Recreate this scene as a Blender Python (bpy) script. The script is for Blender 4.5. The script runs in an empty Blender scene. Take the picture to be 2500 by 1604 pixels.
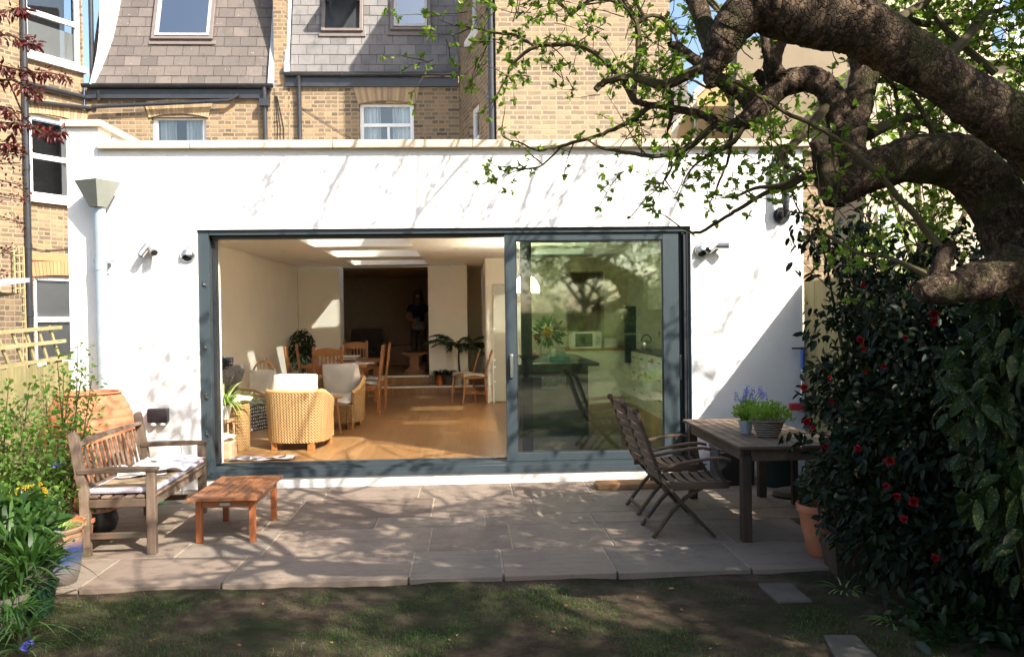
import bpy, math, random
import numpy as np
from mathutils import Vector, Matrix
random.seed(7); RNG = np.random.default_rng(11)
SC = bpy.context.scene
COL = SC.collection
rad = math.radians
# ---------------------------------------------------------------- camera
YAW, PITCH, ROLL = rad(2.83), rad(0.85), rad(0.75)
FPX, PW, PH = 2040.0, 2500.0, 1604.0
CAM = Vector((0, -8.5, 1.70))
cf = Vector((math.sin(YAW)*math.cos(PITCH), math.cos(YAW)*math.cos(PITCH), -math.sin(PITCH)))
cr0 = Vector((math.cos(YAW), -math.sin(YAW), 0)); cu0 = cr0.cross(cf)
cr = cr0*math.cos(ROLL) - cu0*math.sin(ROLL); cu = cu0*math.cos(ROLL) + cr0*math.sin(ROLL)
camd = bpy.data.cameras.new('camera'); camo = bpy.data.objects.new('camera', camd); COL.objects.link(camo)
camo.matrix_world = Matrix(((cr.x, cu.x, -cf.x, CAM.x), (cr.y, cu.y, -cf.y, CAM.y), (cr.z, cu.z, -cf.z, CAM.z), (0, 0, 0, 1)))
camd.sensor_width = 36; camd.lens = 36*FPX/PW; camd.clip_start = 0.05; camd.clip_end = 2000
SC.camera = camo
# ---------------------------------------------------------------- sky, sun, exposure
SUN = Vector((0.93, -1.0, 1.17)).normalized()
elev = math.asin(SUN.z); azi = math.atan2(SUN.x, SUN.y)
w = bpy.data.worlds.new('World'); SC.world = w; w.use_nodes = True
nt = w.node_tree; sky = nt.nodes.new('ShaderNodeTexSky'); sky.sky_type = 'NISHITA'; sky.sun_disc = False
sky.sun_elevation = elev; sky.sun_rotation = azi; sky.air_density = 1.0; sky.dust_density = 2.6; sky.ozone_density = 1.0
bg = nt.nodes['Background']; bg.inputs['Strength'].default_value = 0.085
nt.links.new(sky.outputs[0], bg.inputs['Color'])
sl = bpy.data.lights.new('sun', 'SUN'); sl.energy = 3.3; sl.angle = rad(0.55); sl.color = (1.0, 0.93, 0.82)
so = bpy.data.objects.new('sun', sl); COL.objects.link(so)
so.rotation_euler = (-SUN).to_track_quat('-Z', 'Y').to_euler(); so.location = (6, -10, 12)
SC.view_settings.view_transform = 'Standard'; SC.view_settings.look = 'None'
SC.view_settings.exposure = 1.92; SC.view_settings.gamma = 1.0; SC.view_settings.use_curve_mapping = False
SC.render.engine = 'CYCLES'
cy = SC.cycles; cy.max_bounces = 14; cy.diffuse_bounces = 12; cy.glossy_bounces = 4; cy.transmission_bounces = 6
cy.transparent_max_bounces = 12; cy.use_denoising = True; cy.sample_clamp_indirect = 15.0
cy.caustics_reflective = False; cy.caustics_refractive = False

# ---------------------------------------------------------------- photo ray onto a world plane (used to place things at their real depth)
def AT(px, py, X=None, Y=None, Z=None, plane=None, dist=None):
    d = cf*FPX + cr*(px-PW/2) - cu*(py-PH/2)
    if dist is not None: return CAM + d*(dist/FPX)
    if plane is not None:
        p0, n = plane; t = (Vector(p0)-CAM).dot(n)/d.dot(n)
    elif Y is not None: t = (Y-CAM.y)/d.y
    elif Z is not None: t = (Z-CAM.z)/d.z
    else: t = (X-CAM.x)/d.x
    return CAM + d*t

# ---------------------------------------------------------------- objects
def tag(o, label=None, cat=None, group=None, kind=None):
    if label: o['label'] = label
    if cat: o['category'] = cat
    if group: o['group'] = group
    if kind: o['kind'] = kind
    return o
def thing(name, label, cat, loc=(0, 0, 0), rz=0.0, group=None):
    o = bpy.data.objects.new(name, None); COL.objects.link(o); o.empty_display_size = 0.1
    o.location = loc; o.rotation_euler = (0, 0, rz)
    return tag(o, label, cat, group)
def copy_thing(r, loc, rz, label, group=None):
    def cp(o, par):
        c = o.copy(); COL.objects.link(c)
        if par is not None: c.parent = par
        for ch in list(o.children): cp(ch, c)
        return c
    n = cp(r, None); n.location = loc; n.rotation_euler = (0, 0, rz); n['label'] = label
    if group: n['group'] = group
    return n
def base_of(o):
    p = Vector((0, 0, 0))
    while o is not None: p += Vector(o.location); o = o.parent
    return p

class MB:
    """collects faces; build() links them as one mesh object"""
    def __init__(s): s.v = []; s.f = []; s.t = []; s.tint = 0.5
    def add(s, vs, fs):
        k = len(s.v); s.v += [tuple(v) for v in vs]
        for f in fs: s.f.append(tuple(i+k for i in f)); s.t.append(s.tint)
        return s
    def box(s, x0, x1, y0, y1, z0, z1):
        return s.add([(x0,y0,z0),(x1,y0,z0),(x1,y1,z0),(x0,y1,z0),(x0,y0,z1),(x1,y0,z1),(x1,y1,z1),(x0,y1,z1)],
                     [(0,3,2,1),(4,5,6,7),(0,1,5,4),(1,2,6,5),(2,3,7,6),(3,0,4,7)])
    def cbox(s, c, size, rot=None):
        h = Vector(size)/2; c = Vector(c); R = rot if rot is not None else Matrix.Identity(3)
        vs = [c + R @ Vector((sx*h.x, sy*h.y, sz*h.z)) for sz in (-1, 1) for sx, sy in ((-1,-1),(1,-1),(1,1),(-1,1))]
        return s.add(vs, [(0,3,2,1),(4,5,6,7),(0,1,5,4),(1,2,6,5),(2,3,7,6),(3,0,4,7)])
    def bar(s, p0, p1, w, h, up=(0, 0, 1)):
        p0, p1 = Vector(p0), Vector(p1); d = (p1-p0); L = d.length; d.normalize()
        sd = d.cross(Vector(up));
        if sd.length < 1e-4: sd = d.cross(Vector((0, 1, 0)))
        sd.normalize(); u = sd.cross(d)
        return s.cbox((p0+p1)/2, (L, w, h), Matrix((d, sd, u)).transposed())
    def tube(s, pts, rs, n=8, cap=True, closed=False):
        pts = [Vector(p) for p in pts]; m = len(pts)
        if not hasattr(rs, '__len__'): rs = [rs]*m
        k = len(s.v); ref = None
        for i, p in enumerate(pts):
            if closed: t = pts[(i+1) % m]-pts[i-1]
            else: t = pts[min(i+1, m-1)]-pts[max(i-1, 0)]
            if t.length < 1e-9: t = Vector((0, 0, 1))
            t.normalize()
            if ref is None:
                ref = t.orthogonal().normalized()
            ref = (ref - t*ref.dot(t));
            if ref.length < 1e-6: ref = t.orthogonal()
            ref.normalize(); b = t.cross(ref)
            for j in range(n):
                a = 2*math.pi*j/n
                s.v.append(tuple(p + (ref*math.cos(a)+b*math.sin(a))*rs[i]))
        rng = m if closed else m-1
        for i in range(rng):
            i2 = (i+1) % m
            for j in range(n):
                j2 = (j+1) % n
                s.f.append((k+i*n+j, k+i*n+j2, k+i2*n+j2, k+i2*n+j)); s.t.append(s.tint)
        if cap and not closed:
            s.f.append(tuple(k+j for j in range(n))[::-1]); s.t.append(s.tint)
            s.f.append(tuple(k+(m-1)*n+j for j in range(n))); s.t.append(s.tint)
        return s
    def lathe(s, prof, c=(0, 0, 0), n=32, sx=1, sy=1, capb=True, capt=False):
        k = len(s.v); m = len(prof)
        for r, z in prof:
            for j in range(n):
                a = 2*math.pi*j/n; s.v.append((c[0]+r*sx*math.cos(a), c[1]+r*sy*math.sin(a), c[2]+z))
        for i in range(m-1):
            for j in range(n):
                j2 = (j+1) % n
                s.f.append((k+i*n+j, k+i*n+j2, k+(i+1)*n+j2, k+(i+1)*n+j)); s.t.append(s.tint)
        if capb: s.f.append(tuple(k+j for j in range(n))[::-1]); s.t.append(s.tint)
        if capt: s.f.append(tuple(k+(m-1)*n+j for j in range(n))); s.t.append(s.tint)
        return s
    def prism(s, poly, a, b, axis='y'):
        """poly: 2D outline; extruded from a to b along axis"""
        n = len(poly)
        def mk(u, w, t):
            return {'y': (u, t, w), 'x': (t, u, w), 'z': (u, w, t)}[axis]
        vs = [mk(u, w, a) for u, w in poly]+[mk(u, w, b) for u, w in poly]
        fs = [tuple(range(n)), tuple(range(2*n-1, n-1, -1))]+[(i, i+n, (i+1) % n+n, (i+1) % n) for i in range(n)]
        return s.add(vs, fs)
    def cushion(s, c, size, rot=None, n=10, p=0.42, dz=0.0):
        """pillow shape: thick middle, thin rim"""
        c = Vector(c); R = rot if rot is not None else Matrix.Identity(3); w, d, h = size; k = len(s.v)
        def prof(u, v):
            e = max(0.0, (1-abs(u)**2.6)*(1-abs(v)**2.6)); return e**p
        for sg in (1, -1):
            for i in range(n+1):
                for j in range(n+1):
                    u = -1+2*i/n; v = -1+2*j/n
                    q = 1-0.05*(u*u*v*v)
                    z = sg*prof(u, v)*h/2 + 0.012*math.sin(5*u+3*v+dz)
                    s.v.append(tuple(c + R @ Vector((u*w/2*q, v*d/2*q, z))))
        m = n+1
        for sg in (0, 1):
            o = k+sg*m*m
            for i in range(n):
                for j in range(n):
                    f = (o+i*m+j, o+(i+1)*m+j, o+(i+1)*m+j+1, o+i*m+j+1)
                    s.f.append(f if sg == 0 else f[::-1]); s.t.append(s.tint)
        return s
    def build(s, name, mat, parent=None, world=False, smooth=False, bevel=0, angle=40, seg=2):
        me = bpy.data.meshes.new(name)
        vs = s.v
        if world and parent is not None:
            b = base_of(parent); vs = [(x-b.x, y-b.y, z-b.z) for x, y, z in vs]
        me.from_pydata(vs, [], s.f); me.update()
        at = me.attributes.new('tint', 'FLOAT', 'FACE')
        at.data.foreach_set('value', np.array(s.t, dtype=np.float32))
        if smooth:
            me.polygons.foreach_set('use_smooth', [True]*len(me.polygons))
            try: me.set_sharp_from_angle(angle=rad(angle))
            except Exception: pass
        if isinstance(mat, (list, tuple)):
            for m_ in mat: me.materials.append(m_)
        else: me.materials.append(mat)
        o = bpy.data.objects.new(name, me); COL.objects.link(o)
        if parent is not None: o.parent = parent
        if bevel:
            md = o.modifiers.new('bevel', 'BEVEL'); md.width = bevel; md.segments = seg; md.limit_method = 'ANGLE'; md.angle_limit = rad(35)
        return o

def np_mesh(name, V, Fq, mat, parent=None, tint=None, world=False, smooth=False, nside=4):
    """fast mesh from arrays; Fq: (n, nside)"""
    V = np.asarray(V, dtype=np.float32)
    if world and parent is not None:
        b = base_of(parent); V = V-np.array(b, dtype=np.float32)
    me = bpy.data.meshes.new(name); nf = len(Fq)
    me.vertices.add(len(V)); me.vertices.foreach_set('co', V.ravel())
    me.loops.add(nf*nside); me.loops.foreach_set('vertex_index', np.asarray(Fq, dtype=np.int32).ravel())
    me.polygons.add(nf); me.polygons.foreach_set('loop_start', np.arange(nf, dtype=np.int32)*nside)
    try: me.polygons.foreach_set('loop_total', np.full(nf, nside, dtype=np.int32))
    except Exception: pass
    me.update(calc_edges=True); me.validate()
    at = me.attributes.new('tint', 'FLOAT', 'FACE')
    if tint is None: tint = RNG.random(nf)
    if len(at.data) == nf: at.data.foreach_set('value', np.asarray(tint, dtype=np.float32))
    if smooth: me.polygons.foreach_set('use_smooth', np.ones(nf, dtype=bool))
    me.materials.append(mat)
    o = bpy.data.objects.new(name, me); COL.objects.link(o)
    if parent is not None: o.parent = parent
    return o
def norm(a): return a/np.maximum(np.linalg.norm(a, axis=1, keepdims=True), 1e-9)
def leaves(name, P, D, L, mat, parent=None, wr=0.5, fold=0.25, droop=0.0, up=None, upj=0.6, world=True, shape='oval'):
    """P base points, D directions, L lengths -> folded pointed leaves"""
    P = np.asarray(P, float); D = norm(np.asarray(D, float)); n = len(P)
    L = np.broadcast_to(np.asarray(L, float), (n,))[:, None]
    U = np.tile(np.array([0, 0, 1.0]), (n, 1)) if up is None else np.asarray(up, float)
    U = U + RNG.normal(0, upj, (n, 3)); S = norm(np.cross(D, U)); U = norm(np.cross(S, D))
    W = L*wr
    if shape == 'oval':  ss = [(0, 0), (.28, .42), (.68, .40), (1, 0), (.68, -.40), (.28, -.42)]
    elif shape == 'heart': ss = [(0, 0), (.15, .5), (.6, .45), (1, 0), (.6, -.45), (.15, -.5)]
    else: ss = [(0, 0), (.35, .34), (.75, .22), (1, 0), (.75, -.22), (.35, -.34)]
    V = np.zeros((n, 6, 3))
    for i, (a, b) in enumerate(ss):
        V[:, i] = P + D*L*a + S*W*b + U*(abs(b)*fold*W - droop*L*a*a)
    k = np.arange(n)[:, None]*6
    F = np.concatenate([k+np.array([[0, 1, 2, 3]]), k+np.array([[0, 3, 4, 5]])], axis=1).reshape(-1, 4)
    t = np.repeat(RNG.random(n), 2)
    return np_mesh(name, V.reshape(-1, 3), F, mat, parent, t, world)
def blades(name, P, D, L, W, mat, parent=None, seg=4, droop=0.5, world=True, curl=0.0):
    """strap leaves / grass: ribbons that bend over"""
    P = np.asarray(P, float); D = norm(np.asarray(D, float)); n = len(P)
    L = np.broadcast_to(np.asarray(L, float), (n,))[:, None]; W = np.broadcast_to(np.asarray(W, float), (n,))[:, None]
    H = D.copy(); H[:, 2] = 0; H = norm(H+1e-6); S = norm(np.cross(D, np.tile([0, 0, 1.0], (n, 1)))+1e-6)
    dr = np.broadcast_to(np.asarray(droop, float), (n,))[:, None]
    V = np.zeros((n, seg+1, 2, 3))
    for i in range(seg+1):
        a = i/seg
        c = P + D*L*a*(1-.15*a*dr) + H*L*dr*a*a*.35 - np.array([0, 0, 1.0])*L*dr*a**2.2*.6
        ww = W*(1-a**2.5)*(.6+.4*min(1, a*4))*.5
        V[:, i, 0] = c-S*ww; V[:, i, 1] = c+S*ww
    idx = []
    for i in range(seg): idx.append([2*i, 2*i+1, 2*i+3, 2*i+2])
    F = (np.arange(n)[:, None, None]*(2*(seg+1))+np.array(idx)[None]).reshape(-1, 4)
    return np_mesh(name, V.reshape(-1, 3), F, mat, parent, np.repeat(RNG.random(n), seg), world)
def rdir(n, zmin=-1.0, zmax=1.0):
    z = RNG.uniform(zmin, zmax, n); a = RNG.uniform(0, 2*math.pi, n); r = np.sqrt(np.maximum(0, 1-z*z))
    return np.stack([r*np.cos(a), r*np.sin(a), z], 1)
def grid_wall(mb, x0, x1, z0, z1, y0, y1, holes=()):
    """wall slab in XZ between y0 and y1 with rectangular holes (x0,x1,z0,z1), closed reveals"""
    xs = sorted({x0, x1, *[h[0] for h in holes], *[h[1] for h in holes]}); zs = sorted({z0, z1, *[h[2] for h in holes], *[h[3] for h in holes]})
    xs = [x for x in xs if x0 <= x <= x1]; zs = [z for z in zs if z0 <= z <= z1]
    def solid(i, j):
        if i < 0 or j < 0 or i >= len(xs)-1 or j >= len(zs)-1: return False
        cx, cz = (xs[i]+xs[i+1])/2, (zs[j]+zs[j+1])/2
        return not any(h[0] < cx < h[1] and h[2] < cz < h[3] for h in holes)
    for i in range(len(xs)-1):
        for j in range(len(zs)-1):
            if not solid(i, j): continue
            a, b, c, d = xs[i], xs[i+1], zs[j], zs[j+1]
            mb.add([(a,y0,c),(b,y0,c),(b,y0,d),(a,y0,d)], [(0,1,2,3)])
            mb.add([(a,y1,c),(b,y1,c),(b,y1,d),(a,y1,d)], [(3,2,1,0)])
            if not solid(i-1, j): mb.add([(a,y0,c),(a,y1,c),(a,y1,d),(a,y0,d)], [(3,2,1,0)])
            if not solid(i+1, j): mb.add([(b,y0,c),(b,y1,c),(b,y1,d),(b,y0,d)], [(0,1,2,3)])
            if not solid(i, j-1): mb.add([(a,y0,c),(b,y0,c),(b,y1,c),(a,y1,c)], [(3,2,1,0)])
            if not solid(i, j+1): mb.add([(a,y0,d),(b,y0,d),(b,y1,d),(a,y1,d)], [(0,1,2,3)])
    return mb
# ---------------------------------------------------------------- materials
class NM:
    def __init__(s, name, rough=0.6, base=(.5, .5, .5), metal=0.0, spec=0.5):
        s.m = bpy.data.materials.new(name); s.m.use_nodes = True; s.nt = s.m.node_tree
        s.b = s.nt.nodes['Principled BSDF']; s.out = s.nt.nodes['Material Output']
        s.b.inputs['Base Color'].default_value = (*base, 1); s.b.inputs['Roughness'].default_value = rough
        s.b.inputs['Metallic'].default_value = metal; s.b.inputs['Specular IOR Level'].default_value = spec
    def n(s, t, **kw):
        nd = s.nt.nodes.new('ShaderNode'+t)
        for k, v in kw.items():
            if k.startswith('_'): setattr(nd, k[1:], v)
        for k, v in kw.items():
            if not k.startswith('_'):
                key = int(k[1:]) if (k[0] == 'i' and k[1:].isdigit()) else k.replace('__', ' ')
                if isinstance(v, bpy.types.NodeSocket): s.nt.links.new(v, nd.inputs[key])
                else: nd.inputs[key].default_value = v
        return nd
    def l(s, a, b): s.nt.links.new(a, b)
    def obj(s): return s.n('TexCoord').outputs['Object']
    def noise(s, vec, scale, detail=4, rough=.55, dist=0):
        nd = s.n('TexNoise', Scale=float(scale), Detail=float(detail), Roughness=float(rough), Distortion=float(dist)); s.l(vec, nd.inputs['Vector']); return nd.outputs['Fac']
    def ramp(s, fac, stops, interp='LINEAR'):
        nd = s.n('ValToRGB'); s.l(fac, nd.inputs[0]); r = nd.color_ramp; r.interpolation = interp
        while len(r.elements) < len(stops): r.elements.new(0.5)
        for e, (p, c) in zip(r.elements, stops):
            e.position = p; e.color = (*c, 1) if hasattr(c, '__len__') else (c, c, c, 1)
        return nd.outputs['Color']
    def mix(s, a, b, fac, mode='MIX'):
        nd = s.nt.nodes.new('ShaderNodeMix'); nd.data_type = 'RGBA'; nd.blend_type = mode
        for sock, v in ((nd.inputs[0], fac), (nd.inputs[6], a), (nd.inputs[7], b)):
            if isinstance(v, bpy.types.NodeSocket): s.l(v, sock)
            elif hasattr(v, '__len__'): sock.default_value = (*v, 1)
            else: sock.default_value = v
        return nd.outputs[2]
    def math(s, op, a, b=None):
        nd = s.nt.nodes.new('ShaderNodeMath'); nd.operation = op
        for i, v in enumerate((a, b)):
            if v is None: continue
            if isinstance(v, bpy.types.NodeSocket): s.l(v, nd.inputs[i])
            else: nd.inputs[i].default_value = v
        return nd.outputs[0]
    def mapv(s, vec, scale=(1, 1, 1), rot=(0, 0, 0), loc=(0, 0, 0)):
        nd = s.n('Mapping', Scale=scale, Rotation=rot, Location=loc); s.l(vec, nd.inputs['Vector']); return nd.outputs[0]
    def tint(s):
        nd = s.n('Attribute'); nd.attribute_name = 'tint'; return nd.outputs['Fac']
    def base(s, c): s.l(c, s.b.inputs['Base Color']); return s
    def rough(s, c): s.l(c, s.b.inputs['Roughness']); return s
    def bump(s, h, strength=.3, dist=.01):
        nd = s.n('Bump', Strength=strength, Distance=dist); s.l(h, nd.inputs['Height']); s.l(nd.outputs[0], s.b.inputs['Normal']); return s
    def translucent(s, col, fac=.35):
        t = s.n('BsdfTranslucent')
        if isinstance(col, bpy.types.NodeSocket): s.l(col, t.inputs[0])
        else: t.inputs[0].default_value = (*col, 1)
        mx = s.n('MixShader'); mx.inputs[0].default_value = fac
        s.l(s.b.outputs[0], mx.inputs[1]); s.l(t.outputs[0], mx.inputs[2]); s.l(mx.outputs[0], s.out.inputs[0]); return s

def m_plain(name, c, rough=.5, metal=0, var=.12, scale=6, bump=0.0, spec=.5):
    k = NM(name, rough, c, metal, spec); o = k.obj(); f = k.noise(o, scale, 5)
    k.base(k.mix(tuple(x*(1-var) for x in c), tuple(min(1, x*(1+var)) for x in c), k.ramp(f, [(.3, 0), (.7, 1)])))
    if bump: k.bump(k.noise(o, scale*12, 4), bump, .004)
    return k.m
def m_brick(name, stops, mortar, axis='x', bw=.225, bh=.075, ms=.012):
    k = NM(name, .9, spec=.2); o = k.obj(); sep = k.n('SeparateXYZ'); k.l(o, sep.inputs[0])
    nz = k.noise(o, 9, 3); wob = k.math('MULTIPLY', k.math('SUBTRACT', nz, .5), .035)
    cb = k.n('CombineXYZ'); k.l(k.math('ADD', sep.outputs[0 if axis == 'x' else 1], wob), cb.inputs[0]); k.l(k.math('ADD', sep.outputs[2], wob), cb.inputs[1])
    br = k.n('TexBrick', Scale=1.0, Mortar__Size=ms, Mortar__Smooth=.25, Bias=0.0, Brick__Width=bw, Row__Height=bh)
    br.offset = .5; br.squash = .55; br.squash_frequency = 2; br.inputs['Color1'].default_value = (0, 0, 0, 1); br.inputs['Color2'].default_value = (1, 1, 1, 1)
    br.inputs['Mortar'].default_value = (.5, .5, .5, 1); k.l(cb.outputs[0], br.inputs['Vector'])
    col = k.ramp(br.outputs['Color'], stops, 'LINEAR')
    pat = k.noise(o, 2.2, 4); col = k.mix(col, (.12, .092, .068), k.ramp(pat, [(.45, 0), (.7, .6)]))
    col = k.mix(col, (.06, .05, .045), k.ramp(k.noise(o, 45, 3), [(.62, 0), (.8, .55)]))
    mo = k.mix(mortar, tuple(x*.75 for x in mortar), k.noise(o, 30, 3))
    k.base(k.mix(col, mo, br.outputs['Fac']))
    h = k.math('ADD', k.math('MULTIPLY', br.outputs['Fac'], -.8), k.math('MULTIPLY', k.noise(o, 60, 4), .5))
    k.bump(h, .6, .012); return k.m
def m_tile(name, stops, patch, lichen=.5):
    k = NM(name, .75, spec=.3); o = k.obj(); c = k.ramp(k.tint(), stops)
    c = k.mix(c, patch, k.ramp(k.noise(o, 3.5, 5), [(.5, 0), (.72, .7)]))
    c = k.mix(c, (.55, .5, .42), k.math('MULTIPLY', k.ramp(k.noise(o, 38, 2, .4), [(.72, 0), (.76, 1)]), lichen))
    c = k.mix(c, (.05, .045, .04), k.ramp(k.noise(k.mapv(o, (9, 9, 1.6)), 2, 4), [(.55, 0), (.8, .45)]))
    k.base(c); k.bump(k.noise(o, 50, 4), .3, .006); return k.m
def m_wood(name, c1, c2, axis='y', rough=.6, scale=1.0, stain=None, bump=.25, spec=.4, gloss=0):
    k = NM(name, rough, spec=spec); o = k.obj()
    sc = {'x': (1.2, 14, 14), 'y': (14, 1.2, 14), 'z': (14, 14, 1.2)}[axis]
    v = k.mapv(o, tuple(q*scale for q in sc)); f = k.noise(v, 1.6, 6, .6, .6); g = k.noise(v, 6, 4, .6)
    c = k.mix(c1, c2, k.ramp(f, [(.32, 0), (.68, 1)])); c = k.mix(c, tuple(q*.55 for q in c1), k.ramp(g, [(.5, 0), (.75, .5)]))
    c = k.mix(c, tuple(min(1, q*1.25) for q in c2), k.math('MULTIPLY', k.tint(), .45))
    if stain: c = k.mix(c, stain, k.ramp(k.noise(o, 4.5, 5), [(.48, 0), (.7, .75)]))
    k.base(c); k.bump(g, bump, .003)
    if gloss: k.b.inputs['Coat Weight'].default_value = gloss; k.b.inputs['Coat Roughness'].default_value = .25
    return k.m
def m_leaf(name, stops, rough=.45, trans=(.25, .4, .05), tf=.35, spec=.4, spots=None):
    k = NM(name, rough, spec=spec); c = k.ramp(k.tint(), stops)
    if spots: c = k.mix(c, spots, k.ramp(k.noise(k.obj(), 95, 2, .5), [(.60, 0), (.64, .9)]))
    k.base(c); k.translucent(k.mix(c, trans, .6), tf); return k.m

M = {}
k = NM('white_render', .85, spec=.2); o = k.obj()
c = k.mix((.76, .745, .72), (.71, .695, .67), k.ramp(k.noise(o, 1.1, 6), [(.4, 0), (.7, 1)]))
c = k.mix(c, (.62, .60, .56), k.ramp(k.noise(k.mapv(o, (1, 1, .35)), 2.6, 6), [(.62, 0), (.85, .35)]))
c = k.mix(c, (.50, .47, .42), k.ramp(k.noise(k.mapv(o, (5, 5, .5)), 3, 5), [(.62, 0), (.9, .35)])); k.base(c); k.bump(k.math('ADD', k.noise(o, 55, 5), k.math('MULTIPLY', k.noise(o, 3.5, 3), 2.5)), .45, .008); M['render'] = k.m
k = NM('roughcast', .95, spec=.1); o = k.obj(); k.base(k.mix((.5, .48, .45), (.3, .28, .26), k.noise(o, 14, 6))); k.bump(k.noise(o, 30, 5), .8, .02); M['roughcast'] = k.m
M['coping'] = m_plain('coping_stone', (.56, .46, .34), .85, var=.14, scale=3, bump=.3, spec=.2)
M['plinth'] = m_plain('plinth_paint', (.72, .70, .66), .8, var=.15, scale=8, bump=.4, spec=.2)
M['frame'] = m_plain('anthracite_frame', (.036, .050, .058), .42, var=.05, spec=.5)
M['frame_dark'] = m_plain('anthracite_shadow_gasket', (.02, .022, .025), .45, var=.05)
M['black_plastic'] = m_plain('black_plastic', (.018, .018, .02), .35, var=.1)
M['black_gutter'] = m_plain('black_gutter', (.03, .032, .037), .3, var=.2)
M['steel'] = m_plain('brushed_steel', (.62, .61, .59), .28, 1.0, var=.08, scale=20)
M['zinc'] = m_plain('galvanised_zinc', (.36, .42, .46), .42, .35, var=.14, scale=5, bump=.05)
M['hopper'] = m_plain('hopper_zinc', (.27, .28, .24), .5, .2, var=.1, scale=4)
M['upvc'] = m_plain('white_window_paint', (.84, .84, .83), .4, var=.03)
M['int_wall'] = m_plain('cream_wall_paint', (.93, .885, .78), .9, var=.03, scale=1.5, spec=.15)
M['int_ceil'] = m_plain('ceiling_paint', (.94, .92, .87), .9, var=.02, spec=.15)
M['well'] = m_plain('skylight_well_paint', (.92, .91, .89), .9, var=.02, spec=.1)
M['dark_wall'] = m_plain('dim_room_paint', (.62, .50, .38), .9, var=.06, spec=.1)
M['kit_wall'] = m_plain('kitchen_wall_paint', (.66, .63, .48), .85, var=.03, spec=.2)
M['kit_unit'] = m_plain('kitchen_unit_paint', (.64, .65, .55), .45, var=.04)
M['worktop'] = m_plain('dark_worktop', (.05, .055, .055), .25, var=.3, scale=30)
M['green_unit'] = m_plain('dark_green_unit', (.035, .06, .045), .4, var=.1)
k = NM('oak_floor', .32, spec=.5); o = k.obj()
br = k.n('TexBrick', Scale=1.0, Mortar__Size=.0022, Mortar__Smooth=.1, Brick__Width=.13, Row__Height=1.15); br.offset = .37
br.inputs['Color1'].default_value = (0, 0, 0, 1); br.inputs['Color2'].default_value = (1, 1, 1, 1); br.inputs['Mortar'].default_value = (.5, .5, .5, 1)
k.l(o, br.inputs['Vector']); f = k.noise(k.mapv(o, (22, 1.6, 1)), 1.3, 6, .62, .5)
c = k.mix(k.ramp(br.outputs['Color'], [(0, (.26, .135, .05)), (.5, (.31, .17, .067)), (1, (.36, .205, .085))]), (.19, .09, .032), k.ramp(f, [(.42, 0), (.72, .7)]))
k.base(k.mix(c, (.07, .035, .015), k.math('MULTIPLY', br.outputs['Fac'], .55))); k.bump(f, .08, .002); M['floor'] = k.m
M['nosing'] = m_plain('white_step_nosing', (.80, .76, .68), .5, var=.03)
# glass: see-through with a real fresnel reflection
def m_glass(name, tintc, refl=1.0, minr=.05, rough=0.0):
    m = bpy.data.materials.new(name); m.use_nodes = True; nt = m.node_tree; nt.nodes.clear()
    out = nt.nodes.new('ShaderNodeOutputMaterial'); tr = nt.nodes.new('ShaderNodeBsdfTransparent'); gl = nt.nodes.new('ShaderNodeBsdfGlossy')
    tr.inputs[0].default_value = (*tintc, 1); gl.inputs['Roughness'].default_value = rough; gl.inputs[0].default_value = (.95, 1, .97, 1)
    fr = nt.nodes.new('ShaderNodeFresnel'); fr.inputs[0].default_value = 1.5
    ma = nt.nodes.new('ShaderNodeMath'); ma.operation = 'MULTIPLY_ADD'; ma.inputs[1].default_value = refl; ma.inputs[2].default_value = minr; ma.use_clamp = True
    nt.links.new(fr.outputs[0], ma.inputs[0]); mx = nt.nodes.new('ShaderNodeMixShader'); nt.links.new(ma.outputs[0], mx.inputs[0])
    nt.links.new(tr.outputs[0], mx.inputs[1]); nt.links.new(gl.outputs[0], mx.inputs[2]); nt.links.new(mx.outputs[0], out.inputs[0]); return m
M['glass_door'] = m_glass('solar_green_glass', (.70, .82, .70), 1.7, .20, .035)
M['glass_sky'] = m_glass('rooflight_glass', (.93, .96, .95), .6, .01)
M['glass_win'] = m_glass('window_glass', (.90, .94, .96), 1.5, .08)
M['glass_vel'] = m_glass('roof_window_glass', (.30, .34, .38), 2.5, .30)
k = NM('curtain_fabric', .9, (.80, .82, .80), spec=.1); wv = k.n('TexWave', Scale=4.5, Distortion=1.5, Detail=2.0); wv.bands_direction = 'X'; k.l(k.obj(), wv.inputs['Vector'])
k.base(k.mix((.62, .66, .66), (.88, .88, .84), wv.outputs['Fac'])); k.bump(wv.outputs['Fac'], .8, .03); M['curtain'] = k.m
M['blind'] = m_plain('white_blind', (.86, .86, .83), .8, var=.03)
M['dark_room'] = m_plain('dim_window_backing', (.05, .055, .06), .8)  # dark sheets behind the panes; the dimness of unlit rooms is in the colour
BR = [(.0, (0.098, 0.074, 0.056)), (.25, (0.221, 0.156, 0.098)), (.45, (0.156, 0.115, 0.082)), (.62, (0.295, 0.201, 0.115)), (.8, (0.238, 0.172, 0.115)), (.95, (0.344, 0.238, 0.135)), (1, (0.328, 0.172, 0.082))]
BRL = [(.0, (0.148, 0.112, 0.087)), (.3, (0.237, 0.178, 0.118)), (.55, (0.185, 0.141, 0.104)), (.8, (0.289, 0.215, 0.141)), (1, (0.318, 0.222, 0.126))]
M['brick'] = m_brick('stock_brick', BR, (.34, .265, .17), 'x', .235, .078, .013)
M['brick_y'] = m_brick('stock_brick_side', BR, (.36, .30, .21), 'y', .235, .078, .012)
M['brick_light'] = m_brick('pale_stock_brick', BRL, (.345, .265, .17), 'x', .23, .078, .014)
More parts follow.
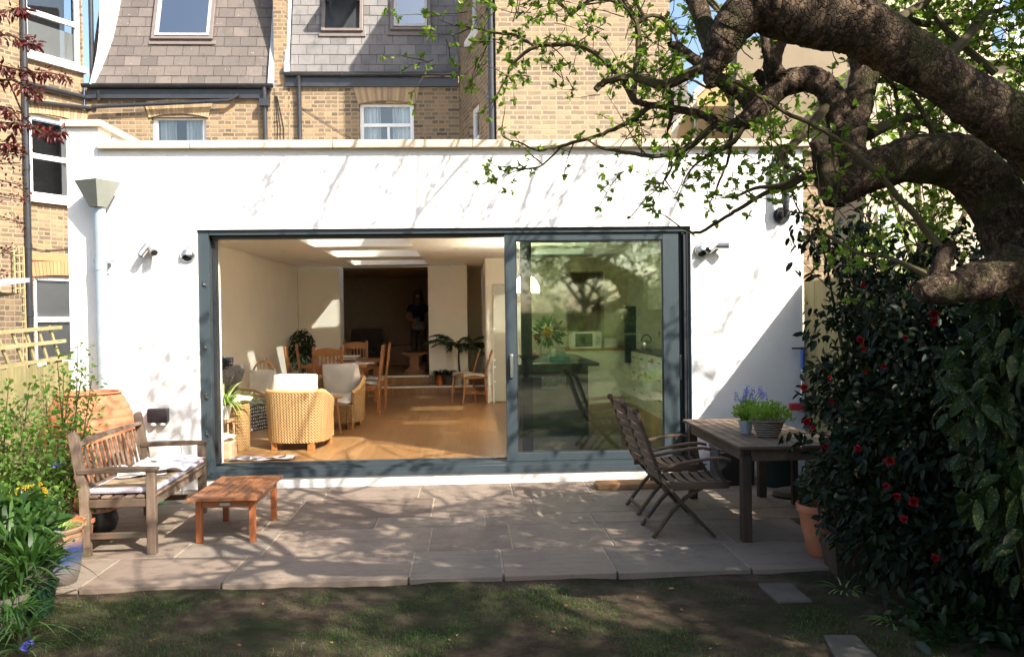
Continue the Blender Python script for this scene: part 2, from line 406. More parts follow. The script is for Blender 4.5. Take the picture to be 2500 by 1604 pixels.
k = NM('arch_brick', .9, spec=.2); k.base(k.mix(k.ramp(k.tint(), [(0, (.27, .19, .12)), (.5, (.42, .30, .18)), (1, (.48, .33, .17))]), (.10, .07, .05), k.ramp(k.noise(k.obj(), 30, 4), [(.55, 0), (.8, .5)]))); k.bump(k.noise(k.obj(), 60, 4), .4, .006); M['arch'] = k.m
k = NM('orange_arch_brick', .9, spec=.2); k.base(k.ramp(k.tint(), [(0, (.55, .18, .09)), (1, (.68, .26, .13))])); k.bump(k.noise(k.obj(), 60, 4), .3, .006); M['arch_orange'] = k.m
M['mortar'] = m_plain('lime_mortar', (.34, .265, .17), .95, var=.1, scale=20)
M['tile_brown'] = m_tile('brown_slate', [(0, (.088, .075, .069)), (.5, (.120, .101, .092)), (1, (.155, .128, .113))], (.09, .08, .07), .8)
M['tile_grey'] = m_tile('grey_slate', [(0, (.13, .122, .12)), (.5, (.17, .16, .156)), (1, (.21, .196, .19))], (.10, .10, .10), .25)
M['lead'] = m_plain('lead_flashing', (.42, .44, .48), .5, .2, var=.15, scale=4, bump=.2)
M['white_lead'] = m_plain('painted_verge', (.72, .74, .78), .5, var=.12, scale=6, bump=.3)
M['velux'] = m_plain('brown_roof_window_frame', (.16, .13, .115), .4, var=.08)
M['velux_pale'] = m_plain('roof_window_sash', (.45, .42, .40), .4, var=.05)
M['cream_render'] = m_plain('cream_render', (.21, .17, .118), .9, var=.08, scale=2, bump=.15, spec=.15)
M['yellow_render'] = m_plain('ochre_render', (.46, .31, .15), .9, var=.06, scale=2, bump=.15, spec=.15)
M['pale_house'] = m_plain('white_house_render', (.44, .37, .27), .9, var=.03, scale=2, spec=.15)
# paving
k = NM('sandstone_paving', .8, spec=.25); o = k.obj()
c = k.ramp(k.tint(), [(0, (.135, .100, .080)), (.3, (.225, .172, .134)), (.6, (.172, .140, .112)), (.8, (.205, .172, .138)), (1, (.22, .165, .128))])
c = k.mix(c, (.25, .195, .145), k.ramp(k.noise(o, 1.9, 7), [(.45, 0), (.75, .7)])); c = k.mix(c, (.075, .062, .05), k.ramp(k.noise(k.mapv(o, (1, 3, 1)), 4, 7, .7), [(.52, 0), (.75, .65)]))
c = k.mix(c, (.10, .105, .062), k.ramp(k.noise(o, 7, 6, .7), [(.62, 0), (.74, .5)])); c = k.mix(c, (.32, .28, .22), k.ramp(k.noise(o, 34, 3, .5), [(.70, 0), (.75, .35)])); k.base(c); k.bump(k.noise(o, 18, 6, .6), .5, .015); k.rough(k.ramp(k.noise(o, 5, 4), [(.3, .62), (.8, .85)])); M['paving'] = k.m
M['joint'] = m_plain('sandy_joint_mortar', (.34, .285, .215), .95, var=.2, scale=14, bump=.4, spec=.1)
k = NM('garden_soil', .97, spec=.12); o = k.obj()
c = k.mix((.042, .030, .020), (.115, .085, .056), k.ramp(k.noise(o, 5, 8, .65), [(.35, 0), (.7, 1)])); c = k.mix(c, (.016, .032, .008), k.ramp(k.noise(o, 1.7, 6, .6), [(.46, 0), (.62, .75)]))
c = k.mix(c, (.12, .10, .075), k.ramp(k.noise(o, 42, 3, .5), [(.70, 0), (.76, .6)])); k.base(c); k.bump(k.noise(o, 24, 8, .7), .9, .035); M['soil'] = k.m
M['grass'] = m_leaf('lawn_grass', [(0, (.022, .05, .008)), (.5, (.042, .088, .013)), (1, (.085, .14, .025))], .6, (.2, .35, .05), .3)
M['teak_grey'] = m_wood('weathered_teak', (.105, .07, .048), (.20, .142, .10), 'y', .85, 1, (.06, .04, .028))
M['teak_grey_z'] = m_wood('weathered_teak_posts', (.105, .07, .048), (.20, .142, .10), 'z', .85, 1, (.055, .037, .026))
M['teak_red'] = m_wood('oiled_hardwood', (.19, .068, .026), (.29, .118, .048), 'y', .45, 1, None, .15)
M['teak_red_z'] = m_wood('oiled_hardwood_legs', (.23, .068, .022), (.34, .115, .04), 'z', .45, 1, None, .15)
M['teak_dark'] = m_wood('old_dark_teak', (.055, .034, .022), (.125, .078, .049), 'x', .8, 1, (.03, .036, .026))
M['teak_dark_y'] = m_wood('old_grey_tabletop', (.075, .05, .034), (.155, .108, .072), 'y', .75, 1, (.06, .04, .027))
M['teak_dark_z'] = m_wood('old_dark_teak_legs', (.030, .019, .013), (.07, .044, .029), 'z', .8, 1, (.025, .035, .027))
M['pine_fence'] = m_wood('treated_fence_board', (.18, .15, .068), (.27, .23, .11), 'z', .85, .8, (.16, .17, .065))
M['pine_trellis'] = m_wood('treated_trellis', (.28, .225, .11), (.38, .32, .17), 'x', .85, 1, (.22, .22, .085))
M['log'] = m_wood('split_log', (.19, .095, .042), (.32, .18, .08), 'x', .8, .8, (.16, .08, .035), .5)
M['oak'] = m_wood('orange_oak', (.27, .105, .032), (.38, .17, .056), 'z', .35, .8, None, .08, .5)
M['oak_x'] = m_wood('orange_oak_rails', (.27, .105, .032), (.38, .17, .056), 'x', .35, .8, None, .08, .5)
M['oak_dark'] = m_wood('brown_oak', (.22, .085, .028), (.32, .14, .05), 'z', .35, .8, None, .08, .5)
M['beech'] = m_wood('honey_bentwood', (.45, .24, .09), (.58, .34, .14), 'z', .3, .8, None, .05, .5)
k = NM('woven_cane', .45, spec=.5); o = k.obj(); sep = k.n('SeparateXYZ'); k.l(o, sep.inputs[0])
at = k.n('Attribute'); at.attribute_name = 'uvw'; s2 = k.n('SeparateXYZ'); k.l(at.outputs['Vector'], s2.inputs[0])
hz = k.math('SINE', k.math('MULTIPLY', s2.outputs[1], 190.0)); vt = k.math('SINE', k.math('MULTIPLY', s2.outputs[0], 145.0)); wv = k.math('MULTIPLY', hz, vt)
nz = k.noise(k.mapv(o, (26, 26, 2)), 1.2, 4)
c = k.mix((.46, .28, .105), (.68, .46, .20), k.ramp(nz, [(.3, 0), (.7, 1)])); c = k.mix(c, (.20, .095, .03), k.ramp(wv, [(-.0, .7), (.5, 0)]))
k.base(c); k.bump(k.math('ADD', wv, k.math('MULTIPLY', vt, .8)), .8, .008); M['wicker'] = k.m
M['cush_white'] = m_plain('white_cotton', (.70, .665, .61), .95, var=.04, scale=9, bump=.25, spec=.1)
k = NM('grey_boucle', .98, spec=.1); k.base(k.ramp(k.noise(k.obj(), 95, 3, .6), [(.38, (.06, .06, .06)), (.62, (.34, .33, .31))])); k.bump(k.noise(k.obj(), 120, 3), .6, .006); M['cush_grey'] = k.m
k = NM('spotted_throw', .95, spec=.1); vo = k.n('TexVoronoi', Scale=24.0, Randomness=.25); k.l(k.obj(), vo.inputs['Vector']); k.base(k.ramp(vo.outputs['Distance'], [(.22, (.5, .48, .45)), (.3, (.045, .045, .055))])); M['throw'] = k.m
k = NM('bench_cushion_cover', .9, spec=.15); k.base(k.mix((.27, .19, .11), (.32, .235, .145), k.noise(k.obj(), 14, 4))); k.bump(k.noise(k.obj(), 90, 2), .3, .004); M['cush_tan'] = k.m
k = NM('lilac_piping', .9, spec=.15); wv = k.n('TexWave', Scale=28.0, Distortion=1.0); wv.bands_direction = 'DIAGONAL'; k.l(k.obj(), wv.inputs['Vector']); k.base(k.mix((.40, .34, .43), (.56, .53, .55), wv.outputs['Fac'])); M['cush_trim'] = k.m
k = NM('newsprint', .9, spec=.1); o = k.obj(); bk = k.n('TexBrick', Scale=1.0, Mortar__Size=.005, Mortar__Smooth=.0, Brick__Width=.06, Row__Height=.009); bk.inputs['Color1'].default_value = (.28, .28, .28, 1); bk.inputs['Color2'].default_value = (.62, .62, .6, 1); bk.inputs['Mortar'].default_value = (.78, .77, .73, 1)
k.l(o, bk.inputs['Vector']); k.base(k.mix(bk.outputs['Color'], (.74, .73, .70), k.ramp(k.noise(o, 7, 2), [(.45, 0), (.5, 1)], 'LINEAR'))); M['paper'] = k.m
k = NM('terracotta', .85, spec=.25); o = k.obj(); c = k.mix((.40, .145, .07), (.50, .205, .11), k.ramp(k.noise(o, 4, 6), [(.35, 0), (.7, 1)])); k.base(k.mix(c, (.50, .33, .23), k.ramp(k.noise(k.mapv(o, (1, 1, 2)), 6, 6), [(.6, 0), (.85, .5)]))); k.bump(k.noise(o, 30, 4), .25, .006); M['terracotta'] = k.m
k = NM('blue_glaze', .18, spec=.6); o = k.obj(); sep = k.n('SeparateXYZ'); k.l(o, sep.inputs[0]); z = k.math('ADD', sep.outputs[2], k.math('MULTIPLY', k.noise(o, 9, 5), .09))
k.base(k.ramp(z, [(.14, (.12, .095, .08)), (.20, (.15, .14, .14)), (.27, (.03, .055, .14)), (.34, (.025, .04, .13)), (.40, (.27, .16, .10))])); M['blue_glaze'] = k.m
M['green_plastic'] = m_plain('green_plastic', (.008, .028, .018), .35, var=.1)
M['bright_green'] = m_plain('hose_green_plastic', (.03, .42, .20), .3, var=.1)
M['teal_plastic'] = m_plain('dark_teal_plastic', (.012, .035, .035), .4, var=.1)
M['grey_stone'] = m_plain('grey_stone', (.085, .074, .06), .9, var=.3, scale=5, bump=.5)
M['red_plastic'] = m_plain('red_plastic', (.45, .03, .04), .45, var=.1)
M['blue_plastic'] = m_plain('blue_plastic', (.03, .12, .55), .35, var=.1)
M['copper'] = m_plain('polished_copper', (.72, .27, .12), .22, .9, var=.1)
M['grey_pot'] = m_plain('grey_pot', (.07, .062, .055), .7, var=.15)
M['cream_pot'] = m_plain('patterned_cream_pot', (.50, .45, .36), .5, var=.4, scale=35)
k = NM('basket_weave', .8, spec=.3); o = k.obj(); w1 = k.n('TexWave', Scale=16.0, Distortion=3.0); w1.bands_direction = 'Z'; k.l(o, w1.inputs['Vector']); k.base(k.mix((.17, .125, .10), (.50, .43, .37), k.math('MULTIPLY', w1.outputs['Fac'], k.noise(o, 40, 2)))); k.bump(w1.outputs['Fac'], .9, .012); M['basket'] = k.m
M['bark'] = None
k = NM('old_apple_bark', .92, spec=.2); o = k.obj(); f = k.noise(k.mapv(o, (1.6, .7, 1)), 9, 10, .78, .15); g = k.noise(o, 48, 8, .75)
vc = k.n('TexVoronoi', Scale=62.0); ve = k.n('TexVoronoi', Scale=62.0); ve.feature = 'DISTANCE_TO_EDGE'
for q_ in (vc, ve): k.l(k.mapv(k.mix(o, k.n('TexNoise', Scale=7.0, Detail=4.0).outputs['Color'], .12), (1, 1, .75)), q_.inputs['Vector'])
cell = k.n('SeparateColor', Color=vc.outputs['Color']).outputs[0]; crack = k.ramp(ve.outputs['Distance'], [(.0, .25), (.12, 1)])
c = k.ramp(k.math('ADD', k.math('MULTIPLY', cell, .20), k.math('MULTIPLY', f, .86)), [(.34, (.018, .013, .010)), (.50, (.085, .058, .039)), (.68, (.27, .185, .12))]); c = k.mix((.010, .007, .005), c, k.math('ADD', k.math('MULTIPLY', crack, .55), .45)); c = k.mix(c, (.075, .075, .028), k.ramp(k.noise(o, 4.3, 6), [(.52, 0), (.62, .8)])); c = k.mix(c, (.17, .125, .085), k.ramp(k.noise(o, 13, 5, .7), [(.60, 0), (.66, .8)]))
k.base(c); k.bump(k.math('ADD', k.math('MULTIPLY', crack, .8), k.math('MULTIPLY', g, .9)), 1.0, .03); M['bark'] = k.m
k = NM('twig_bark', .85, spec=.25); k.base(k.mix((.035, .024, .016), (.105, .09, .042), k.noise(k.obj(), 9, 5))); M['twig'] = k.m
M['apple_leaf'] = m_leaf('apple_leaf', [(0, (.055, .11, .010)), (.5, (.12, .20, .018)), (1, (.25, .32, .05))], .42, (.34, .56, .05), .5, .45)
M['shade_leaf'] = m_leaf('garden_tree_leaf', [(0, (.035, .075, .012)), (.5, (.08, .15, .02)), (1, (.16, .26, .04))], .5, (.3, .5, .05), .4)
M['plum_leaf'] = m_leaf('purple_plum_leaf', [(0, (.05, .010, .012)), (.5, (.095, .018, .018)), (1, (.17, .045, .03))], .4, (.26, .03, .02), .3)
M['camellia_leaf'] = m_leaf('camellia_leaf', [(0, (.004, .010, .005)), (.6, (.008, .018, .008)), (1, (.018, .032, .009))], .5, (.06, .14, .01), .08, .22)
M['laurel_leaf'] = m_leaf('spotted_laurel_leaf', [(0, (.007, .018, .006)), (1, (.018, .036, .010))], .48, (.1, .2, .03), .12, .25, (.13, .15, .035))
M['rose_leaf'] = m_leaf('rose_leaf', [(0, (.035, .085, .012)), (.6, (.08, .16, .025)), (1, (.16, .25, .05))], .45, (.4, .62, .08), .4)
M['herb_leaf'] = m_leaf('fresh_green_leaf', [(0, (.07, .16, .015)), (.6, (.16, .30, .03)), (1, (.32, .42, .06))], .5, (.4, .6, .06), .35)
M['dark_leaf'] = m_leaf('dark_green_leaf', [(0, (.008, .020, .006)), (1, (.022, .050, .013))], .4, (.1, .25, .02), .2)
M['strap_leaf'] = m_leaf('strap_leaf', [(0, (.014, .038, .009)), (.6, (.028, .070, .014)), (1, (.065, .13, .03))], .4, (.2, .42, .05), .3)
M['spider_leaf'] = m_leaf('striped_spider_leaf', [(0, (.10, .22, .04)), (.6, (.25, .40, .09)), (1, (.50, .55, .25))], .45, (.5, .7, .15), .35)
M['petal_red'] = m_leaf('red_petal', [(0, (.20, .004, .008)), (1, (.36, .010, .016))], .5, (.4, .01, .015), .2)
M['petal_yellow'] = m_leaf('yellow_petal', [(0, (.75, .42, .01)), (1, (.85, .55, .02))], .5, (.9, .6, .02), .3)
M['petal_blue'] = m_leaf('violet_petal', [(0, (.10, .10, .50)), (1, (.24, .24, .75))], .5, (.2, .2, .8), .3)
M['petal_pink'] = m_leaf('pink_petal', [(0, (.55, .30, .28)), (1, (.70, .50, .45))], .5, (.8, .5, .4), .3)
M['skin'] = m_plain('skin', (.42, .25, .17), .6, var=.04)
M['hair'] = m_plain('auburn_hair', (.07, .035, .02), .5, var=.2)
M['tee'] = m_plain('navy_tshirt', (.012, .013, .022), .9)
M['shorts'] = m_plain('grey_shorts', (.22, .20, .18), .9)
M['trousers'] = m_plain('brown_trousers', (.07, .052, .04), .9)
k = NM('rag_rug', .98, spec=.05); vo = k.n('TexVoronoi', Scale=11.0); k.l(k.mapv(k.obj(), (1, .6, 1)), vo.inputs['Vector']); k.base(k.ramp(k.n('SeparateColor', Color=vo.outputs['Color']).outputs[0], [(0, (.10, .07, .06)), (.25, (.42, .36, .33)), (.5, (.16, .20, .28)), (.75, (.55, .45, .38)), (1, (.30, .24, .24))], 'CONSTANT')); M['rug'] = k.m
M['white_plastic'] = m_plain('white_plastic', (.78, .77, .74), .4, var=.03)
M['radiator'] = m_plain('radiator_enamel', (.40, .39, .30), .35, var=.03)
M['crate'] = m_plain('cardboard', (.42, .29, .18), .9, var=.15)
M['teal_box'] = m_plain('turquoise_box', (.10, .40, .38), .6, var=.1)
k = NM('opal_lampshade', .4, (.85, .85, .8)); k.translucent((.95, .93, .88), .75); M['lampshade'] = k.m
M['black_metal'] = m_plain('black_metal', (.02, .02, .022), .4, .3)
# ================================================================ ground
def ground():
    # soil sheet with gentle lumps, reaching the horizon
    xs = np.concatenate([np.linspace(-400, -8, 12), np.linspace(-7, 7, 90), np.linspace(8, 400, 12)])
    ys = np.concatenate([np.linspace(-400, -16, 12), np.linspace(-15, -2.9, 90), np.linspace(-2.6, 400, 10)])
    X, Y = np.meshgrid(xs, ys, indexing='ij')
    Z = -.032 + .006*np.sin(X*3.1+Y*1.7)+.005*np.sin(X*7.3-Y*5.1)+.004*np.sin(X*13+Y*11)
    Z = np.where((Y > -3.0) | (np.abs(X) > 7) | (Y < -15), -.10, Z)
    n, m = X.shape; V = np.stack([X, Y, Z], -1).reshape(-1, 3)
    i, j = np.meshgrid(np.arange(n-1), np.arange(m-1), indexing='ij'); a = (i*m+j).ravel()
    F = np.stack([a, a+m, a+m+1, a+1], 1)
    tag(np_mesh('ground', V, F, M['soil'], None, None, False, True), kind='structure')
ground()
def patio():
    bed = MB(); bed.box(-3.95, 3.4, -1.70, -.002, -.13, -.006); bed.box(-2.85, 2.62, -3.00, -1.702, -.13, -.006)
    tag(bed.build('patio_bed', M['joint']), kind='structure')
    mb = MB(); r = random.Random(5)
    ys = [-.004, -.62, -1.34, -1.71, -2.41, -3.07]
    for k in range(len(ys)-1):
        y1, y0 = ys[k]-.006, ys[k+1]+.006
        XL, XR = (-3.95, 3.4) if k < 3 else (-2.85, 2.62)
        x = XL + r.uniform(-.5, 0)
        while x < XR:
            wd = r.choice([.62, .9, .9, .75, 1.2]); x1 = min(x+wd, XR); xa = max(x, XL)
            if x1-xa > .08:
                mb.tint = r.random(); zz = r.uniform(-.0015, .0015); e = .012 if k == len(ys)-2 else 0
                ya = y0 - (r.uniform(-.003, .003) if e else 0)
                # slightly chipped outline
                poly = [(xa+.007, ya), (x1-.007, ya+r.uniform(-.002, .002)), (x1-.007, y1), (xa+.007, y1)]
                vs = [(px, py, -.045) for px, py in poly]+[(px, py, zz) for px, py in poly]
                mb.add(vs, [(0,3,2,1),(4,5,6,7),(0,1,5,4),(1,2,6,5),(2,3,7,6),(3,0,4,7)])
            x += wd
    tag(mb.build('patio', M['paving'], bevel=.004), kind='structure')
patio()
# ================================================================ rear extension
EX = thing('house_extension', 'white rendered flat roof extension with wide sliding glass doors', 'house', (-.3, 0, 0))
def P_(mb, name, mat, par=EX, **k): return mb.build(name, M[mat] if isinstance(mat, str) else mat, par, world=True, **k)
CE, FL = 2.71, .22          # ceiling and floor heights
w_ = MB(); grid_wall(w_, -3.66, 3.45, 0, 3.40, 0, .30, [(-2.72, 2.27, .112, 2.60)]); P_(w_, 'wall', 'render')
b_ = MB(); b_.box(-2.72, 2.27, -.012, -.001, .0, .105); P_(b_, 'plinth', 'plinth')
b_ = MB(); b_.box(-3.97, -3.662, -.001, 8.0, 0, 3.62); P_(b_, 'party_wall', 'render')
b_ = MB(); b_.box(-3.659, -3.645, .302, 8.0, 3.30, 3.60); P_(b_, 'party_wall_rough_face', 'roughcast')
cp = MB(); r = random.Random(3); x = -3.655
while x < 3.5:
    x1 = min(x+r.choice([.9, 1.25, 1.4]), 3.52); cp.box(x+.003, x1-.003, -.065+r.uniform(-.003, .003), .34, 3.402, 3.478+r.uniform(-.003, .003)); x = x1
y = -.05
while y < 8: cp.box(-4.01, -3.615, y+.004, y+1.15, 3.622, 3.69); y += 1.155
P_(cp, 'coping', 'coping', bevel=.006)
# roof slab with deep rooflight wells
wells = [(-2.19, -.80, .20, 1.42), (-2.19, -.80, 2.20, 3.42), (-2.19, -.80, 4.10, 5.45), (-2.19, -.80, 6.28, 7.55),
         (1.0, 2.4, .25, 1.35), (1.0, 2.4, 2.10, 3.25), (1.0, 2.4, 4.11, 5.27)]
def slab(mb, holes, x0, x1, y0, y1, z0, z1):
    t = MB(); grid_wall(t, x0, x1, y0, y1, z0, z1, holes)
    mb.add([(a, c, b) for a, b, c in t.v], [f[::-1] for f in t.f])
cl = MB(); slab(cl, wells, -3.378, 3.098, .302, 8.08, CE, 2.92); P_(cl, 'ceiling', 'int_ceil')
# (the two front wells reach y=.2/.25: trim them at the wall's inner face)
rs = MB(); slab(rs, [(a, b, max(c, .303), d) for a, b, c, d in wells], -3.655, 3.45, .302, 8.08, 2.925, 3.33); P_(rs, 'roof', 'well')
for a, b, c, d in wells:
    c = max(c, .31)
    s_ = MB()
    for bx in ((a-.05, a, c-.05, d+.05), (b, b+.05, c-.05, d+.05), (a, b, c-.05, c), (a, b, d, d+.05)): s_.box(bx[0], bx[1], bx[2], bx[3], 3.33, 3.66 if c > 1.9 and a < 0 else 3.42)
    f = P_(s_, 'skylight', 'well'); g = MB(); zt = 3.662 if c > 1.9 and a < 0 else 3.422; g.box(a-.04, b+.04, c-.04, d+.04, zt, zt+.008); g.build('pane', M['glass_sky'], f, world=True)
# interior shell
iw = MB(); iw.box(-3.659, -3.38, .302, 8.08, FL, CE-.002); P_(iw, 'interior_side_wall', 'int_wall')
iw = MB(); iw.box(-3.377, -2.56, 8.10, 8.56, FL, 2.70); P_(iw, 'interior_back_wall', 'int_wall'); iw = MB(); iw.box(-.83, -.06, 8.10, 8.56, FL, 2.70); iw.box(-.36, -.06, 7.72, 8.097, FL, 2.70); P_(iw, 'interior_pier', 'int_wall'); iw = MB(); iw.box(-3.379, -3.366, .302, 8.08, FL, FL+.12); iw.box(-3.365, -2.56, 8.085, 8.098, FL+.34, FL+.45); P_(iw, 'skirting_board', 'nosing')
iw = MB(); iw.box(.262, .9, 5.98, 6.12, FL, CE-.002); iw.box(.255, .40, 6.122, 9.5, FL, CE-.002); P_(iw, 'partition_wall', 'int_wall')
iw = MB(); iw.box(-.05, .25, 9.3, 9.4, FL, CE); iw.box(-.34, -.07, 8.6, 9.4, FL, CE); iw.box(-.34, .42, 8.085, 9.5, CE+.001, CE+.1); P_(iw, 'passage_wall', 'int_wall')
iw = MB(); grid_wall(iw, .902, 3.1, FL, CE-.002, 6.0, 6.3, [(1.68, 2.33, 1.14, 2.45)]); P_(iw, 'kitchen_back_wall', 'kit_wall')
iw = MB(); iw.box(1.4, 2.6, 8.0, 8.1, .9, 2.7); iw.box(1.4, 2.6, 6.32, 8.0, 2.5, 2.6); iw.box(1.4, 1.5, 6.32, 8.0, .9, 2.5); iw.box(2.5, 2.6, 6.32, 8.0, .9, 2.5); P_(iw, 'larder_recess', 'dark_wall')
iw = MB(); iw.box(3.102, 3.38, .302, 6.3, FL, CE-.002); P_(iw, 'kitchen_side_wall', 'kit_wall')
# dim room beyond the steps
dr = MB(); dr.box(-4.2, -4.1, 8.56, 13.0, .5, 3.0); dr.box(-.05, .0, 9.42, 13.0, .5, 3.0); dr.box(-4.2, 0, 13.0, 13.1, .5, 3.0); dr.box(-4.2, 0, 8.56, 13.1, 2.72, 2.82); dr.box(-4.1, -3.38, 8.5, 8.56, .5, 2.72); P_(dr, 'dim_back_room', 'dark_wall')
fl = MB(); fl.box(-3.378, 3.10, .302, 7.50, .05, FL); tag(fl.build('floor', M['floor']), kind='structure')
st = MB(); st.box(-3.378, .25, 7.502, 8.02, .05, .385); tag(st.build('lower_step', M['floor']), kind='structure')
st = MB(); st.box(-3.378, -.06, 8.022, 8.57, .05, .555); st.box(-4.1, -.06, 8.572, 13.0, .3, .555); st.box(-.055, .25, 8.022, 9.3, .05, .50); tag(st.build('upper_step', M['floor']), kind='structure')
ns = MB(); ns.box(-3.37, .25, 7.485, 7.501, .355, .390); ns.box(-3.37, -.835, 8.004, 8.021, .525, .560); P_(ns, 'step_nosing', 'nosing')
ex = MB(); ex.box(-1.02, -.72, 7.62, 7.66, CE-.004, CE-.001)
for (dx, dy) in ((-2.9, 1.6), (-2.75, 4.0), (-2.8, 6.4), (-.3, 1.4), (-.2, 3.9), (-.35, 6.2), (2.8, 2.0)):
    ex.lathe([(.05, -.002), (.045, -.006), (.03, -.004)], (dx, dy, CE), 16)
P_(ex, 'recessed_downlight', 'nosing')
for bx_ in ((.262, .33, 5.965, 5.978, 1.30, 1.38), (.28, .36, 5.965, 5.978, 1.62, 1.74)): sw = MB(); sw.box(*bx_); P_(sw, 'light_switch', 'white_plastic')
# ---- door frame, track and panels (parts of the extension)
fr = MB()
fr.box(-2.72, -2.615, .03, .26, .112, 2.598); fr.box(2.235, 2.27, .03, .26, .112, 2.598)
fr.box(-2.612, 2.232, .03, .26, 2.548, 2.598); fr.box(-2.74, 2.285, .012, .05, 2.60, 2.618); P_(fr, 'door_frame', 'frame', bevel=.003)
hd = MB(); hd.box(-2.60, 2.20, .10, .24, 2.520, 2.546); hd.box(-2.612, -2.585, .14, .25, .23, 2.52); hd.box(2.155, 2.232, .12, .255, .225, 2.52); hd.box(2.205, 2.232, .04, .118, .225, 2.52); P_(hd, 'frame_gasket_and_gap', 'frame_dark')  # gasket strips; right-hand boxes are dark fill standing in for the shaded gap
tr = MB(); tr.box(-2.74, 2.285, -.03, .30, .108, .150); tr.box(-2.612, 2.232, -.012, .02, .150, .185)
for yy in (.045, .10, .155, .21): tr.box(-2.612, 2.232, yy, yy+.014, .150, .205)
tr.box(-2.612, 2.232, .24, .30, .150, .219); P_(tr, 'threshold_track', 'frame')
rv = MB(); rv.box(-2.60, -2.585, .26, .31, .22, 2.6); P_(rv, 'door_reveal', 'render')
for z in (2.06, 1.43, .93, .56):
    ct = MB(); ct.tube([(-2.66, .03, z), (-2.66, .012, z)], .011, 8); ct.tube([(-2.66, .02, z+.03), (-2.66, .005, z+.025)], .008, 8); ct.tube([(-2.645, .02, z-.008), (-2.64, .008, z-.014)], .007, 8); P_(ct, 'frame_catch', 'steel')
def panel(name, x0, x1, y0, y1, sl_, sr_, zb, zt, rb, rt):
    m = MB(); m.box(x0, x0+sl_, y0, y1, zb, zt); m.box(x1-sr_, x1, y0, y1, zb, zt)
    m.box(x0+sl_, x1-sr_, y0+.002, y1-.002, zb, zb+rb); m.box(x0+sl_, x1-sr_, y0+.002, y1-.002, zt-rt, zt)
    f = P_(m, name, 'frame', bevel=.003)
    g = MB(); a = .012; g.box(x0+sl_, x0+sl_+a, y0+.01, y0+.03, zb+rb, zt-rt); g.box(x1-sr_-a, x1-sr_, y0+.01, y0+.03, zb+rb, zt-rt); g.box(x0+sl_+a, x1-sr_-a, y0+.01, y0+.03, zb+rb, zb+rb+a); g.box(x0+sl_+a, x1-sr_-a, y0+.01, y0+.03, zt-rt-a, zt-rt)
    g.build('gasket', M['frame_dark'], f, world=True)
    g = MB(); ym = y0+.024; g.add([(x0+sl_+a, ym, zb+rb+a), (x1-sr_-a, ym, zb+rb+a), (x1-sr_-a, ym, zt-rt-a), (x0+sl_+a, ym, zt-rt-a)], [(0, 1, 2, 3)])
    g.build('glass', M['glass_door'], f, world=True); return f
f1 = panel('sliding_door', .355, 2.155, .052, .098, .112, .165, .208, 2.545, .085, .075)
f2 = panel('sliding_door', .52, 2.20, .112, .152, .10, .10, .208, 2.540, .085, .075)
h = MB(); h.cbox((.413, .040, 1.19), (.036, .022, .24)); h.cbox((.413, .020, 1.275), (.034, .03, .03)); h.cbox((.413, .006, 1.185), (.026, .014, .23)); h.build('handle', M['steel'], f1, world=True, bevel=.003)
h = MB(); h.cbox((.385, .035, 1.15), (.012, .03, .16)); h.build('handle_shadow_bar', M['black_plastic'], f1, world=True)  # black bar standing in for the shadow beside the handle
h = MB(); h.cbox((2.18, .10, 1.14), (.02, .02, .26)); h.build('handle', M['steel'], f2, world=True, bevel=.003)
# ---- fixtures on the facade
def twin_spot(loc, a1, a2, label):
    t = thing('wall_spotlight', label, 'outdoor light', loc, 0, 'twin steel spotlights on the white facade')
    m = MB(); m.tube([(0, 0, 0), (0, -.02, 0)], .045, 20); m.tube([(0, -.02, 0), (0, -.075, 0)], .014, 10); m.build('mount', M['steel'], t, smooth=True)
    for a in (a1, a2):
        d = Vector(a).normalized(); s0 = Vector((math.copysign(.035, a[0]), -.085, .01)); m = MB()
        m.tube([Vector((0, -.075, 0)), s0], .010, 8); m.tube([s0-d*.045, s0-d*.044, s0+d*.085, s0+d*.086], [.020, .037, .037, .034], 18)
        l = m.build('lamp_head', M['steel'], t, smooth=True); e = MB(); e.tube([s0+d*.0865, s0+d*.088], .030, 16); e.build('lens', M['frame_dark'], l)
    return t
twin_spot((-3.16, 0, 2.40), (-.55, -.45, -1), (.5, -.75, -.6), 'twin steel spotlight left of the door opening, beside the zinc downpipe')
twin_spot((2.52, 0, 2.38), (-.7, -.35, -.55), (1, -.45, -.05), 'twin steel spotlight on the white wall right of the glass door')
def vent(loc, label):
    t = thing('wall_vent', label, 'wall vent', loc, 0, 'round steel cowled vents on the white facade')
    m = MB(); m.tube([(0, 0, 0), (0, -.012, 0)], .078, 28); m.build('flange', M['steel'], t, smooth=True)
    m = MB(); n = 16; k0 = []
    for i in range(9):     # domed cowl, open at the lower front
        u = i/8*math.pi/2
        for j in range(n+1):
            a = rad(-35) + rad(250)*j/n; rr = .070*math.cos(u)
            m.v.append((rr*math.cos(a), -.012-.062*math.sin(u), rr*math.sin(a)))
    for i in range(8):
        for j in range(n):
            a = i*(n+1)+j; m.f.append((a, a+1, a+n+2, a+n+1)); m.t.append(.5)
    m.build('cowl', M['steel'], t, smooth=True)
    m = MB(); m.tube([(0, -.013, -.012), (0, -.016, -.012)], .05, 20); m.build('opening', M['frame_dark'], t)
vent((-2.81, 0, 2.35), 'round steel vent cowl just left of the dark door frame')
vent((2.38, 0, 2.345), 'round steel vent cowl just right of the dark door frame')
t = thing('outdoor_socket', 'dark double outdoor socket with two hanging plugs on the wall behind the bench', 'socket', (-3.115, 0, .745))
m = MB(); m.box(-.10, .10, -.075, -.001, -.055, .085); m.build('cover', M['black_plastic'], t, bevel=.012)
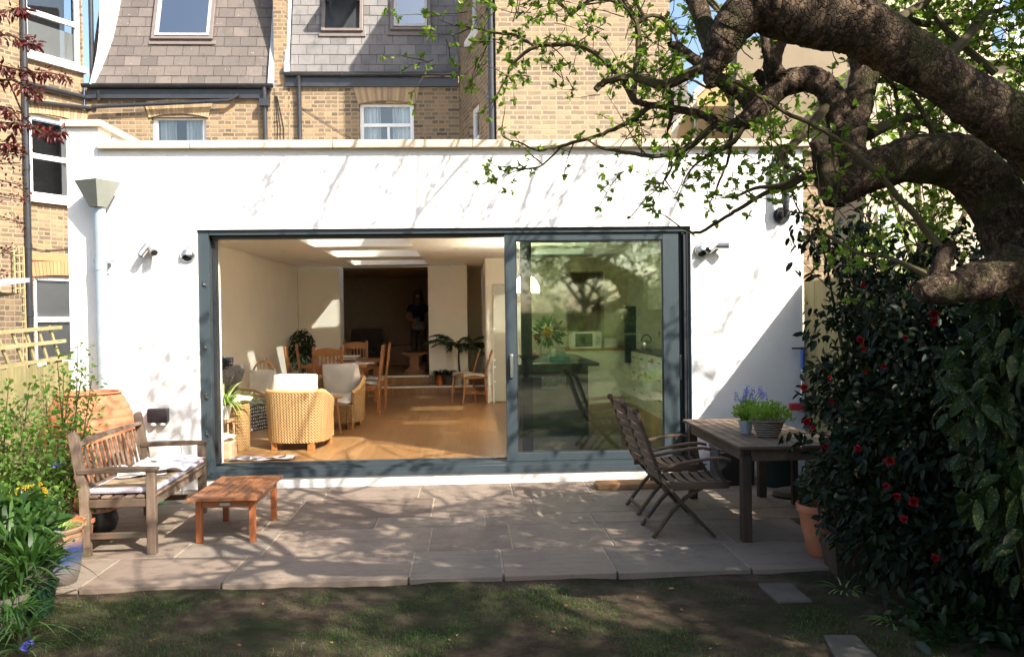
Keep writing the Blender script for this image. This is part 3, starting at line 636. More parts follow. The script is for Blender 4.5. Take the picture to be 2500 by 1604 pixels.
for s in (-.045, .045):
    m = MB(); m.lathe([(.026, -.085), (.030, -.075), (.028, -.06), (.015, -.056)], (s, -.045, 0), 14, capt=True); m.build('plug', M['white_plastic'], t, smooth=True)
# zinc downpipe with hopper
t = thing('downpipe', 'galvanised downpipe with square funnel hopper feeding the terracotta water butt', 'downpipe', (-3.60, -.14, 1.03))
m = MB(); m.tube([(0, 0, 0), (0, 0, 1.80)], .052, 24, cap=False); m.tube([(0, 0, 1.17), (0, 0, 1.33)], .057, 24, cap=True); m.build('pipe', M['zinc'], t, smooth=True)
m = MB(); A = rad(-26); T0, B0 = 2.03, 1.78
def sq(h, z, cx=0): return [(cx+h*(c*math.cos(A)-s_*math.sin(A)), h*(c*math.sin(A)+s_*math.cos(A))-.03, z) for c, s_ in ((-1, -1), (1, -1), (1, 1), (-1, 1))]
a_, b2 = sq(.145, T0), sq(.055, B0); a2 = sq(.14, T0); b3 = sq(.05, B0)
m.add(a_+b2, [(0, 4, 5, 1), (1, 5, 6, 2), (2, 6, 7, 3), (3, 7, 4, 0)]); m.add(a2+b3, [(1, 5, 4, 0), (2, 6, 5, 1), (3, 7, 6, 2), (0, 4, 7, 3)]); m.add(a_+a2, [(0, 1, 5, 4), (1, 2, 6, 5), (2, 3, 7, 6), (3, 0, 4, 7)])
m.build('hopper', M['hopper'], t)
m = MB(); m.box(-.062, .062, -.02, .12, 1.24, 1.28); m.tube([(.07, .03, 1.26), (.12, .03, 1.265)], .008, 8); m.build('bracket', M['zinc'], t)
# black waste pipe on the right
t = thing('waste_pipe', 'black waste pipe with round wall collar high on the right of the facade', 'pipe', (3.22, 0, 2.70))
m = MB(); m.tube([(0, -.01, .02), (0, -.09, .0), (0, -.125, .035), (0, -.13, .10), (0, -.13, .52), (0, -.12, .60), (0, -.06, .655), (0, -.002, .66)], .033, 18); m.tube([(0, -.13, .12), (0, -.13, .18)], .040, 18); m.build('pipe', M['black_gutter'], t, smooth=True)
m = MB(); m.tube([(0, -.001, .0), (0, -.02, .0)], .085, 26); m.build('collar', M['black_plastic'], t, smooth=True)
# ================================================================ houses behind
def soldier_arch(par, x0, x1, zs, rise, hgt, y, n=22, mat='arch', th=.025):
    m = MB(); mo = MB(); cx = (x0+x1)/2; half = (x1-x0)/2
    R = (half*half+rise*rise)/(2*rise); cz = zs+rise-R; a0 = math.asin(half/R)
    pts = []
    for i in range(n):
        for (aa, q) in ((-a0+2*a0*i/n, 0), (-a0+2*a0*(i+1)/n, 1)):
            pass
        g = .10*(2*a0/n)
        a, b = -a0+2*a0*i/n+g, -a0+2*a0*(i+1)/n-g
        vs = [(cx+rr*math.sin(t_), yy, cz+rr*math.cos(t_)) for yy in (y-th, y) for t_, rr in ((a, R+.004), (b, R+.004), (b, R+hgt), (a, R+hgt))]
        m.tint = random.random(); m.add(vs, [(0, 1, 2, 3), (7, 6, 5, 4), (0, 4, 5, 1), (1, 5, 6, 2), (2, 6, 7, 3), (3, 7, 4, 0)])
    for i in range(n):
        a, b = -a0+2*a0*i/n, -a0+2*a0*(i+1)/n
        vs = [(cx+rr*math.sin(t_), yy, cz+rr*math.cos(t_)) for yy in (y-th+.008, y) for t_, rr in ((a, R), (b, R), (b, R+hgt), (a, R+hgt))]
        mo.add(vs, [(0, 1, 2, 3), (0, 4, 5, 1)])
    a = m.build('window_arch', M[mat], par, world=True); mo.build('arch_mortar', M['mortar'], a, world=True)
    return R, cz, a0
def sash(par, x0, x1, z0, z1, y, fw=.07, rail=None, mull=None, curtain='both', depth=.10, gl='glass_win'):
    """window set back in an opening, plane XZ at depth y"""
    m = MB(); m.box(x0, x0+fw, y, y+.06, z0, z1); m.box(x1-fw, x1, y, y+.06, z0, z1); m.box(x0+fw, x1-fw, y+.001, y+.061, z1-fw*1.1, z1); m.box(x0+fw, x1-fw, y+.001, y+.061, z0, z0+fw)
    if rail: m.box(x0+fw, x1-fw, y-.012, y+.05, rail-.035, rail+.03)
    if mull: m.box(mull[0]-.025, mull[0]+.025, y-.003, y+.05, mull[1], mull[2])
    wd = m.build('window', M['upvc'], par, world=True, bevel=.004)
    g = MB(); g.add([(x0+fw, y+.035, z0+fw), (x1-fw, y+.035, z0+fw), (x1-fw, y+.035, z1-fw), (x0+fw, y+.035, z1-fw)], [(0, 1, 2, 3)]); g.build('pane', M[gl], wd, world=True)
    b = MB(); b.box(x0-.1, x1+.1, y+.55, y+.56, z0-.1, z1+.1); b.build('dark_backing', M['dark_room'], wd, world=True)
    if curtain:
        c = MB(); spans = {'both': [(x0+fw, x0+fw+.30*(x1-x0)), (x1-fw-.34*(x1-x0), x1-fw)], 'full': [(x0+fw, x1-fw)], 'blind': [], 'side': [(x1-fw-.16, x1-fw)]}[curtain]
        for a, b_ in spans:
            n = max(6, int((b_-a)/.016)); vs = []; fs = []
            for i in range(n+1):
                xx = a+(b_-a)*i/n; yy = y+.13+.028*math.sin(i*1.15)+.012*math.sin(i*.41)
                vs += [(xx, yy, z0+.02), (xx, yy, z1-.02)]
            fs = [(2*i, 2*i+2, 2*i+3, 2*i+1) for i in range(n)]; c.add(vs, fs)
        if c.v: c.build('curtain', M['curtain'], wd, world=True, smooth=True)
    return wd
def gutter(m, x0, x1, y, z, r=.06):
    n = 8; vs = []
    for x in (x0, x1):
        for rr in (r, r-.006):
            for i in range(n+1):
                a = math.pi+math.pi*i/n; vs.append((x, y+rr*math.cos(a), z+rr*math.sin(a)))
    k = n+1; fs = []
    for i in range(n): fs.append((i, 2*k+i, 2*k+i+1, i+1)); fs.append((k+i, k+i+1, 3*k+i+1, 3*k+i))
    m.add(vs, fs)
def tiles(mb, x0, x1, y, z0, rows, expo, tw, slope, r, curve=0.0, holes=()):
    """overlapping slates on a steep slope rising from (y,z0) going back"""
    cs, sn = math.cos(slope), math.sin(slope)
    for k in range(rows):
        x = x0-(tw*.5 if k % 2 else 0)
        while x < x1:
            a, b = max(x, x0+curve*max(0, (1-k/4.5))**1.5*0), min(x+tw, x1); x += tw
            if b-a < .03: continue
            s0 = k*expo; s1 = s0+expo*1.12
            cx = (a+b)/2; cz = z0+s0*sn+.1
            for h in holes:
                if h[2] < z0+(s0+expo/2)*sn < h[3]:
                    if a < h[0] < b and b < h[1]: b = h[0]
                    elif a < h[1] < b and a > h[0]: a = h[1]
                    elif a >= h[0] and b <= h[1]: b = a
            if b-a < .03: continue
            off = .016+r.uniform(-.002, .002); mb.tint = min(1, max(0, r.gauss(.5, .22)))
            def pt(xx, s_, o): return (xx, y+s_*cs-o*sn, z0+s_*sn+o*cs)
            g = .004; vs = [pt(a+g, s0+r.uniform(-.003, .003), off), pt(b-g, s0+r.uniform(-.003, .003), off), pt(b-g, s1, .004), pt(a+g, s1, .004), pt(a+g, s0, off-.012), pt(b-g, s0, off-.012)]
            mb.add(vs, [(0, 1, 2, 3), (4, 5, 1, 0), (0, 3, 4), (1, 5, 2)])
def slope_sheet(mb, x0, x1, y, z0, L, slope, o=0.0):
    cs, sn = math.cos(slope), math.sin(slope)
    mb.add([(x0, y-o*sn, z0+o*cs), (x1, y-o*sn, z0+o*cs), (x1, y+L*cs-o*sn, z0+L*sn+o*cs), (x0, y+L*cs-o*sn, z0+L*sn+o*cs)], [(0, 1, 2, 3)])
def velux(par, x0, x1, y, z0, slope, s0, s1, open_=0.0, sill='velux'):
    cs, sn = math.cos(slope), math.sin(slope)
    R = Matrix(((1, 0, 0), (0, cs, -sn), (0, sn, cs)))     # local y runs up the slope, local z out of it (towards the viewer = -)
    def L(x, s_, o): return Vector((x, y+s_*cs-o*sn, z0+s_*sn+o*cs))
    def bx(mb, xa, xb, sa, sb, oa, ob):
        vs = [L(xx, ss, oo) for oo in (oa, ob) for xx, ss in ((xa, sa), (xb, sa), (xb, sb), (xa, sb))]
        mb.add(vs, [(0, 3, 2, 1), (4, 5, 6, 7), (0, 1, 5, 4), (1, 2, 6, 5), (2, 3, 7, 6), (3, 0, 4, 7)])
    m = MB(); f = .065
    bx(m, x0, x0+f, s0, s1, .0, .10); bx(m, x1-f, x1, s0, s1, 0, .10); bx(m, x0+f, x1-f, s0, s0+f*.8, 0, .098); bx(m, x0+f, x1-f, s1-f, s1, 0, .098); bx(m, x0-.05, x1+.05, s0-.09, s0-.002, .0, .045)
    wf = m.build('roof_window', M['velux'], par, world=True, bevel=.004)
    c = MB(); bx(c, x0+f, x1-f, s0+f, s1-f, -.30, -.29); c.build('dark_backing', M['dark_room'], wf, world=True)
    m = MB(); a, b, sa, sb = x0+f+.004, x1-f-.004, s0+f, s1-f; q = .05
    T = lambda xx, ss, oo: (L(xx, ss, oo))
    if open_:
        mid = (sa+sb)/2
        def T(xx, ss, oo):
            d = ss-mid; return L(xx, mid+d*math.cos(open_)+oo*math.sin(open_), -d*math.sin(open_)+oo*math.cos(open_)+.0)
    def bt(mb, xa, xb, s_a, s_b, oa, ob):
        vs = [T(xx, ss, oo) for oo in (oa, ob) for xx, ss in ((xa, s_a), (xb, s_a), (xb, s_b), (xa, s_b))]
        mb.add(vs, [(0, 3, 2, 1), (4, 5, 6, 7), (0, 1, 5, 4), (1, 2, 6, 5), (2, 3, 7, 6), (3, 0, 4, 7)])
    bt(m, a, a+q, sa, sb, .02, .115); bt(m, b-q, b, sa, sb, .02, .115); bt(m, a+q, b-q, sa, sa+q, .02, .113); bt(m, a+q, b-q, sb-q, sb, .02, .113)
    s_ = m.build('sash', M['velux_pale'], wf, world=True, bevel=.003)
    g = MB(); g.add([T(a+q, sa+q, .08), T(b-q, sa+q, .08), T(b-q, sb-q, .08), T(a+q, sb-q, .08)], [(0, 1, 2, 3)]); g.build('pane', M['glass_vel'], wf, world=True)
    return wf
rr_ = random.Random(9)
# ---- our own house above the extension (grey slate mansard)
Y1 = 7.9
H1 = thing('brick_house', 'stock brick house with grey slate mansard directly behind the white extension', 'house', (-1.8, Y1, 0))
wz0, wz1 = 2.0, 5.92
wx0, wx1 = -2.10, -1.05
m = MB(); grid_wall(m, -3.46, -.16, 3.35, 6.26, Y1, Y1+.34, [(wx0, wx1, 4.4, 5.86)]); m.build('wall', M['brick'], H1, world=True)
soldier_arch(H1, wx0-.02, wx1+.04, 5.84, .07, .34, Y1-.005, 20)
sash(H1, wx0, wx1, 4.4, 5.90, Y1+.09, .075, 5.46, (-1.55, 4.4, 5.44), 'both')
sl1 = rad(76); zE = 6.42
m = MB(); slope_sheet(m, -3.42, -.16, Y1-.06, zE-.03, 3.4, sl1, -.01); m.build('roof_deck', M['black_gutter'], H1, world=True)
m = MB(); tiles(m, -3.40, -.16, Y1-.07, zE-.03, 15, .215, .30, sl1, rr_, holes=[(-2.82, -2.02, 7.22, 9.3), (-1.49, -.70, 7.25, 9.3)]); m.build('roof', M['tile_grey'], H1, world=True)
velux(H1, -2.82, -2.02, Y1-.07, zE-.03, sl1, .90, 2.3, rad(58)); velux(H1, -1.49, -.70, Y1-.07, zE-.03, sl1, .93, 2.2)
m = MB(); gutter(m, -3.50, -.18, Y1-.14, zE-.005, .065); m.box(-3.5, -.18, Y1-.075, Y1-.005, 6.17, 6.36)
for x in (-2.4, -1.3, -.5): m.box(x, x+.025, Y1-.21, Y1-.075, zE-.075, zE)
m.build('gutter', M['black_gutter'], H1, world=True)
m = MB(); m.tube([(-3.23, Y1-.14, zE-.06), (-3.23, Y1-.10, 6.2), (-3.23, Y1-.09, 6.0), (-3.23, Y1-.09, 3.4)], .042, 12); m.build('downpipe', M['black_gutter'], H1, world=True, smooth=True)
m = MB(); m.box(-3.50, -3.415, Y1-.14, Y1-.02, 6.40, 6.62)
cs, sn = math.cos(sl1), math.sin(sl1)
m.bar((-3.46, Y1-.10, zE), (-3.46, Y1-.10+3.3*cs, zE+3.3*sn), .07, .07, (0, 1, 0)); m.build('verge', M['white_lead'], H1, world=True)
# rear wing at the right: pale brick gable wall + shaded side wall with window
m = MB(); m.box(.46, 3.28, 4.9, 5.2, 3.335, 10.0); m.build('rear_wing_wall', M['brick_light'], H1, world=True)
WD = Vector((.46, 4.93, 0))-Vector((-.16, Y1+.02, 0)); WL = WD.length; wa = math.atan2(WD.y, WD.x)
def wing(m, name, mat, par=None):
    o = m.build(name, M[mat], par or H1)
    if par is None: o.location = Vector((-.16, Y1+.02, 0))-Vector(H1.location); o.rotation_euler = (0, 0, wa)
    return o
m = MB(); wh = [(.95, 1.75, 4.2, 5.50), (1.0, 1.7, 6.75, 8.3)]; grid_wall(m, 0, WL, 3.335, 10.0, 0, .28, wh); wing(m, 'rear_wing_side_wall', 'brick')
for (x0, x1, z0, z1), rl in zip(wh, (4.92, 7.6)):
    m = MB(); y = .07; fw = .07; m.box(x0, x0+fw, y, y+.06, z0, z1); m.box(x1-fw, x1, y, y+.06, z0, z1); m.box(x0+fw, x1-fw, y+.001, y+.061, z1-.08, z1); m.box(x0+fw, x1-fw, y+.001, y+.061, z0, z0+.08); m.box(x0+fw, x1-fw, y-.01, y+.05, rl-.035, rl+.03)
    wd_ = wing(m, 'window', 'upvc'); g = MB(); g.add([(x0+fw, y+.03, z0), (x1-fw, y+.03, z0), (x1-fw, y+.03, z1), (x0+fw, y+.03, z1)], [(0, 1, 2, 3)]); wing(g, 'pane', 'glass_win', wd_)
    b = MB(); b.box(x0, x1, y+.2, y+.21, z0, z1); wing(b, 'dark_backing', 'dark_room', wd_); s_ = MB(); s_.box(x0-.06, x1+.06, -.08, y-.002, z0-.09, z0-.002); wing(s_, 'sill', 'upvc', wd_)
m = MB(); m.tube([(.39, 4.98, 3.35), (.39, 4.98, 9.5)], .055, 14); m.box(.30, .46, 4.95, 5.03, 5.2, 5.24); m.build('downpipe', M['black_gutter'], H1, world=True, smooth=True)
m = MB(); m.box(-3.9, 3.3, Y1+1.2, Y1+1.4, 6, 12); m.build('upper_wall', M['brick'], H1, world=True)
# ---- left neighbour (brown slate mansard + canted bay)
Y2 = 7.9
H2 = thing('brick_house', 'stock brick house with brown slate mansard and canted bay, left of the extension', 'house', (-5.9, Y2, 0))
m = MB(); grid_wall(m, -7.30, -3.72, 0, 6.16, Y2, Y2+.34, [(-6.06, -5.03, 4.0, 5.60)]); grid_wall(m, -3.715, -3.465, 3.3, 9.8, Y2-.02, Y2+.5); m.build('wall', M['brick'], H2, world=True)
soldier_arch(H2, -6.10, -4.98, 5.58, .08, .29, Y2-.006, 22)
sash(H2, -6.06, -5.03, 4.0, 5.66, Y2+.09, .09, None, None, 'both')
sl2 = rad(72); z2 = 6.19
m = MB(); slope_sheet(m, -7.20, -3.80, Y2-.06, z2-.03, 3.4, sl2, -.01); m.build('roof_deck', M['black_gutter'], H2, world=True)
m = MB(); tiles(m, -7.20, -3.80, Y2-.07, z2-.02, 15, .222, .31, sl2, rr_, holes=[(-6.10, -4.93, 7.05, 9.2)]); m.build('roof', M['tile_brown'], H2, world=True)
velux(H2, -6.10, -4.93, Y2-.07, z2-.02, sl2, 1.0, 2.5)
m = MB(); gutter(m, -7.28, -3.72, Y2-.14, z2, .07); m.box(-7.22, -3.8, Y2-.08, Y2-.005, 5.94, 6.12); m.build('gutter', M['black_gutter'], H2, world=True)
m = MB(); x = -3.88; m.tube([(x, Y2-.14, z2-.05), (x, Y2-.12, 5.85), (x, Y2-.11, 5.2), (x, Y2-.11, 3.3)], .042, 12); m.cbox((x, Y2-.13, 5.84), (.18, .14, .14)); m.build('downpipe', M['black_gutter'], H2, world=True)
m = MB(); m.tube([AT(225, 262, Y=Y2-.14), AT(300, 258, Y=Y2-.14), AT(560, 246, Y=Y2-.14), AT(582, 230, Y=Y2-.14)], .037, 10); m.tube([AT(238, 222, Y=Y2-.2), AT(240, 246, Y=Y2-.14)], .03, 10); m.build('waste_pipe', M['black_gutter'], H2, world=True, smooth=True)
m = MB(); cs, sn = math.cos(sl2), math.sin(sl2)
m.bar((-3.76, Y2-.12, z2), (-3.76, Y2-.12+3.3*cs, z2+3.3*sn), .10, .09, (0, 1, 0)); m.build('lead_verge', M['lead'], H2, world=True)
m = MB()
for dx in (0, .05, .11): m.tube([(-3.70+dx*.3, Y2-.03, 6.0), (-3.66+dx, Y2-.035, 5.4), (-3.70+dx*1.4, Y2-.035, 4.7), (-3.72+dx*2, Y2-.03, 3.4)], .007, 5)
m.tube([(-3.40, Y1-.02, 5.9), (-2.3, Y1-.02, 5.2), (-2.2, Y1-.02, 4.2)], .006, 5)
m.build('cable', M['black_plastic'], H2, world=True)
# curved white verge at the left end of the slates
m = MB(); pts_o = [(278, -20), (272, 40), (266, 85), (255, 130), (243, 170), (228, 210)]; pts_i = [(248, -20), (247, 50), (245, 90), (240, 130), (232, 168), (222, 205)]
vs = [AT(x, y, Y=Y2-.10+(215-y)*.0012) for x, y in pts_o]+[AT(x-4, y, Y=Y2-.30+(215-y)*.0012) for x, y in pts_i]
m.add(vs, [(i, i+1, 7+i, 6+i) for i in range(5)])
vs2 = [v+Vector((0, .35, 0)) for v in vs[:6]]; m.add([*vs[:6], *vs2], [(i, i+1, 7+i, 6+i) for i in range(5)]); m.build('curved_verge', M['white_lead'], H2, world=True, smooth=True)
# canted bay wall: own object frame so the brick courses follow it
ang = rad(90-30.9); A0 = Vector((-7.30, Y2-.02, 0)); dv = Vector((-math.sin(rad(30.9)), -math.cos(rad(30.9)), 0)); nb = Vector((math.cos(rad(30.9)), -math.sin(rad(30.9)), 0))
BAY = thing('canted_bay', 'brick canted bay wall with white sash windows at the far left edge', 'house wing', A0+dv*2.6, ang)
def bl(px, py, o=0.0):     # photo point on the bay wall -> its local x,z
    p = AT(px, py, plane=(A0, nb)); return ((p-(A0+dv*2.6)).dot(-dv), p.z)
def bayrect(pa, pb): (xa, za), (xb, zb) = bl(*pa), bl(*pb); return min(xa, xb), max(xa, xb), min(za, zb), max(za, zb)
u = bayrect((62, 100), (199, 80)); U = (u[0], u[1], bl(62, 128)[1], 8.4)
l_ = bayrect((71, 285), (170, 285)); Lw = (l_[0], l_[0]+1.15, bl(76, 478)[1], bl(71, 272)[1]-.02)
g0 = (bl(83, 700)[0], bl(83, 700)[0]+1.15, .9, bl(83, 672)[1])
m = MB(); grid_wall(m, 0, 2.6, 0, 9, 0, .3, [(U[0], U[1], U[2], U[3]), Lw, g0]); m.build('wall', M['brick'], BAY)
def lsash(T_, r_, rail, rm='room', cur=None):
    x0, x1, z0, z1 = r_; fw = .085; y = .06; m = MB()
    m.box(x0, x0+fw, y, y+.07, z0, z1); m.box(x1-fw, x1, y, y+.07, z0, z1); m.box(x0+fw, x1-fw, y+.001, y+.07, z1-fw, z1); m.box(x0+fw, x1-fw, y+.001, y+.07, z0, z0+fw)
    for q in rail: m.box(x0+fw, x1-fw, y-.012, y+.05, q-.045, q+.045)
    wd = m.build('window', M['upvc'], T_, bevel=.004); g = MB(); g.add([(x0+fw, y+.035, z0+fw), (x1-fw, y+.035, z0+fw), (x1-fw, y+.035, z1-fw), (x0+fw, y+.035, z1-fw)], [(0, 1, 2, 3)]); g.build('pane', M['glass_win'], wd)
    s_ = MB(); s_.box(x0-.06, x1+.06, -.09, y-.002, z0-.11, z0-.002); s_.build('sill', M['upvc'], wd)
    b = MB(); b.box(x0, x1, y+.45, y+.46, z0, z1); b.build('dark_backing', M['dark_room'], wd)
    if cur:
        c = MB(); c.add([(cur[0], y+.09, cur[2]), (cur[1], y+.09, cur[2]), (cur[1], y+.09, cur[3]), (cur[0], y+.09, cur[3])], [(0, 1, 2, 3)]); c.build('curtain', M['blind'], wd)
lsash(BAY, U, [bl(130, 45)[1]+.02], cur=(U[0]+.08, U[1]-.08, U[2], bl(130, 62)[1], 'b'))
lsash(BAY, Lw, [bl(120, 385)[1]], cur=(Lw[1]-.45, Lw[1]-.08, Lw[2], Lw[3]-.05, 'c'))
lsash(BAY, g0, [bl(120, 780)[1]], cur=(g0[0]+.08, g0[1]-.08, g0[2], g0[3]-.08, 'c'))
# arches in bay frame
def larch(x0, x1, zs, rise, hgt, mat, n=18):
    m = MB(); cx = (x0+x1)/2; half = (x1-x0)/2; R = (half*half+rise*rise)/(2*rise); cz = zs+rise-R; a0 = math.asin(half/R)
    for i in range(n):
        a, b = -a0+2*a0*i/n+.06*a0/n*2, -a0+2*a0*(i+1)/n-.06*a0/n*2; m.tint = random.random()
        vs = [(cx+q*math.sin(t_), yy, cz+q*math.cos(t_)) for yy in (-.02, .0) for t_, q in ((a, R), (b, R), (b, R+hgt), (a, R+hgt))]
        m.add(vs, [(0, 1, 2, 3), (0, 4, 5, 1), (1, 5, 6, 2), (2, 6, 7, 3), (3, 7, 4, 0)])
    m.build('window_arch', M[mat], BAY)
larch(Lw[0]-.03, Lw[1]+.03, Lw[3]-.02, .06, .26, 'arch'); larch(g0[0]-.03, g0[1]+.03, g0[3]-.03, .05, .25, 'arch_orange')
m = MB(); m.box(g0[0]-.05, g0[1]+.05, -.02, 0, g0[3]+.27, g0[3]+.40); m.build('brick_band', M['arch_orange'], BAY)
m = MB(); xx = bl(55, 300)[0]; m.tube([(xx, -.10, .3), (xx, -.10, 9)], .052, 12)
for z in (1.8, 3.0, 4.4, 5.9): m.tube([(xx, -.10, z), (xx, -.10, z+.10)], .062, 12)
a = bl(60, 205); b = bl(215, 243); m.tube([(a[0], -.08, a[1]), (b[0], -.08, b[1])], .042, 10); a = bl(60, 248); b = bl(228, 268); m.tube([(a[0], -.08, a[1]), (b[0], -.08, b[1])], .036, 10)
xx = bl(219, 100)[0]; m.tube([(xx-.02, -.08, bl(219, 208)[1]), (xx-.02, -.08, 9)], .045, 12)
m.build('downpipe', M['black_gutter'], BAY, smooth=True)
m = MB(); m.tube([Vector((bl(75, 605)[0]+.0, -.02, bl(75, 605)[1])), Vector((bl(100, 607)[0], -.03, bl(100, 612)[1])), Vector((bl(172, 608)[0], -.02, bl(172, 608)[1]))], .008, 5); m.build('cable', M['black_plastic'], BAY)
# little lean-to with slate roof and slim trellis ladder in the neighbour's yard
t = thing('lean_to', 'small neighbouring lean-to with pale roof and dark gutter at the far left', 'shed', AT(10, 900, Y=3.2)*Vector((1, 1, 0)) if False else (AT(10, 900, Y=3.0).x-.22, 3.0, 0))
p = AT(40, 700, Y=3.0); m = MB(); m.box(-1.6, .0, 0, .9, 0, p.z-.06); m.build('wall', M['brick_y'], t)
m = MB(); m.prism([(-.18, p.z-.02), (.9, p.z+.10), (.9, p.z+.16), (-.18, p.z+.04)], -1.7, .12, 'x'); m.build('roof', M['lead'], t)
m = MB(); gutter(m, -1.7, .20, -.22, p.z-.01, .06); m.tube([(.10, -.22, p.z-.05), (.10, -.12, p.z-.2), (.10, -.10, 0)], .045, 12); m.build('gutter', M['black_gutter'], t)
t = thing('wall_trellis', 'slim wooden ladder trellis standing against the bay wall beside the black pipe', 'trellis', (0, 0, 0))
m = MB()
pl = (A0+nb*.15, nb)
for (a, b) in (((33, 600), (45, 900)), ((45, 600), (58, 900)), ((57, 603), (66, 900))): m.bar(AT(*a, plane=pl), AT(*b, plane=pl), .02, .02)
for i in range(15): m.bar(AT(33+i*.75, 604+i*20, plane=pl), AT(57+i*.6, 602+i*20.3, plane=pl), .018, .022)
p = AT(48, 850, plane=pl); t.location = (p.x, p.y, 0); m.build('slats', M['pine_trellis'], t, world=True)
# ---- right-hand neighbours
def box_house(name, label, loc, parts):
    t = thing(name, label, 'house', loc)
    for nm, mat, fn in parts:
        m = MB(); fn(m); m.build(nm, M[mat], t, world=True)
    return t
def gable_poly(px, Y): return [(AT(x, y, Y=Y).x, AT(x, y, Y=Y).z) for x, y in px]
def ochre(m):
    m.prism(gable_poly([(1640, 420), (1640, 345), (1652, 300), (1690, 255), (1696, 228), (1712, 216), (1800, 130), (1800, 420)], 12), 12, 12.5)
    m.box(AT(1640, 0, Y=12).x, AT(1800, 0, Y=12).x, 12.5, 18, 0, AT(1640, 345, Y=12).z)
t = box_house('gabled_house', 'ochre rendered house gable glimpsed through the apple branches', (AT(1720, 300, Y=12).x, 12, 0), [('wall', 'yellow_render', ochre)])
m = MB(); tl = []
for (a, b) in (((1640, 345), (1652, 300)), ((1652, 300), (1692, 258)), ((1697, 230), (1712, 216)), ((1712, 216), (1800, 128))): m.bar(AT(*a, Y=11.93), AT(*b, Y=11.93), .16, .10, (0, 1, 0))
m.bar(AT(1696, 230, Y=11.93), AT(1698, 345, Y=11.93), .09, .10, (0, 1, 0)); m.build('bargeboard', M['coping'], t, world=True)
m = MB(); tiles(m, AT(1600, 0, Y=14).x, AT(1700, 0, Y=14).x, 14, AT(1640, 345, Y=14).z, 16, .2, .26, rad(60), rr_); m.build('roof', M['tile_brown'], t, world=True)
def creamh(m):
    m.prism(gable_poly([(1790, 480), (1790, 340), (1800, 130), (1830, 95), (2060, 95), (2110, 300), (2115, 900), (1990, 900), (1990, 480)], 10.5), 10.5, 11.0)
    m.box(AT(2090, 0, Y=10.5).x, AT(2700, 0, Y=10.5).x, 14.2, 15, 0, 6)
t = box_house('rendered_house', 'plain cream rendered gable wall behind the right end of the extension', (AT(1950, 300, Y=10.5).x, 10.5, 0), [('wall', 'cream_render', creamh)])
def whiteh(m):
    m.box(AT(2105, 0, Y=9).x, AT(3000, 0, Y=9).x, 9, 14, 0, AT(2400, 150, Y=9).z)
    m.box(AT(2140, 0, Y=13).x, AT(2420, 0, Y=13).x, 13, 18, 0, 11)
t = box_house('white_house', 'sunlit white house seen through the leaves at the top right', (AT(2400, 100, Y=9).x, 9, 0), [('wall', 'pale_house', whiteh)])
m = MB(); za = AT(2400, 152, Y=9).z
m.box(AT(2105, 0, Y=9).x-.2, AT(3000, 0, Y=9).x, 8.8, 9.3, za-.02, za+.15); m.build('cornice', M['coping'], t, world=True)
for (xa, xb, ya, yb) in ((2370, 2440, -20, 60), (2460, 2530, 60, 130), (2150, 2190, 520, 640)):
    a, b = AT(xa, yb, Y=8.98), AT(xb, ya, Y=8.98)
    m = MB(); m.box(a.x-.06, b.x+.06, 8.93, 8.998, a.z-.06, b.z+.06); f = m.build('window', M['upvc'], t, world=True)
    m = MB(); m.box(a.x, b.x, 8.90, 8.928, a.z, b.z); m.build('pane', M['glass_vel'], f, world=True)
# narrow brick pier beyond the extension's right end
t = thing('brick_pier', 'narrow stock brick pier at the right end of the white facade', 'wall', (3.6, .2, 0))
m = MB(); m.box(3.455, 3.78, .02, .6, 0, 3.36); m.build('pier', M['brick'], t, world=True)
m = MB(); m.box(3.45, 3.84, -.03, .64, 3.362, 3.42); m.build('cap', M['coping'], t, world=True)
# ================================================================ garden furniture
t = thing('garden_bench', 'weathered slatted wooden garden bench with armrests standing on the left of the patio', 'bench', (-2.60, -1.66, 0), rad(2.0))
# local: faces +x, length along y (-.68 .. .68)
def bn(m, name, mat='teak_grey', par=t, **k): return m.build(name, M[mat], par, bevel=.006, **k)
for sy in (-.645, .645):
    m = MB(); m.tint = random.random(); m.bar((.235, sy, 0), (.235, sy, .605), .065, .058, (0, 1, 0)); bn(m, 'leg', 'teak_grey_z')
    m = MB(); m.tint = random.random(); m.prism([(-.265, 0), (-.195, 0), (-.200, .42), (-.270, .86), (-.285, .90), (-.31, .905), (-.335, .89), (-.335, .86), (-.268, .42)], sy-.028, sy+.028); bn(m, 'leg', 'teak_grey_z')
    m = MB(); m.prism([(-.275, .598), (.27, .606), (.29, .615), (.285, .635), (.0, .640), (-.28, .632)], sy-.036, sy+.036); bn(m, 'armrest', 'teak_dark')
    m = MB(); m.box(-.20, .205, sy-.018, sy+.018, .35, .41); m.box(-.21, .205, sy-.016, sy+.016, .12, .165); bn(m, 'side_rail', 'teak_dark')
m = MB(); m.box(.215, .255, -.613, .613, .345, .415); bn(m, 'seat_rail')
m = MB(); m.box(-.245, -.215, -.613, .613, .345, .40); bn(m, 'seat_rail')
for i in range(6):
    m = MB(); m.tint = random.random(); x = -.20+i*.082; m.box(x, x+.06, -.66, .66, .418-.008*math.sin(i/5*3.14), .438-.008*math.sin(i/5*3.14)); bn(m, 'seat_slat')
m = MB(); k = 12      # gently arched top rail, leaning back
pts = [(-.335+.025, -.617+1.234*i/k, .80+.012*math.sin(math.pi*i/k)) for i in range(k+1)]
for i in range(k): m.bar(pts[i], pts[i+1], .032, .095, (1, 0, .22))
bn(m, 'top_rail'); m = MB(); m.bar((-.245, -.617, .47), (-.245, .617, .47), .03, .055, (1, 0, .2)); bn(m, 'lower_back_rail')
for i in range(13):
    y = -.55+i*1.1/12; m = MB(); m.tint = random.random(); m.bar((-.248, y, .49), (-.305, y, .765), .038, .014, (1, 0, .2)); bn(m, 'back_slat', 'teak_grey_z')
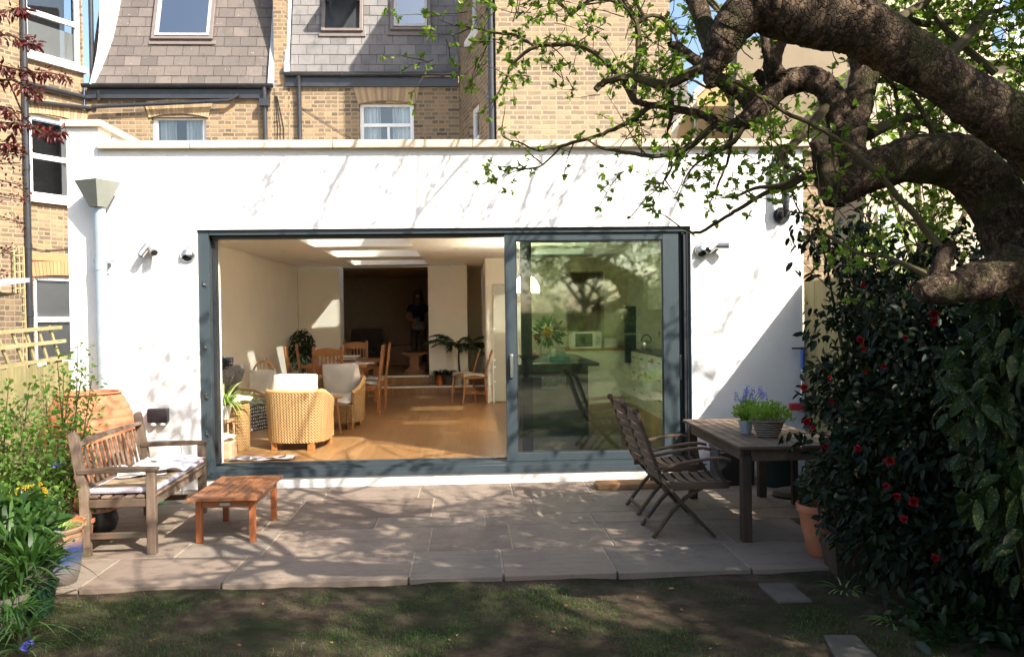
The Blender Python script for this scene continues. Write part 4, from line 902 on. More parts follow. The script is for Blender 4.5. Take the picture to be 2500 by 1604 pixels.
# cushion, newspaper
t2 = thing('bench_cushion', 'long tan seat pad with lilac striped edge lying on the weathered bench', 'cushion', (-2.60, -1.66, .44), rad(2.0))
m = MB(); m.box(-.20, .235, -.60, .62, .004, .045); m.build('pad', M['cush_tan'], t2, bevel=.018, seg=3, smooth=True)
m = MB(); z = .022; q = [(-.205, -.605), (.24, -.605), (.24, .625), (-.205, .625)]
for i in range(4):
    a, b = q[i], q[(i+1) % 4]; m.tube([(a[0], a[1], z), (b[0], b[1], z)], .021, 8)
m.build('edging', M['cush_trim'], t2, smooth=True)
def paper(name, label, loc, rz, sheets):
    t = thing(name, label, 'newspaper', loc, rz, None); r = random.Random(4)
    for (cx, cy, w, h, a, z, amp) in sheets:
        n = 14; vs = []; fs = []
        for i in range(n+1):
            for j in range(n+1):
                u, v = -1+2*i/n, -1+2*j/n; x, y = u*w/2, v*h/2
                zz = z+amp*(math.exp(-(u*3.0)**2)*-.6+abs(u)**.7*.55+.12*math.sin(3*v+4*u)) + amp*.25*math.cos(5*v)
                vs.append((cx+x*math.cos(a)-y*math.sin(a), cy+x*math.sin(a)+y*math.cos(a), zz))
        for i in range(n):
            for j in range(n): k = i*(n+1)+j; fs.append((k, k+n+1, k+n+2, k+1))
        m = MB(); m.add(vs, fs); m.build('sheet', M['paper'], t, smooth=True)
    return t
paper('newspaper', 'open crumpled newspaper lying on the tan bench cushion', (-2.60, -1.66, .49), rad(2), [(.02, .12, .40, .55, 1.15, .02, .045), (.06, .42, .36, .40, .9, .012, .035), (-.02, -.10, .30, .36, 1.9, .0, .02)])
# low oiled coffee table
t = thing('coffee_table', 'low orange oiled hardwood slatted coffee table beside the bench', 'table', (-1.89, -1.68, 0))
for sx in (-.20, .20):
    for sy in (-.345, .345):
        m = MB(); m.tint = random.random(); m.box(sx-.023, sx+.023, sy-.023, sy+.023, 0, .335); m.build('leg', M['teak_red_z'], t, bevel=.004)
m = MB(); m.box(-.175, .175, -.362, -.338, .27, .325); m.box(-.175, .175, .338, .362, .27, .325); m.box(-.215, -.190, -.32, .32, .27, .325); m.box(.190, .215, -.32, .32, .27, .325); m.build('apron', M['teak_red'], t, bevel=.002)
m = MB(); m.box(-.26, .26, -.45, -.36, .337, .36); m.box(-.26, .26, .36, .45, .337, .36)
xs = [-.26, -.17, -.115, -.057, 0, .057, .115, .17, .26]
for i in range(8):
    m.tint = random.random(); m.box(xs[i]+.0035, xs[i+1]-.0035, -.357, .357, .337, .360)
m.build('slatted_top', M['teak_red'], t, bevel=.002)
m = MB(); m.box(-.04, .035, -.3645, -.3625, .285, .305); m.build('maker_plate', M['zinc'], t)
# patio table
TX0, TX1, TY0, TY1, TZ = 1.955, 2.75, -2.475, -.83, .72
t = thing('patio_table', 'old grey brown slatted wooden patio table on the right', 'table', ((TX0+TX1)/2, (TY0+TY1)/2, 0))
def wb(m, n, mat, **k): return m.build(n, M[mat], t, world=True, bevel=.004, **k)
for x in (TX0+.075, TX1-.075):
    for y in (TY0+.09, TY1-.07):
        m = MB(); m.box(x-.036, x+.036, y-.036, y+.036, 0, .64); wb(m, 'leg', 'teak_dark_z')
for bx_ in ((TX0+.05, TX0+.075, TY0+.13, TY1-.11), (TX1-.075, TX1-.05, TY0+.13, TY1-.11), (TX0+.115, TX1-.115, TY0+.065, TY0+.09), (TX0+.115, TX1-.115, TY1-.075, TY1-.05)):
    m = MB(); m.box(*bx_, .60, .690); wb(m, 'apron', 'teak_dark_y')
m = MB(); m.box(TX0, TX1, TY0, TY0+.075, .695, TZ); m.box(TX0, TX1, TY1-.075, TY1, .695, TZ); n = 10; wd = (TX1-TX0)/n
for i in range(n): m.tint = random.random(); m.box(TX0+i*wd+.003, TX0+(i+1)*wd-.004, TY0+.078, TY1-.078, .697, TZ-.001)
wb(m, 'slatted_top', 'teak_dark_y')
# folding armchairs
def folding_chair(loc, rz, label):
    t = thing('folding_armchair', label, 'chair', loc, rz, 'dark wooden folding armchairs at the patio table')
    W = .225       # local: faces +x, width along y
    for sy in (-W, W):
        m = MB(); m.tint = random.random(); pts = [(-.255, .97), (-.225, .90), (-.14, .66), (-.055, .44), (.10, .26), (.345, 0)]
        for a, b in zip(pts[:-1], pts[1:]): m.bar((a[0], sy, a[1]), (b[0], sy, b[1]), .024, .052, (1, 0, 0) if False else (0, 1, 0))
        m.tube([(-.257, sy-.012, .97), (-.257, sy+.012, .97)], .026, 14); m.build('side_post', M['teak_dark_z'], t, bevel=.003)
        m = MB(); s2 = sy*.86
        pts = [(-.125, 0), (.03, .20), (.13, .30), (.30, .40)]
        for a, b in zip(pts[:-1], pts[1:]): m.bar((a[0], s2, a[1]), (b[0], s2, b[1]), .022, .044, (0, 1, 0))
        m.build('leg', M['teak_dark_z'], t, bevel=.003)
        m = MB(); pts = [(-.12, .535), (.0, .552), (.15, .580), (.30, .602), (.40, .605), (.46, .590)]; s3 = sy*1.08
        for a, b in zip(pts[:-1], pts[1:]): m.bar((a[0]-.004, s3, a[1]), (b[0]+.004, s3, b[1]), .046, .022, (0, 0, 1))
        m.build('armrest', M['teak_dark'], t, bevel=.006)
        m = MB(); pts = [(.345, .595), (.355, .53), (.41, .44), (.44, .385)]
        for a, b in zip(pts[:-1], pts[1:]): m.bar((a[0], s3, a[1]), (b[0], s3, b[1]), .022, .036, (0, 1, 0))
        m.build('arm_support', M['teak_dark_z'], t, bevel=.003)
        m = MB(); m.bar((-.05, sy*.93, .385), (.46, sy*.93, .395), .022, .055, (0, 0, 1)); m.build('seat_rail', M['teak_dark'], t, bevel=.003)
    for i in range(7):
        u = i/6; x = .0+u*.455; m = MB(); m.tint = random.random(); k = 6
        for j in range(k):
            ya, yb = -.205+.41*j/k, -.205+.41*(j+1)/k; sag = lambda y: -.020*(1-(y/.205)**2)
            m.bar((x, ya, .415+sag(ya)), (x, yb, .415+sag(yb)), .052, .014)
        m.build('seat_slat', M['teak_dark_y'], t, bevel=.002)
    for i in range(7):
        u = i/6; zz = .47+u*.43; xx = -.068-u*.155; m = MB(); m.tint = random.random(); k = 6; hh = .052 if i < 6 else .085
        for j in range(k):
            ya, yb = -.208+.416*j/k, -.208+.416*(j+1)/k; bow = lambda y: -.022*(1-(y/.208)**2); zt = (lambda y: .022*(1-(y/.208)**2)) if i == 6 else (lambda y: 0)
            m.bar((xx+bow(ya), ya, zz+zt(ya)), (xx+bow(yb), yb, zz+zt(yb)), .013, hh, (-.33, 0, .94) if False else (0, 0, 1))
        m.build('back_slat', M['teak_dark_y'], t, bevel=.002)
    m = MB(); m.bar((-.085, -.19, .05), (-.085, .19, .05), .02, .035); m.build('stretcher', M['teak_dark_y'], t, bevel=.002); m = MB(); m.bar((.26, -.19, .09), (.26, .19, .09), .02, .035); m.build('stretcher', M['teak_dark_y'], t, bevel=.002)
    return t
folding_chair((1.485, -2.03, 0), rad(1), 'nearer dark wooden folding armchair with X shaped legs beside the patio table')
folding_chair((1.505, -1.30, 0), rad(3), 'farther dark wooden folding armchair close to the glass door')
# plank of split wood
t = thing('wood_plank', 'rough split wooden plank lying on the patio below the glass door', 'plank', (1.47, -.33, 0))
m = MB(); pr = [(-.26, -.14), (-.285, -.02), (-.25, .10), (0, .12), (.30, .11), (.36, .02), (.33, -.12), (.05, -.15)]
m.prism(pr, .0, .055, 'z'); m.build('plank', M['log'], t, bevel=.012, smooth=False)
# pots on the table
def pot_profile(r, h, rim=.02): return [(r*.72, 0), (r*.76, .01), (r*.95, h-rim*1.6), (r*.95, h-rim*1.5), (r*1.05, h-rim*1.45), (r*1.07, h), (r*.95, h), (r*.9, h-.02), (.001, h-.025)]
MUS = thing('flower_pot', 'small pale pot of blue grape hyacinths on the patio table', 'potted plant', (2.23, -1.80, TZ), 0)
m = MB(); m.lathe(pot_profile(.058, .11, .012), n=24); m.build('pot', M['zinc'], MUS, smooth=True)
BAS = thing('plant_basket', 'pale woven basket of bright green herbs on the patio table', 'basket', (2.335, -2.02, TZ), 0)
m = MB(); m.lathe([(.075, 0), (.085, .02), (.11, .09), (.122, .128), (.118, .135), (.105, .12), (.001, .11)], n=30, sx=1.05, sy=.85)
ring = [(.122*1.05*math.cos(a), .122*.85*math.sin(a), .130) for a in np.linspace(0, 2*math.pi, 40, endpoint=False)]; m.tube(ring, .010, 6, closed=True)
m.build('basket', M['basket'], BAS, smooth=True)
m = MB(); m.lathe([(.001, .0), (.10, .0)], (0, 0, .118), 20, capb=False); m.build('compost', M['soil'], BAS)
# bins and boxes in the shade below the table
t = thing('storage_box', 'black plastic storage box against the white wall behind the table', 'box', (2.62, -.25, 0)); m = MB(); m.box(-.20, .16, -.16, .16, 0, .34); m.box(-.21, .17, -.17, .17, .342, .37); m.build('body', M['black_plastic'], t, bevel=.012)
t = thing('water_barrel', 'dark teal plastic tub under the far end of the patio table', 'tub', (3.0, -.42, 0)); m = MB(); m.lathe([(.14, 0), (.155, .03), (.185, .32), (.195, .33), (.195, .36), (.17, .36), (.001, .34)], n=30); m.build('tub', M['teal_plastic'], t, smooth=True)
t = thing('paving_stone', 'rounded grey stone lying on the patio under the table', 'stone', (3.02, -.92, 0)); m = MB(); m.lathe([(.20, 0), (.23, .02), (.21, .055), (.12, .075), (.001, .08)], n=18, sx=1.1, sy=.8); m.build('stone', M['grey_stone'], t, smooth=True)
t = thing('side_bench', 'dark wooden side bench half hidden behind the camellia', 'bench', (3.05, -1.50, 0)); m = MB(); m.box(-.24, .22, -.30, .30, .60, .63); m.build('seat', M['teak_dark_y'], t, bevel=.004)
for sx in (-.20, .18):
    for sy in (-.26, .26): m = MB(); m.box(sx-.025, sx+.025, sy-.025, sy+.025, 0, .598); m.build('leg', M['teak_dark_z'], t, bevel=.003)
t = thing('broom', 'squeegee broom with blue handle and red head leaning at the right end of the wall', 'broom', (3.37, -.10, .72)); m = MB(); m.tube([(0, 0, .02), (.03, .03, .40)], .012, 10); m.build('pole', M['steel'], t); m = MB(); m.tube([(.03, .03, .40), (.042, .045, .62)], .017, 10); m.build('grip', M['blue_plastic'], t, smooth=True); m = MB(); m.box(-.12, .10, -.03, .03, -.02, .05); m.build('head', M['red_plastic'], t, bevel=.008)
t = thing('wall_bracket', 'thin black bracket sticking out at the right end of the wall', 'bracket', (3.40, -.06, 1.33)); m = MB(); m.box(-.10, .30, -.012, .012, -.008, .008); m.box(.28, .30, -.012, .2, -.05, .008); m.build('bar', M['black_metal'], t)
# ---- terracotta beehive water butt
t = thing('water_butt', 'large ribbed terracotta beehive shaped water butt in the left corner', 'water butt', (-3.52, -.62, 0))
pr = []; N = 15
for i in range(N*6+1):
    u = i/(N*6); z = .0+u*1.03; r0 = .24+.155*math.sin(min(1, u/.66)*math.pi/2)**1.0 if u < .66 else .395-.12*((u-.66)/.34)**1.8
    rib = .010*abs(math.sin(u*N*math.pi))**.6; pr.append((r0+rib-.01, z))
pr += [(.285, 1.045), (.27, 1.055), (.25, 1.05), (.245, .98), (.001, .97)]
m = MB(); m.lathe(pr, n=48); m.build('body', M['terracotta'], t, smooth=True, angle=60)
m = MB(); m.lathe([(.245, .99), (.16, 1.03), (.001, 1.035)], n=36, capb=False); m.build('lid', M['black_plastic'], t, smooth=True)
# hose reel and folding chair frame behind the bench
t = thing('watering_can', 'bright green plastic watering can behind the bench', 'watering can', (-3.0, -.55, .0))
m = MB(); m.lathe([(.11, 0), (.125, .02), (.12, .20), (.09, .25), (.075, .25), (.07, .22), (.001, .2)], n=26); m.build('body', M['bright_green'], t, smooth=True)
m = MB(); m.tube([(.10, 0, .05), (.18, 0, .14), (.26, 0, .27)], [.02, .016, .014], 10); m.tube([(.258, 0, .265), (.28, 0, .29)], [.02, .042], 14); m.build('spout', M['bright_green'], t, smooth=True)
m = MB(); m.tube([(-.10, 0, .20), (-.17, 0, .27), (-.12, 0, .36), (.0, 0, .37), (.07, 0, .25)], .012, 8); m.build('handle', M['bright_green'], t, smooth=True)
t = thing('hose_cart', 'grey tubular hose cart handle standing behind the bench by the wall', 'hose cart', (-2.98, -.40, 0))
m = MB(); m.tube([(-.17, 0, 0), (-.17, 0, .50), (-.13, 0, .555), (.17, 0, .555), (.215, 0, .50), (.215, 0, 0)], .013, 10); m.build('frame', M['zinc'], t, smooth=True)
m = MB(); m.tube([(-.16, -.01, .25), (.205, -.01, .25)], .10, 22); m.build('reel', M['bright_green'], t, smooth=True)
# ---- left fence
FX = -4.02
t = thing('board_fence', 'greenish treated board fence running along the left boundary', 'fence', (FX, -3.2, 0)); r = random.Random(2)
bm = MB(); y = .05
while y > -8.4:
    wd = .098; bm.tint = r.random(); zt = 1.30+r.uniform(-.012, .012)-(.03 if y < -2.4 else 0); bm.box(FX-.012+r.uniform(-.003, .003), FX+.012+r.uniform(-.003, .003), y-wd, y-.006, -.05, zt); y -= wd+.003
bm.build('boards', M['pine_fence'], t, world=True)
m = MB()
for z in (.25, .95): m.box(FX-.06, FX-.016, -8.3, 0, z, z+.06)
for y in (-.03, -1.9, -3.8, -5.7, -7.6): m.box(FX-.10, FX-.02, y-.08, y, -.05, 1.36)
m.build('rails_and_posts', M['pine_fence'], t, world=True)
t = thing('trellis_panel', 'leaning diagonal wooden trellis on top of the left fence', 'trellis', (FX-.04, -.9, 1.32))
m = MB(); X0 = FX-.03
def tp(px, py, o=0): return AT(px, py, X=X0+o)
for i, (a, b) in enumerate((((-10, 812), (30, 912)), ((30, 812), (62, 905)), ((62, 806), (92, 905)), ((92, 800), (122, 900)), ((120, 797), (152, 895)), ((-45, 815), (0, 912)))):
    m.tint = r.random(); m.bar(tp(*a), tp(*b), .034, .016, (1, 0, 0))
for a, b in (((-60, 816), (150, 799)), ((-60, 856), (160, 832)), ((-60, 905), (166, 872))): m.tint = r.random(); m.bar(tp(*a, .022), tp(*b, .022), .034, .016, (1, 0, 0))
m.build('slats', M['pine_trellis'], t, world=True)
# ---- right fence
t = thing('panel_fence', 'tall wooden fence with posts on the right boundary behind the camellia', 'fence', (3.86, -3, 0)); r = random.Random(8)
bm = MB(); y = .62
while y > -8.6:
    bm.tint = r.random(); zt = 2.0 if y > -1.0 else (1.90 if y > -2.8 else 1.82); bm.box(3.85, 3.868, y-.12, y-.004, -.05, zt+r.uniform(-.01, .01)); y -= .124
bm.build('boards', M['pine_fence'], t, world=True)
m = MB()
for z in (.35, 1.0, 1.7): m.box(3.80, 3.848, -8.5, .6, z, z+.07)
m.build('rails', M['pine_fence'], t, world=True)
for y in (-.02, -1.0, -2.8, -4.6, -6.4): m = MB(); m.box(3.76, 3.87, y-.1, y, -.05, 2.06 if y > -2 else 1.95); m.build('post', M['teak_dark_z'], t, world=True)
t = thing('fence_screen', 'dark slatted screen closing the gap beside the right end of the facade', 'fence', (3.46, -.8, 0))
m = MB()
for i in range(5): m.box(3.447, 3.465, -.02-(i+1)*.26, -.03-i*.26, 0, 2.02-.0*i)
m.build('boards', M['pine_fence'], t, world=True); m = MB(); m.box(3.40, 3.47, -1.38, -1.31, 0, 2.08); m.build('post', M['teak_dark_z'], t, world=True)
# ---- pots at the right
POTR = thing('terracotta_pot', 'large ribbed terracotta pot below the camellia at the right edge of the patio', 'pot', (2.44, -2.78, 0))
m = MB(); m.lathe([(.085, 0), (.10, .01), (.128, .15), (.132, .152), (.132, .165), (.136, .167), (.150, .27), (.152, .275), (.156, .31), (.172, .315), (.176, .355), (.172, .362), (.155, .36), (.145, .33), (.001, .32)], n=40); m.build('pot', M['terracotta'], POTR, smooth=True, angle=50)
t = thing('square_planter', 'small dark wooden planter at the corner of the patio by the terracotta pot', 'planter', (2.46, -3.10, -.06)); m = MB(); m.add([(-.09, -.09, 0), (.09, -.09, 0), (.09, .09, 0), (-.09, .09, 0), (-.125, -.125, .26), (.125, -.125, .26), (.125, .125, .26), (-.125, .125, .26), (-.10, -.10, .26), (.10, -.10, .26), (.10, .10, .26), (-.10, .10, .26), (-.09, -.09, .2), (.09, -.09, .2), (.09, .09, .2), (-.09, .09, .2)], [(0, 3, 2, 1), (0, 1, 5, 4), (1, 2, 6, 5), (2, 3, 7, 6), (3, 0, 4, 7), (4, 5, 9, 8), (5, 6, 10, 9), (6, 7, 11, 10), (7, 4, 8, 11), (8, 9, 13, 12), (9, 10, 14, 13), (10, 11, 15, 14), (11, 8, 12, 15), (12, 13, 14, 15)]); m.build('planter', M['teak_dark_z'], t)
t = thing('plant_pot', 'small black plastic plant pot in the wooden planter', 'pot', (2.50, -3.06, .0)); m = MB(); m.lathe(pot_profile(.075, .24, .02), n=20); m.build('pot', M['black_plastic'], t, smooth=True)
# stepping stones
for i, (q, lab) in enumerate(([[(1850, 1422), (1930, 1422), (1985, 1466), (1900, 1468)], 'farther flat stepping stone in the soil by the patio corner'], [[(2010, 1548), (2090, 1548), (2150, 1610), (2045, 1612)], 'nearer flat stepping stone in the soil at the bottom right'])):
    ps = [AT(x, y, Z=-.020) for x, y in q]; c = sum(ps, Vector())/4
    o = MB(); o.tint = .5; o.prism([(p.x-c.x, p.y-c.y) for p in ps][::-1], -.03, .0, 'z'); ob = o.build('stepping_stone', M['grey_stone'], bevel=.006); ob.location = c
    tag(ob, lab, 'stepping stone', 'stepping stones in the soil')
# ================================================================ inside the room
def rot3(rx=0, ry=0, rz=0): return (Matrix.Rotation(rz, 3, 'Z') @ Matrix.Rotation(ry, 3, 'Y') @ Matrix.Rotation(rx, 3, 'X'))
def wicker_shell(par, name, prof, w, d, h0, h1f, th=.05, n=60):
    """U-shaped tub: outer/inner wall following a rounded plan; h1f(a) gives rim height"""
    V = []; UV = []; F = []
    a0, a1 = rad(-128), rad(128); rows = 18
    def plan(a, off):
        # superellipse: back is at -y
        ca, sa = math.sin(a), -math.cos(a); e = 2.7
        q = (abs(ca)**e+abs(sa)**e)**(-1/e); return ca*q*(w/2+off), sa*q*(d/2+off)
    for side, off in ((0, 0.0), (1, -th)):
        for i in range(n+1):
            a = a0+(a1-a0)*i/n
            for j in range(rows+1):
                v = j/rows; zz = h0+(h1f(a)-h0)*v; fl = .018*v if side == 0 else .018*v
                x, y = plan(a, off+fl-.01*(1-v)); V.append((x, y, zz)); UV.append((a*.45, zz, 0))
    m_ = rows+1; S = (n+1)*m_
    for i in range(n):
        for j in range(rows):
            k = i*m_+j; F.append((k, k+m_, k+m_+1, k+1)); k += S; F.append((k, k+1, k+m_+1, k+m_))
        k = i*m_+rows; F.append((k, k+m_, k+m_+S, k+S))
    for i in (0, n):
        for j in range(rows): k = i*m_+j; f = (k, k+1, k+1+S, k+S); F.append(f if i == 0 else f[::-1])
    me = bpy.data.meshes.new(name); me.from_pydata(V, [], F); me.update(); at = me.attributes.new('uvw', 'FLOAT_VECTOR', 'POINT'); at.data.foreach_set('vector', np.array(UV, dtype=np.float32).ravel())
    me.polygons.foreach_set('use_smooth', [True]*len(F)); me.materials.append(M['wicker']); o = bpy.data.objects.new(name, me); COL.objects.link(o); o.parent = par
    # rolled rim
    m = MB(); pts = []
    for i in range(n+1): a = a0+(a1-a0)*i/n; x, y = plan(a, -th/2+.018); pts.append((x, y, h1f(a)))
    m.tube(pts, th*.62, 10); m.build('rim', M['beech'], o, smooth=True)
    return o
def wicker_chair(loc, rz, label, s=1.0):
    t = thing('wicker_armchair', label, 'armchair', loc, rz, 'cane tub armchairs with white cushions')   # opens towards +y
    hf = lambda a: .66-.17*max(0, (abs(a)-rad(62))/rad(66))
    wicker_shell(t, 'shell', None, .70, .68, .09, hf, .045)
    m = MB(); m.box(-.31, .31, .225, .27, .09, .33); o = m.build('front_panel', M['wicker'], t, bevel=.01)
    uv = np.array([(v.co.x*1.25, v.co.z, 0) for v in o.data.vertices], dtype=np.float32); at = o.data.attributes.new('uvw', 'FLOAT_VECTOR', 'POINT'); at.data.foreach_set('vector', uv.ravel())
    m = MB(); m.box(-.24, .24, -.20, .22, .26, .30); m.build('seat_base', M['beech'], t)
    for sx, sy in ((-.21, -.24), (.21, -.24), (-.26, .21), (.26, .21)): m = MB(); m.box(sx-.035, sx+.035, sy-.035, sy+.035, 0, .10); m.build('foot', M['oak'], t, bevel=.004)
    m = MB(); m.cushion((0, .03, .37), (.56, .56, .17), None, 12, .30); m.build('seat_cushion', M['cush_white'], t, smooth=True, angle=80)
    m = MB(); m.cushion((0, -.18, .63), (.55, .46, .24), rot3(rad(78)), 14, .5, 1.3); m.build('back_cushion', M['cush_white'], t, smooth=True, angle=80)
    return t
wicker_chair((-1.985, 1.28, FL), rad(-9), 'cane tub armchair nearest the open door with its sunlit back to the garden')
wicker_chair((-1.83, 2.98, FL), rad(168), 'cane tub armchair facing the garden with plump white cushions, before the dining table')
def tubes(par, name, mat, lines, n=8, **k):
    m = MB()
    for pts, r_ in lines: m.tube(pts, r_, n)
    return m.build(name, M[mat], par, smooth=True, **k)
def arc(c, rx, rz_, a0, a1, n, y=None, tilt=0.0):
    return [Vector((c[0]+rx*math.cos(a), c[1]+tilt*(rz_*math.sin(a)), c[2]+rz_*math.sin(a))) for a in np.linspace(a0, a1, n)]
# dark bentwood armchair with grey cushions, seen from the side at the left
t = thing('bentwood_armchair', 'bentwood armchair piled with speckled grey cushions by the left wall', 'armchair', (-2.98, 2.1, FL), rad(-112))
for s in (-.31, .31):
    tubes(t, 'arm_frame', 'beech', [([(s, -.33, .0), (s, -.34, .30), (s, -.30, .52), (s, -.15, .585), (s, .10, .575), (s, .27, .50), (s, .33, .30), (s, .34, 0)], .021)])
    tubes(t, 'arm_spindle', 'beech', [([(s, -.10, .40), (s*1.02, -.09, .57)], .010), ([(s, .08, .39), (s*1.02, .08, .565)], .010)])
m = MB(); m.box(-.30, .30, -.30, .31, .30, .34); m.build('seat_frame', M['beech'], t, bevel=.01)
for i in range(6): m = MB(); x = -.22+i*.088; m.bar((x, -.26, .36), (x*1.05, -.46, .92), .03, .012, (0, 1, 0)); m.build('back_slat', M['oak_dark'], t, bevel=.002)
m = MB(); m.cushion((0, 0, .42), (.60, .62, .17), None, 10, .3); m.build('seat_cushion', M['cush_grey'], t, smooth=True, angle=80)
m = MB(); m.cushion((0, -.30, .72), (.58, .62, .17), rot3(rad(72)), 12, .34); m.build('back_cushion', M['throw'], t, smooth=True, angle=80)
m = MB(); m.cushion((-.14, -.16, .70), (.44, .44, .18), rot3(rad(66), 0, rad(8)), 10, .45); m.cushion((.17, -.10, .68), (.42, .42, .18), rot3(rad(60), 0, rad(-10)), 10, .45, .6); m.build('scatter_cushion', M['cush_grey'], t, smooth=True, angle=80)
m = MB(); m.box(-.31, .33, .315, .335, .10, .40); m.build('throw', M['throw'], t, bevel=.008)
def hoop_chair(loc, rz, label, cush='cush_white', group=None, mat='beech', pillow=False, s=1.0):
    t = thing('hoop_back_chair', label, 'chair', loc, rz, group)      # faces +y
    for sx, sy in ((-.17, .17), (.17, .17), (-.16, -.17), (.16, -.17)): tubes(t, 'leg', mat, [([(sx*1.22, sy*1.22, 0), (sx*1.1, sy*1.1, .2), (sx, sy, .43)], [.014, .019, .015])])
    m = MB(); m.lathe([(.19, 0), (.215, .012), (.215, .028), (.19, .038), (.001, .034)], (0, 0, .425), 28, 1.02, .98); m.build('seat', M[mat], t, smooth=True)
    tubes(t, 'hoop', mat, [([(.19*math.cos(a)*(1.0), -.17-.13*max(0, math.sin(a)), .45+.45*math.sin(a)**.8 if math.sin(a) > 0 else .45) for a in np.linspace(0, math.pi, 24)], .013)])
    ls = []
    for i in range(7):
        x = -.13+i*.26/6; c = math.sqrt(max(0, 1-(x*1.0/.19)**2)); zt = .45+.45*c**.8; ls.append(([(x*.8, -.165, .45), (x, -.17-.13*c, zt)], .006))
    tubes(t, 'spindle', mat, ls, 6)
    tubes(t, 'stretcher', mat, [([(-.185, 0.0, .17), (.185, 0, .17)], .009), ([(-.19, .19, .18), (-.18, -.19, .18)], .009), ([(.19, .19, .18), (.18, -.19, .18)], .009)], 6)
    if cush: m = MB(); m.cushion((0, .01, .475), (.37, .37, .045), None, 8, .25); m.build('seat_pad', M[cush], t, smooth=True, angle=80)
    if pillow: m = MB(); m.cushion((0.02, -.10, .62), (.36, .36, .12), rot3(rad(72)), 10, .4); m.build('back_pillow', M['cush_white'], t, smooth=True, angle=80)
    return t
HG = 'hoop back chairs by the passage'
hoop_chair((-2.82, 3.05, FL), rad(195), 'hoop back chair with white pillow against the sunlit left wall', 'cush_white', None, 'beech', True)
hoop_chair((.06, 5.80, FL), rad(90), 'right hand hoop back chair, nearer of the two before the passage', 'cream_pot', HG, 'oak')
hoop_chair((-.14, 6.30, FL), rad(90), 'left hand hoop back chair, standing behind its twin by the houseplants', 'cream_pot', HG, 'oak')
hoop_chair((-2.74, 4.1, FL), rad(-75), 'hoop back chair with striped pad beside the dining table by the left wall', 'cush_white', None, 'oak')
# dining table
t = thing('dining_table', 'long oak dining table in the middle of the room', 'table', (-2.08, 5.35, FL)); W_, L_ = .98, 2.2
m = MB()
for i in range(6): m.tint = random.random(); m.box(-W_/2+i*W_/6+.001, -W_/2+(i+1)*W_/6-.001, -L_/2, L_/2, .73, .77)
m.build('table_top', M['oak_x'], t, bevel=.003); m = MB(); m.box(-W_/2+.07, W_/2-.07, -L_/2+.08, L_/2-.08, .63, .728); m.build('apron', M['oak_dark'], t)
for sx in (-.40, .40):
    for sy in (-.98, .98): m = MB(); m.box(sx-.045, sx+.045, sy-.045, sy+.045, 0, .63); m.build('leg', M['oak'], t, bevel=.005)
def dining_chair(loc, rz, label, mat='oak'):
    t = thing('dining_chair', label, 'chair', loc, rz, 'slatted oak dining chairs round the table')     # faces +y
    for s in (-.20, .20):
        m = MB(); m.bar((s, -.19, 0), (s, -.20, .46), .042, .038, (0, 1, 0)); m.bar((s, -.20, .455), (s, -.275, 1.06), .046, .034, (0, 1, 0)); m.build('back_post', M[mat], t, bevel=.005)
        m = MB(); m.box(s-.02, s+.02, .17, .21, 0, .43); m.build('leg', M[mat], t, bevel=.004)
    m = MB(); m.box(-.215, .215, -.20, .22, .43, .455); m.build('seat', M[mat], t, bevel=.006); m = MB(); m.box(-.18, .18, -.205, -.185, .37, .425); m.box(-.18, .18, .185, .205, .37, .425); m.box(-.21, -.19, -.17, .17, .37, .425); m.box(.19, .21, -.17, .17, .37, .425); m.build('seat_rail', M[mat], t)
    m = MB(); k = 8
    for j in range(k):
        xa, xb = -.178+.356*j/k, -.178+.356*(j+1)/k; f = lambda x: .022*(1-(x/.178)**2)
        vs = []
        for yy, zo in ((-.252, 0), (-.277, 0)):
            vs += [(xa, yy+.008, .92), (xb, yy+.008, .92), (xb, yy, 1.02+f(xb)), (xa, yy, 1.02+f(xa))]
        m.add(vs, [(3, 2, 1, 0), (4, 5, 6, 7), (2, 3, 7, 6), (0, 1, 5, 4)])
    m.build('top_rail', M['oak_x'] if mat == 'oak' else M[mat], t)
    for i in range(6): x = -.145+i*.058; m = MB(); m.bar((x, -.208, .54), (x, -.258, .935), .026, .012, (0, 1, 0)); m.build('back_slat', M[mat], t)
    m = MB(); m.bar((-.18, -.205, .53), (.18, -.205, .53), .02, .04); m.build('lower_rail', M[mat], t)
    m = MB(); m.cushion((0, .01, .475), (.39, .38, .04), None, 8, .25); m.build('seat_pad', M['cush_white'], t, smooth=True, angle=80)
    return t
dining_chair((-2.13, 4.22, FL), rad(3), 'oak dining chair at the near end of the table, back towards the garden')
dining_chair((-2.12, 6.75, FL), rad(180), 'oak dining chair at the far end of the table, before the dark room')
dining_chair((-2.62, 4.72, FL), rad(-82), 'nearer oak dining chair on the left long side of the table')
dining_chair((-2.64, 5.65, FL), rad(-80), 'farther oak dining chair on the left long side of the table')
dining_chair((-1.63, 4.55, FL), rad(92), 'nearer dark oak dining chair on the right long side of the table', 'oak_dark')
dining_chair((-1.61, 5.35, FL), rad(94), 'farther oak dining chair on the right long side of the table', 'oak')
t = thing('book_pile', 'pile of books and papers on the dining table', 'books', (-2.0, 5.1, FL+.77)); z = 0; r = random.Random(6)
for i, (c, w1, w2, h) in enumerate((('cush_trim', .34, .26, .02), ('oak_dark', .30, .24, .03), ('paper', .32, .24, .02), ('crate', .28, .20, .02), ('paper', .36, .27, .015))):
    m = MB(); m.cbox((r.uniform(-.03, .03), r.uniform(-.03, .03), z+h/2), (w1, w2, h-.001), Matrix.Rotation(r.uniform(-.3, .3), 3, 'Z')); m.build('book', M[c], t); z += h
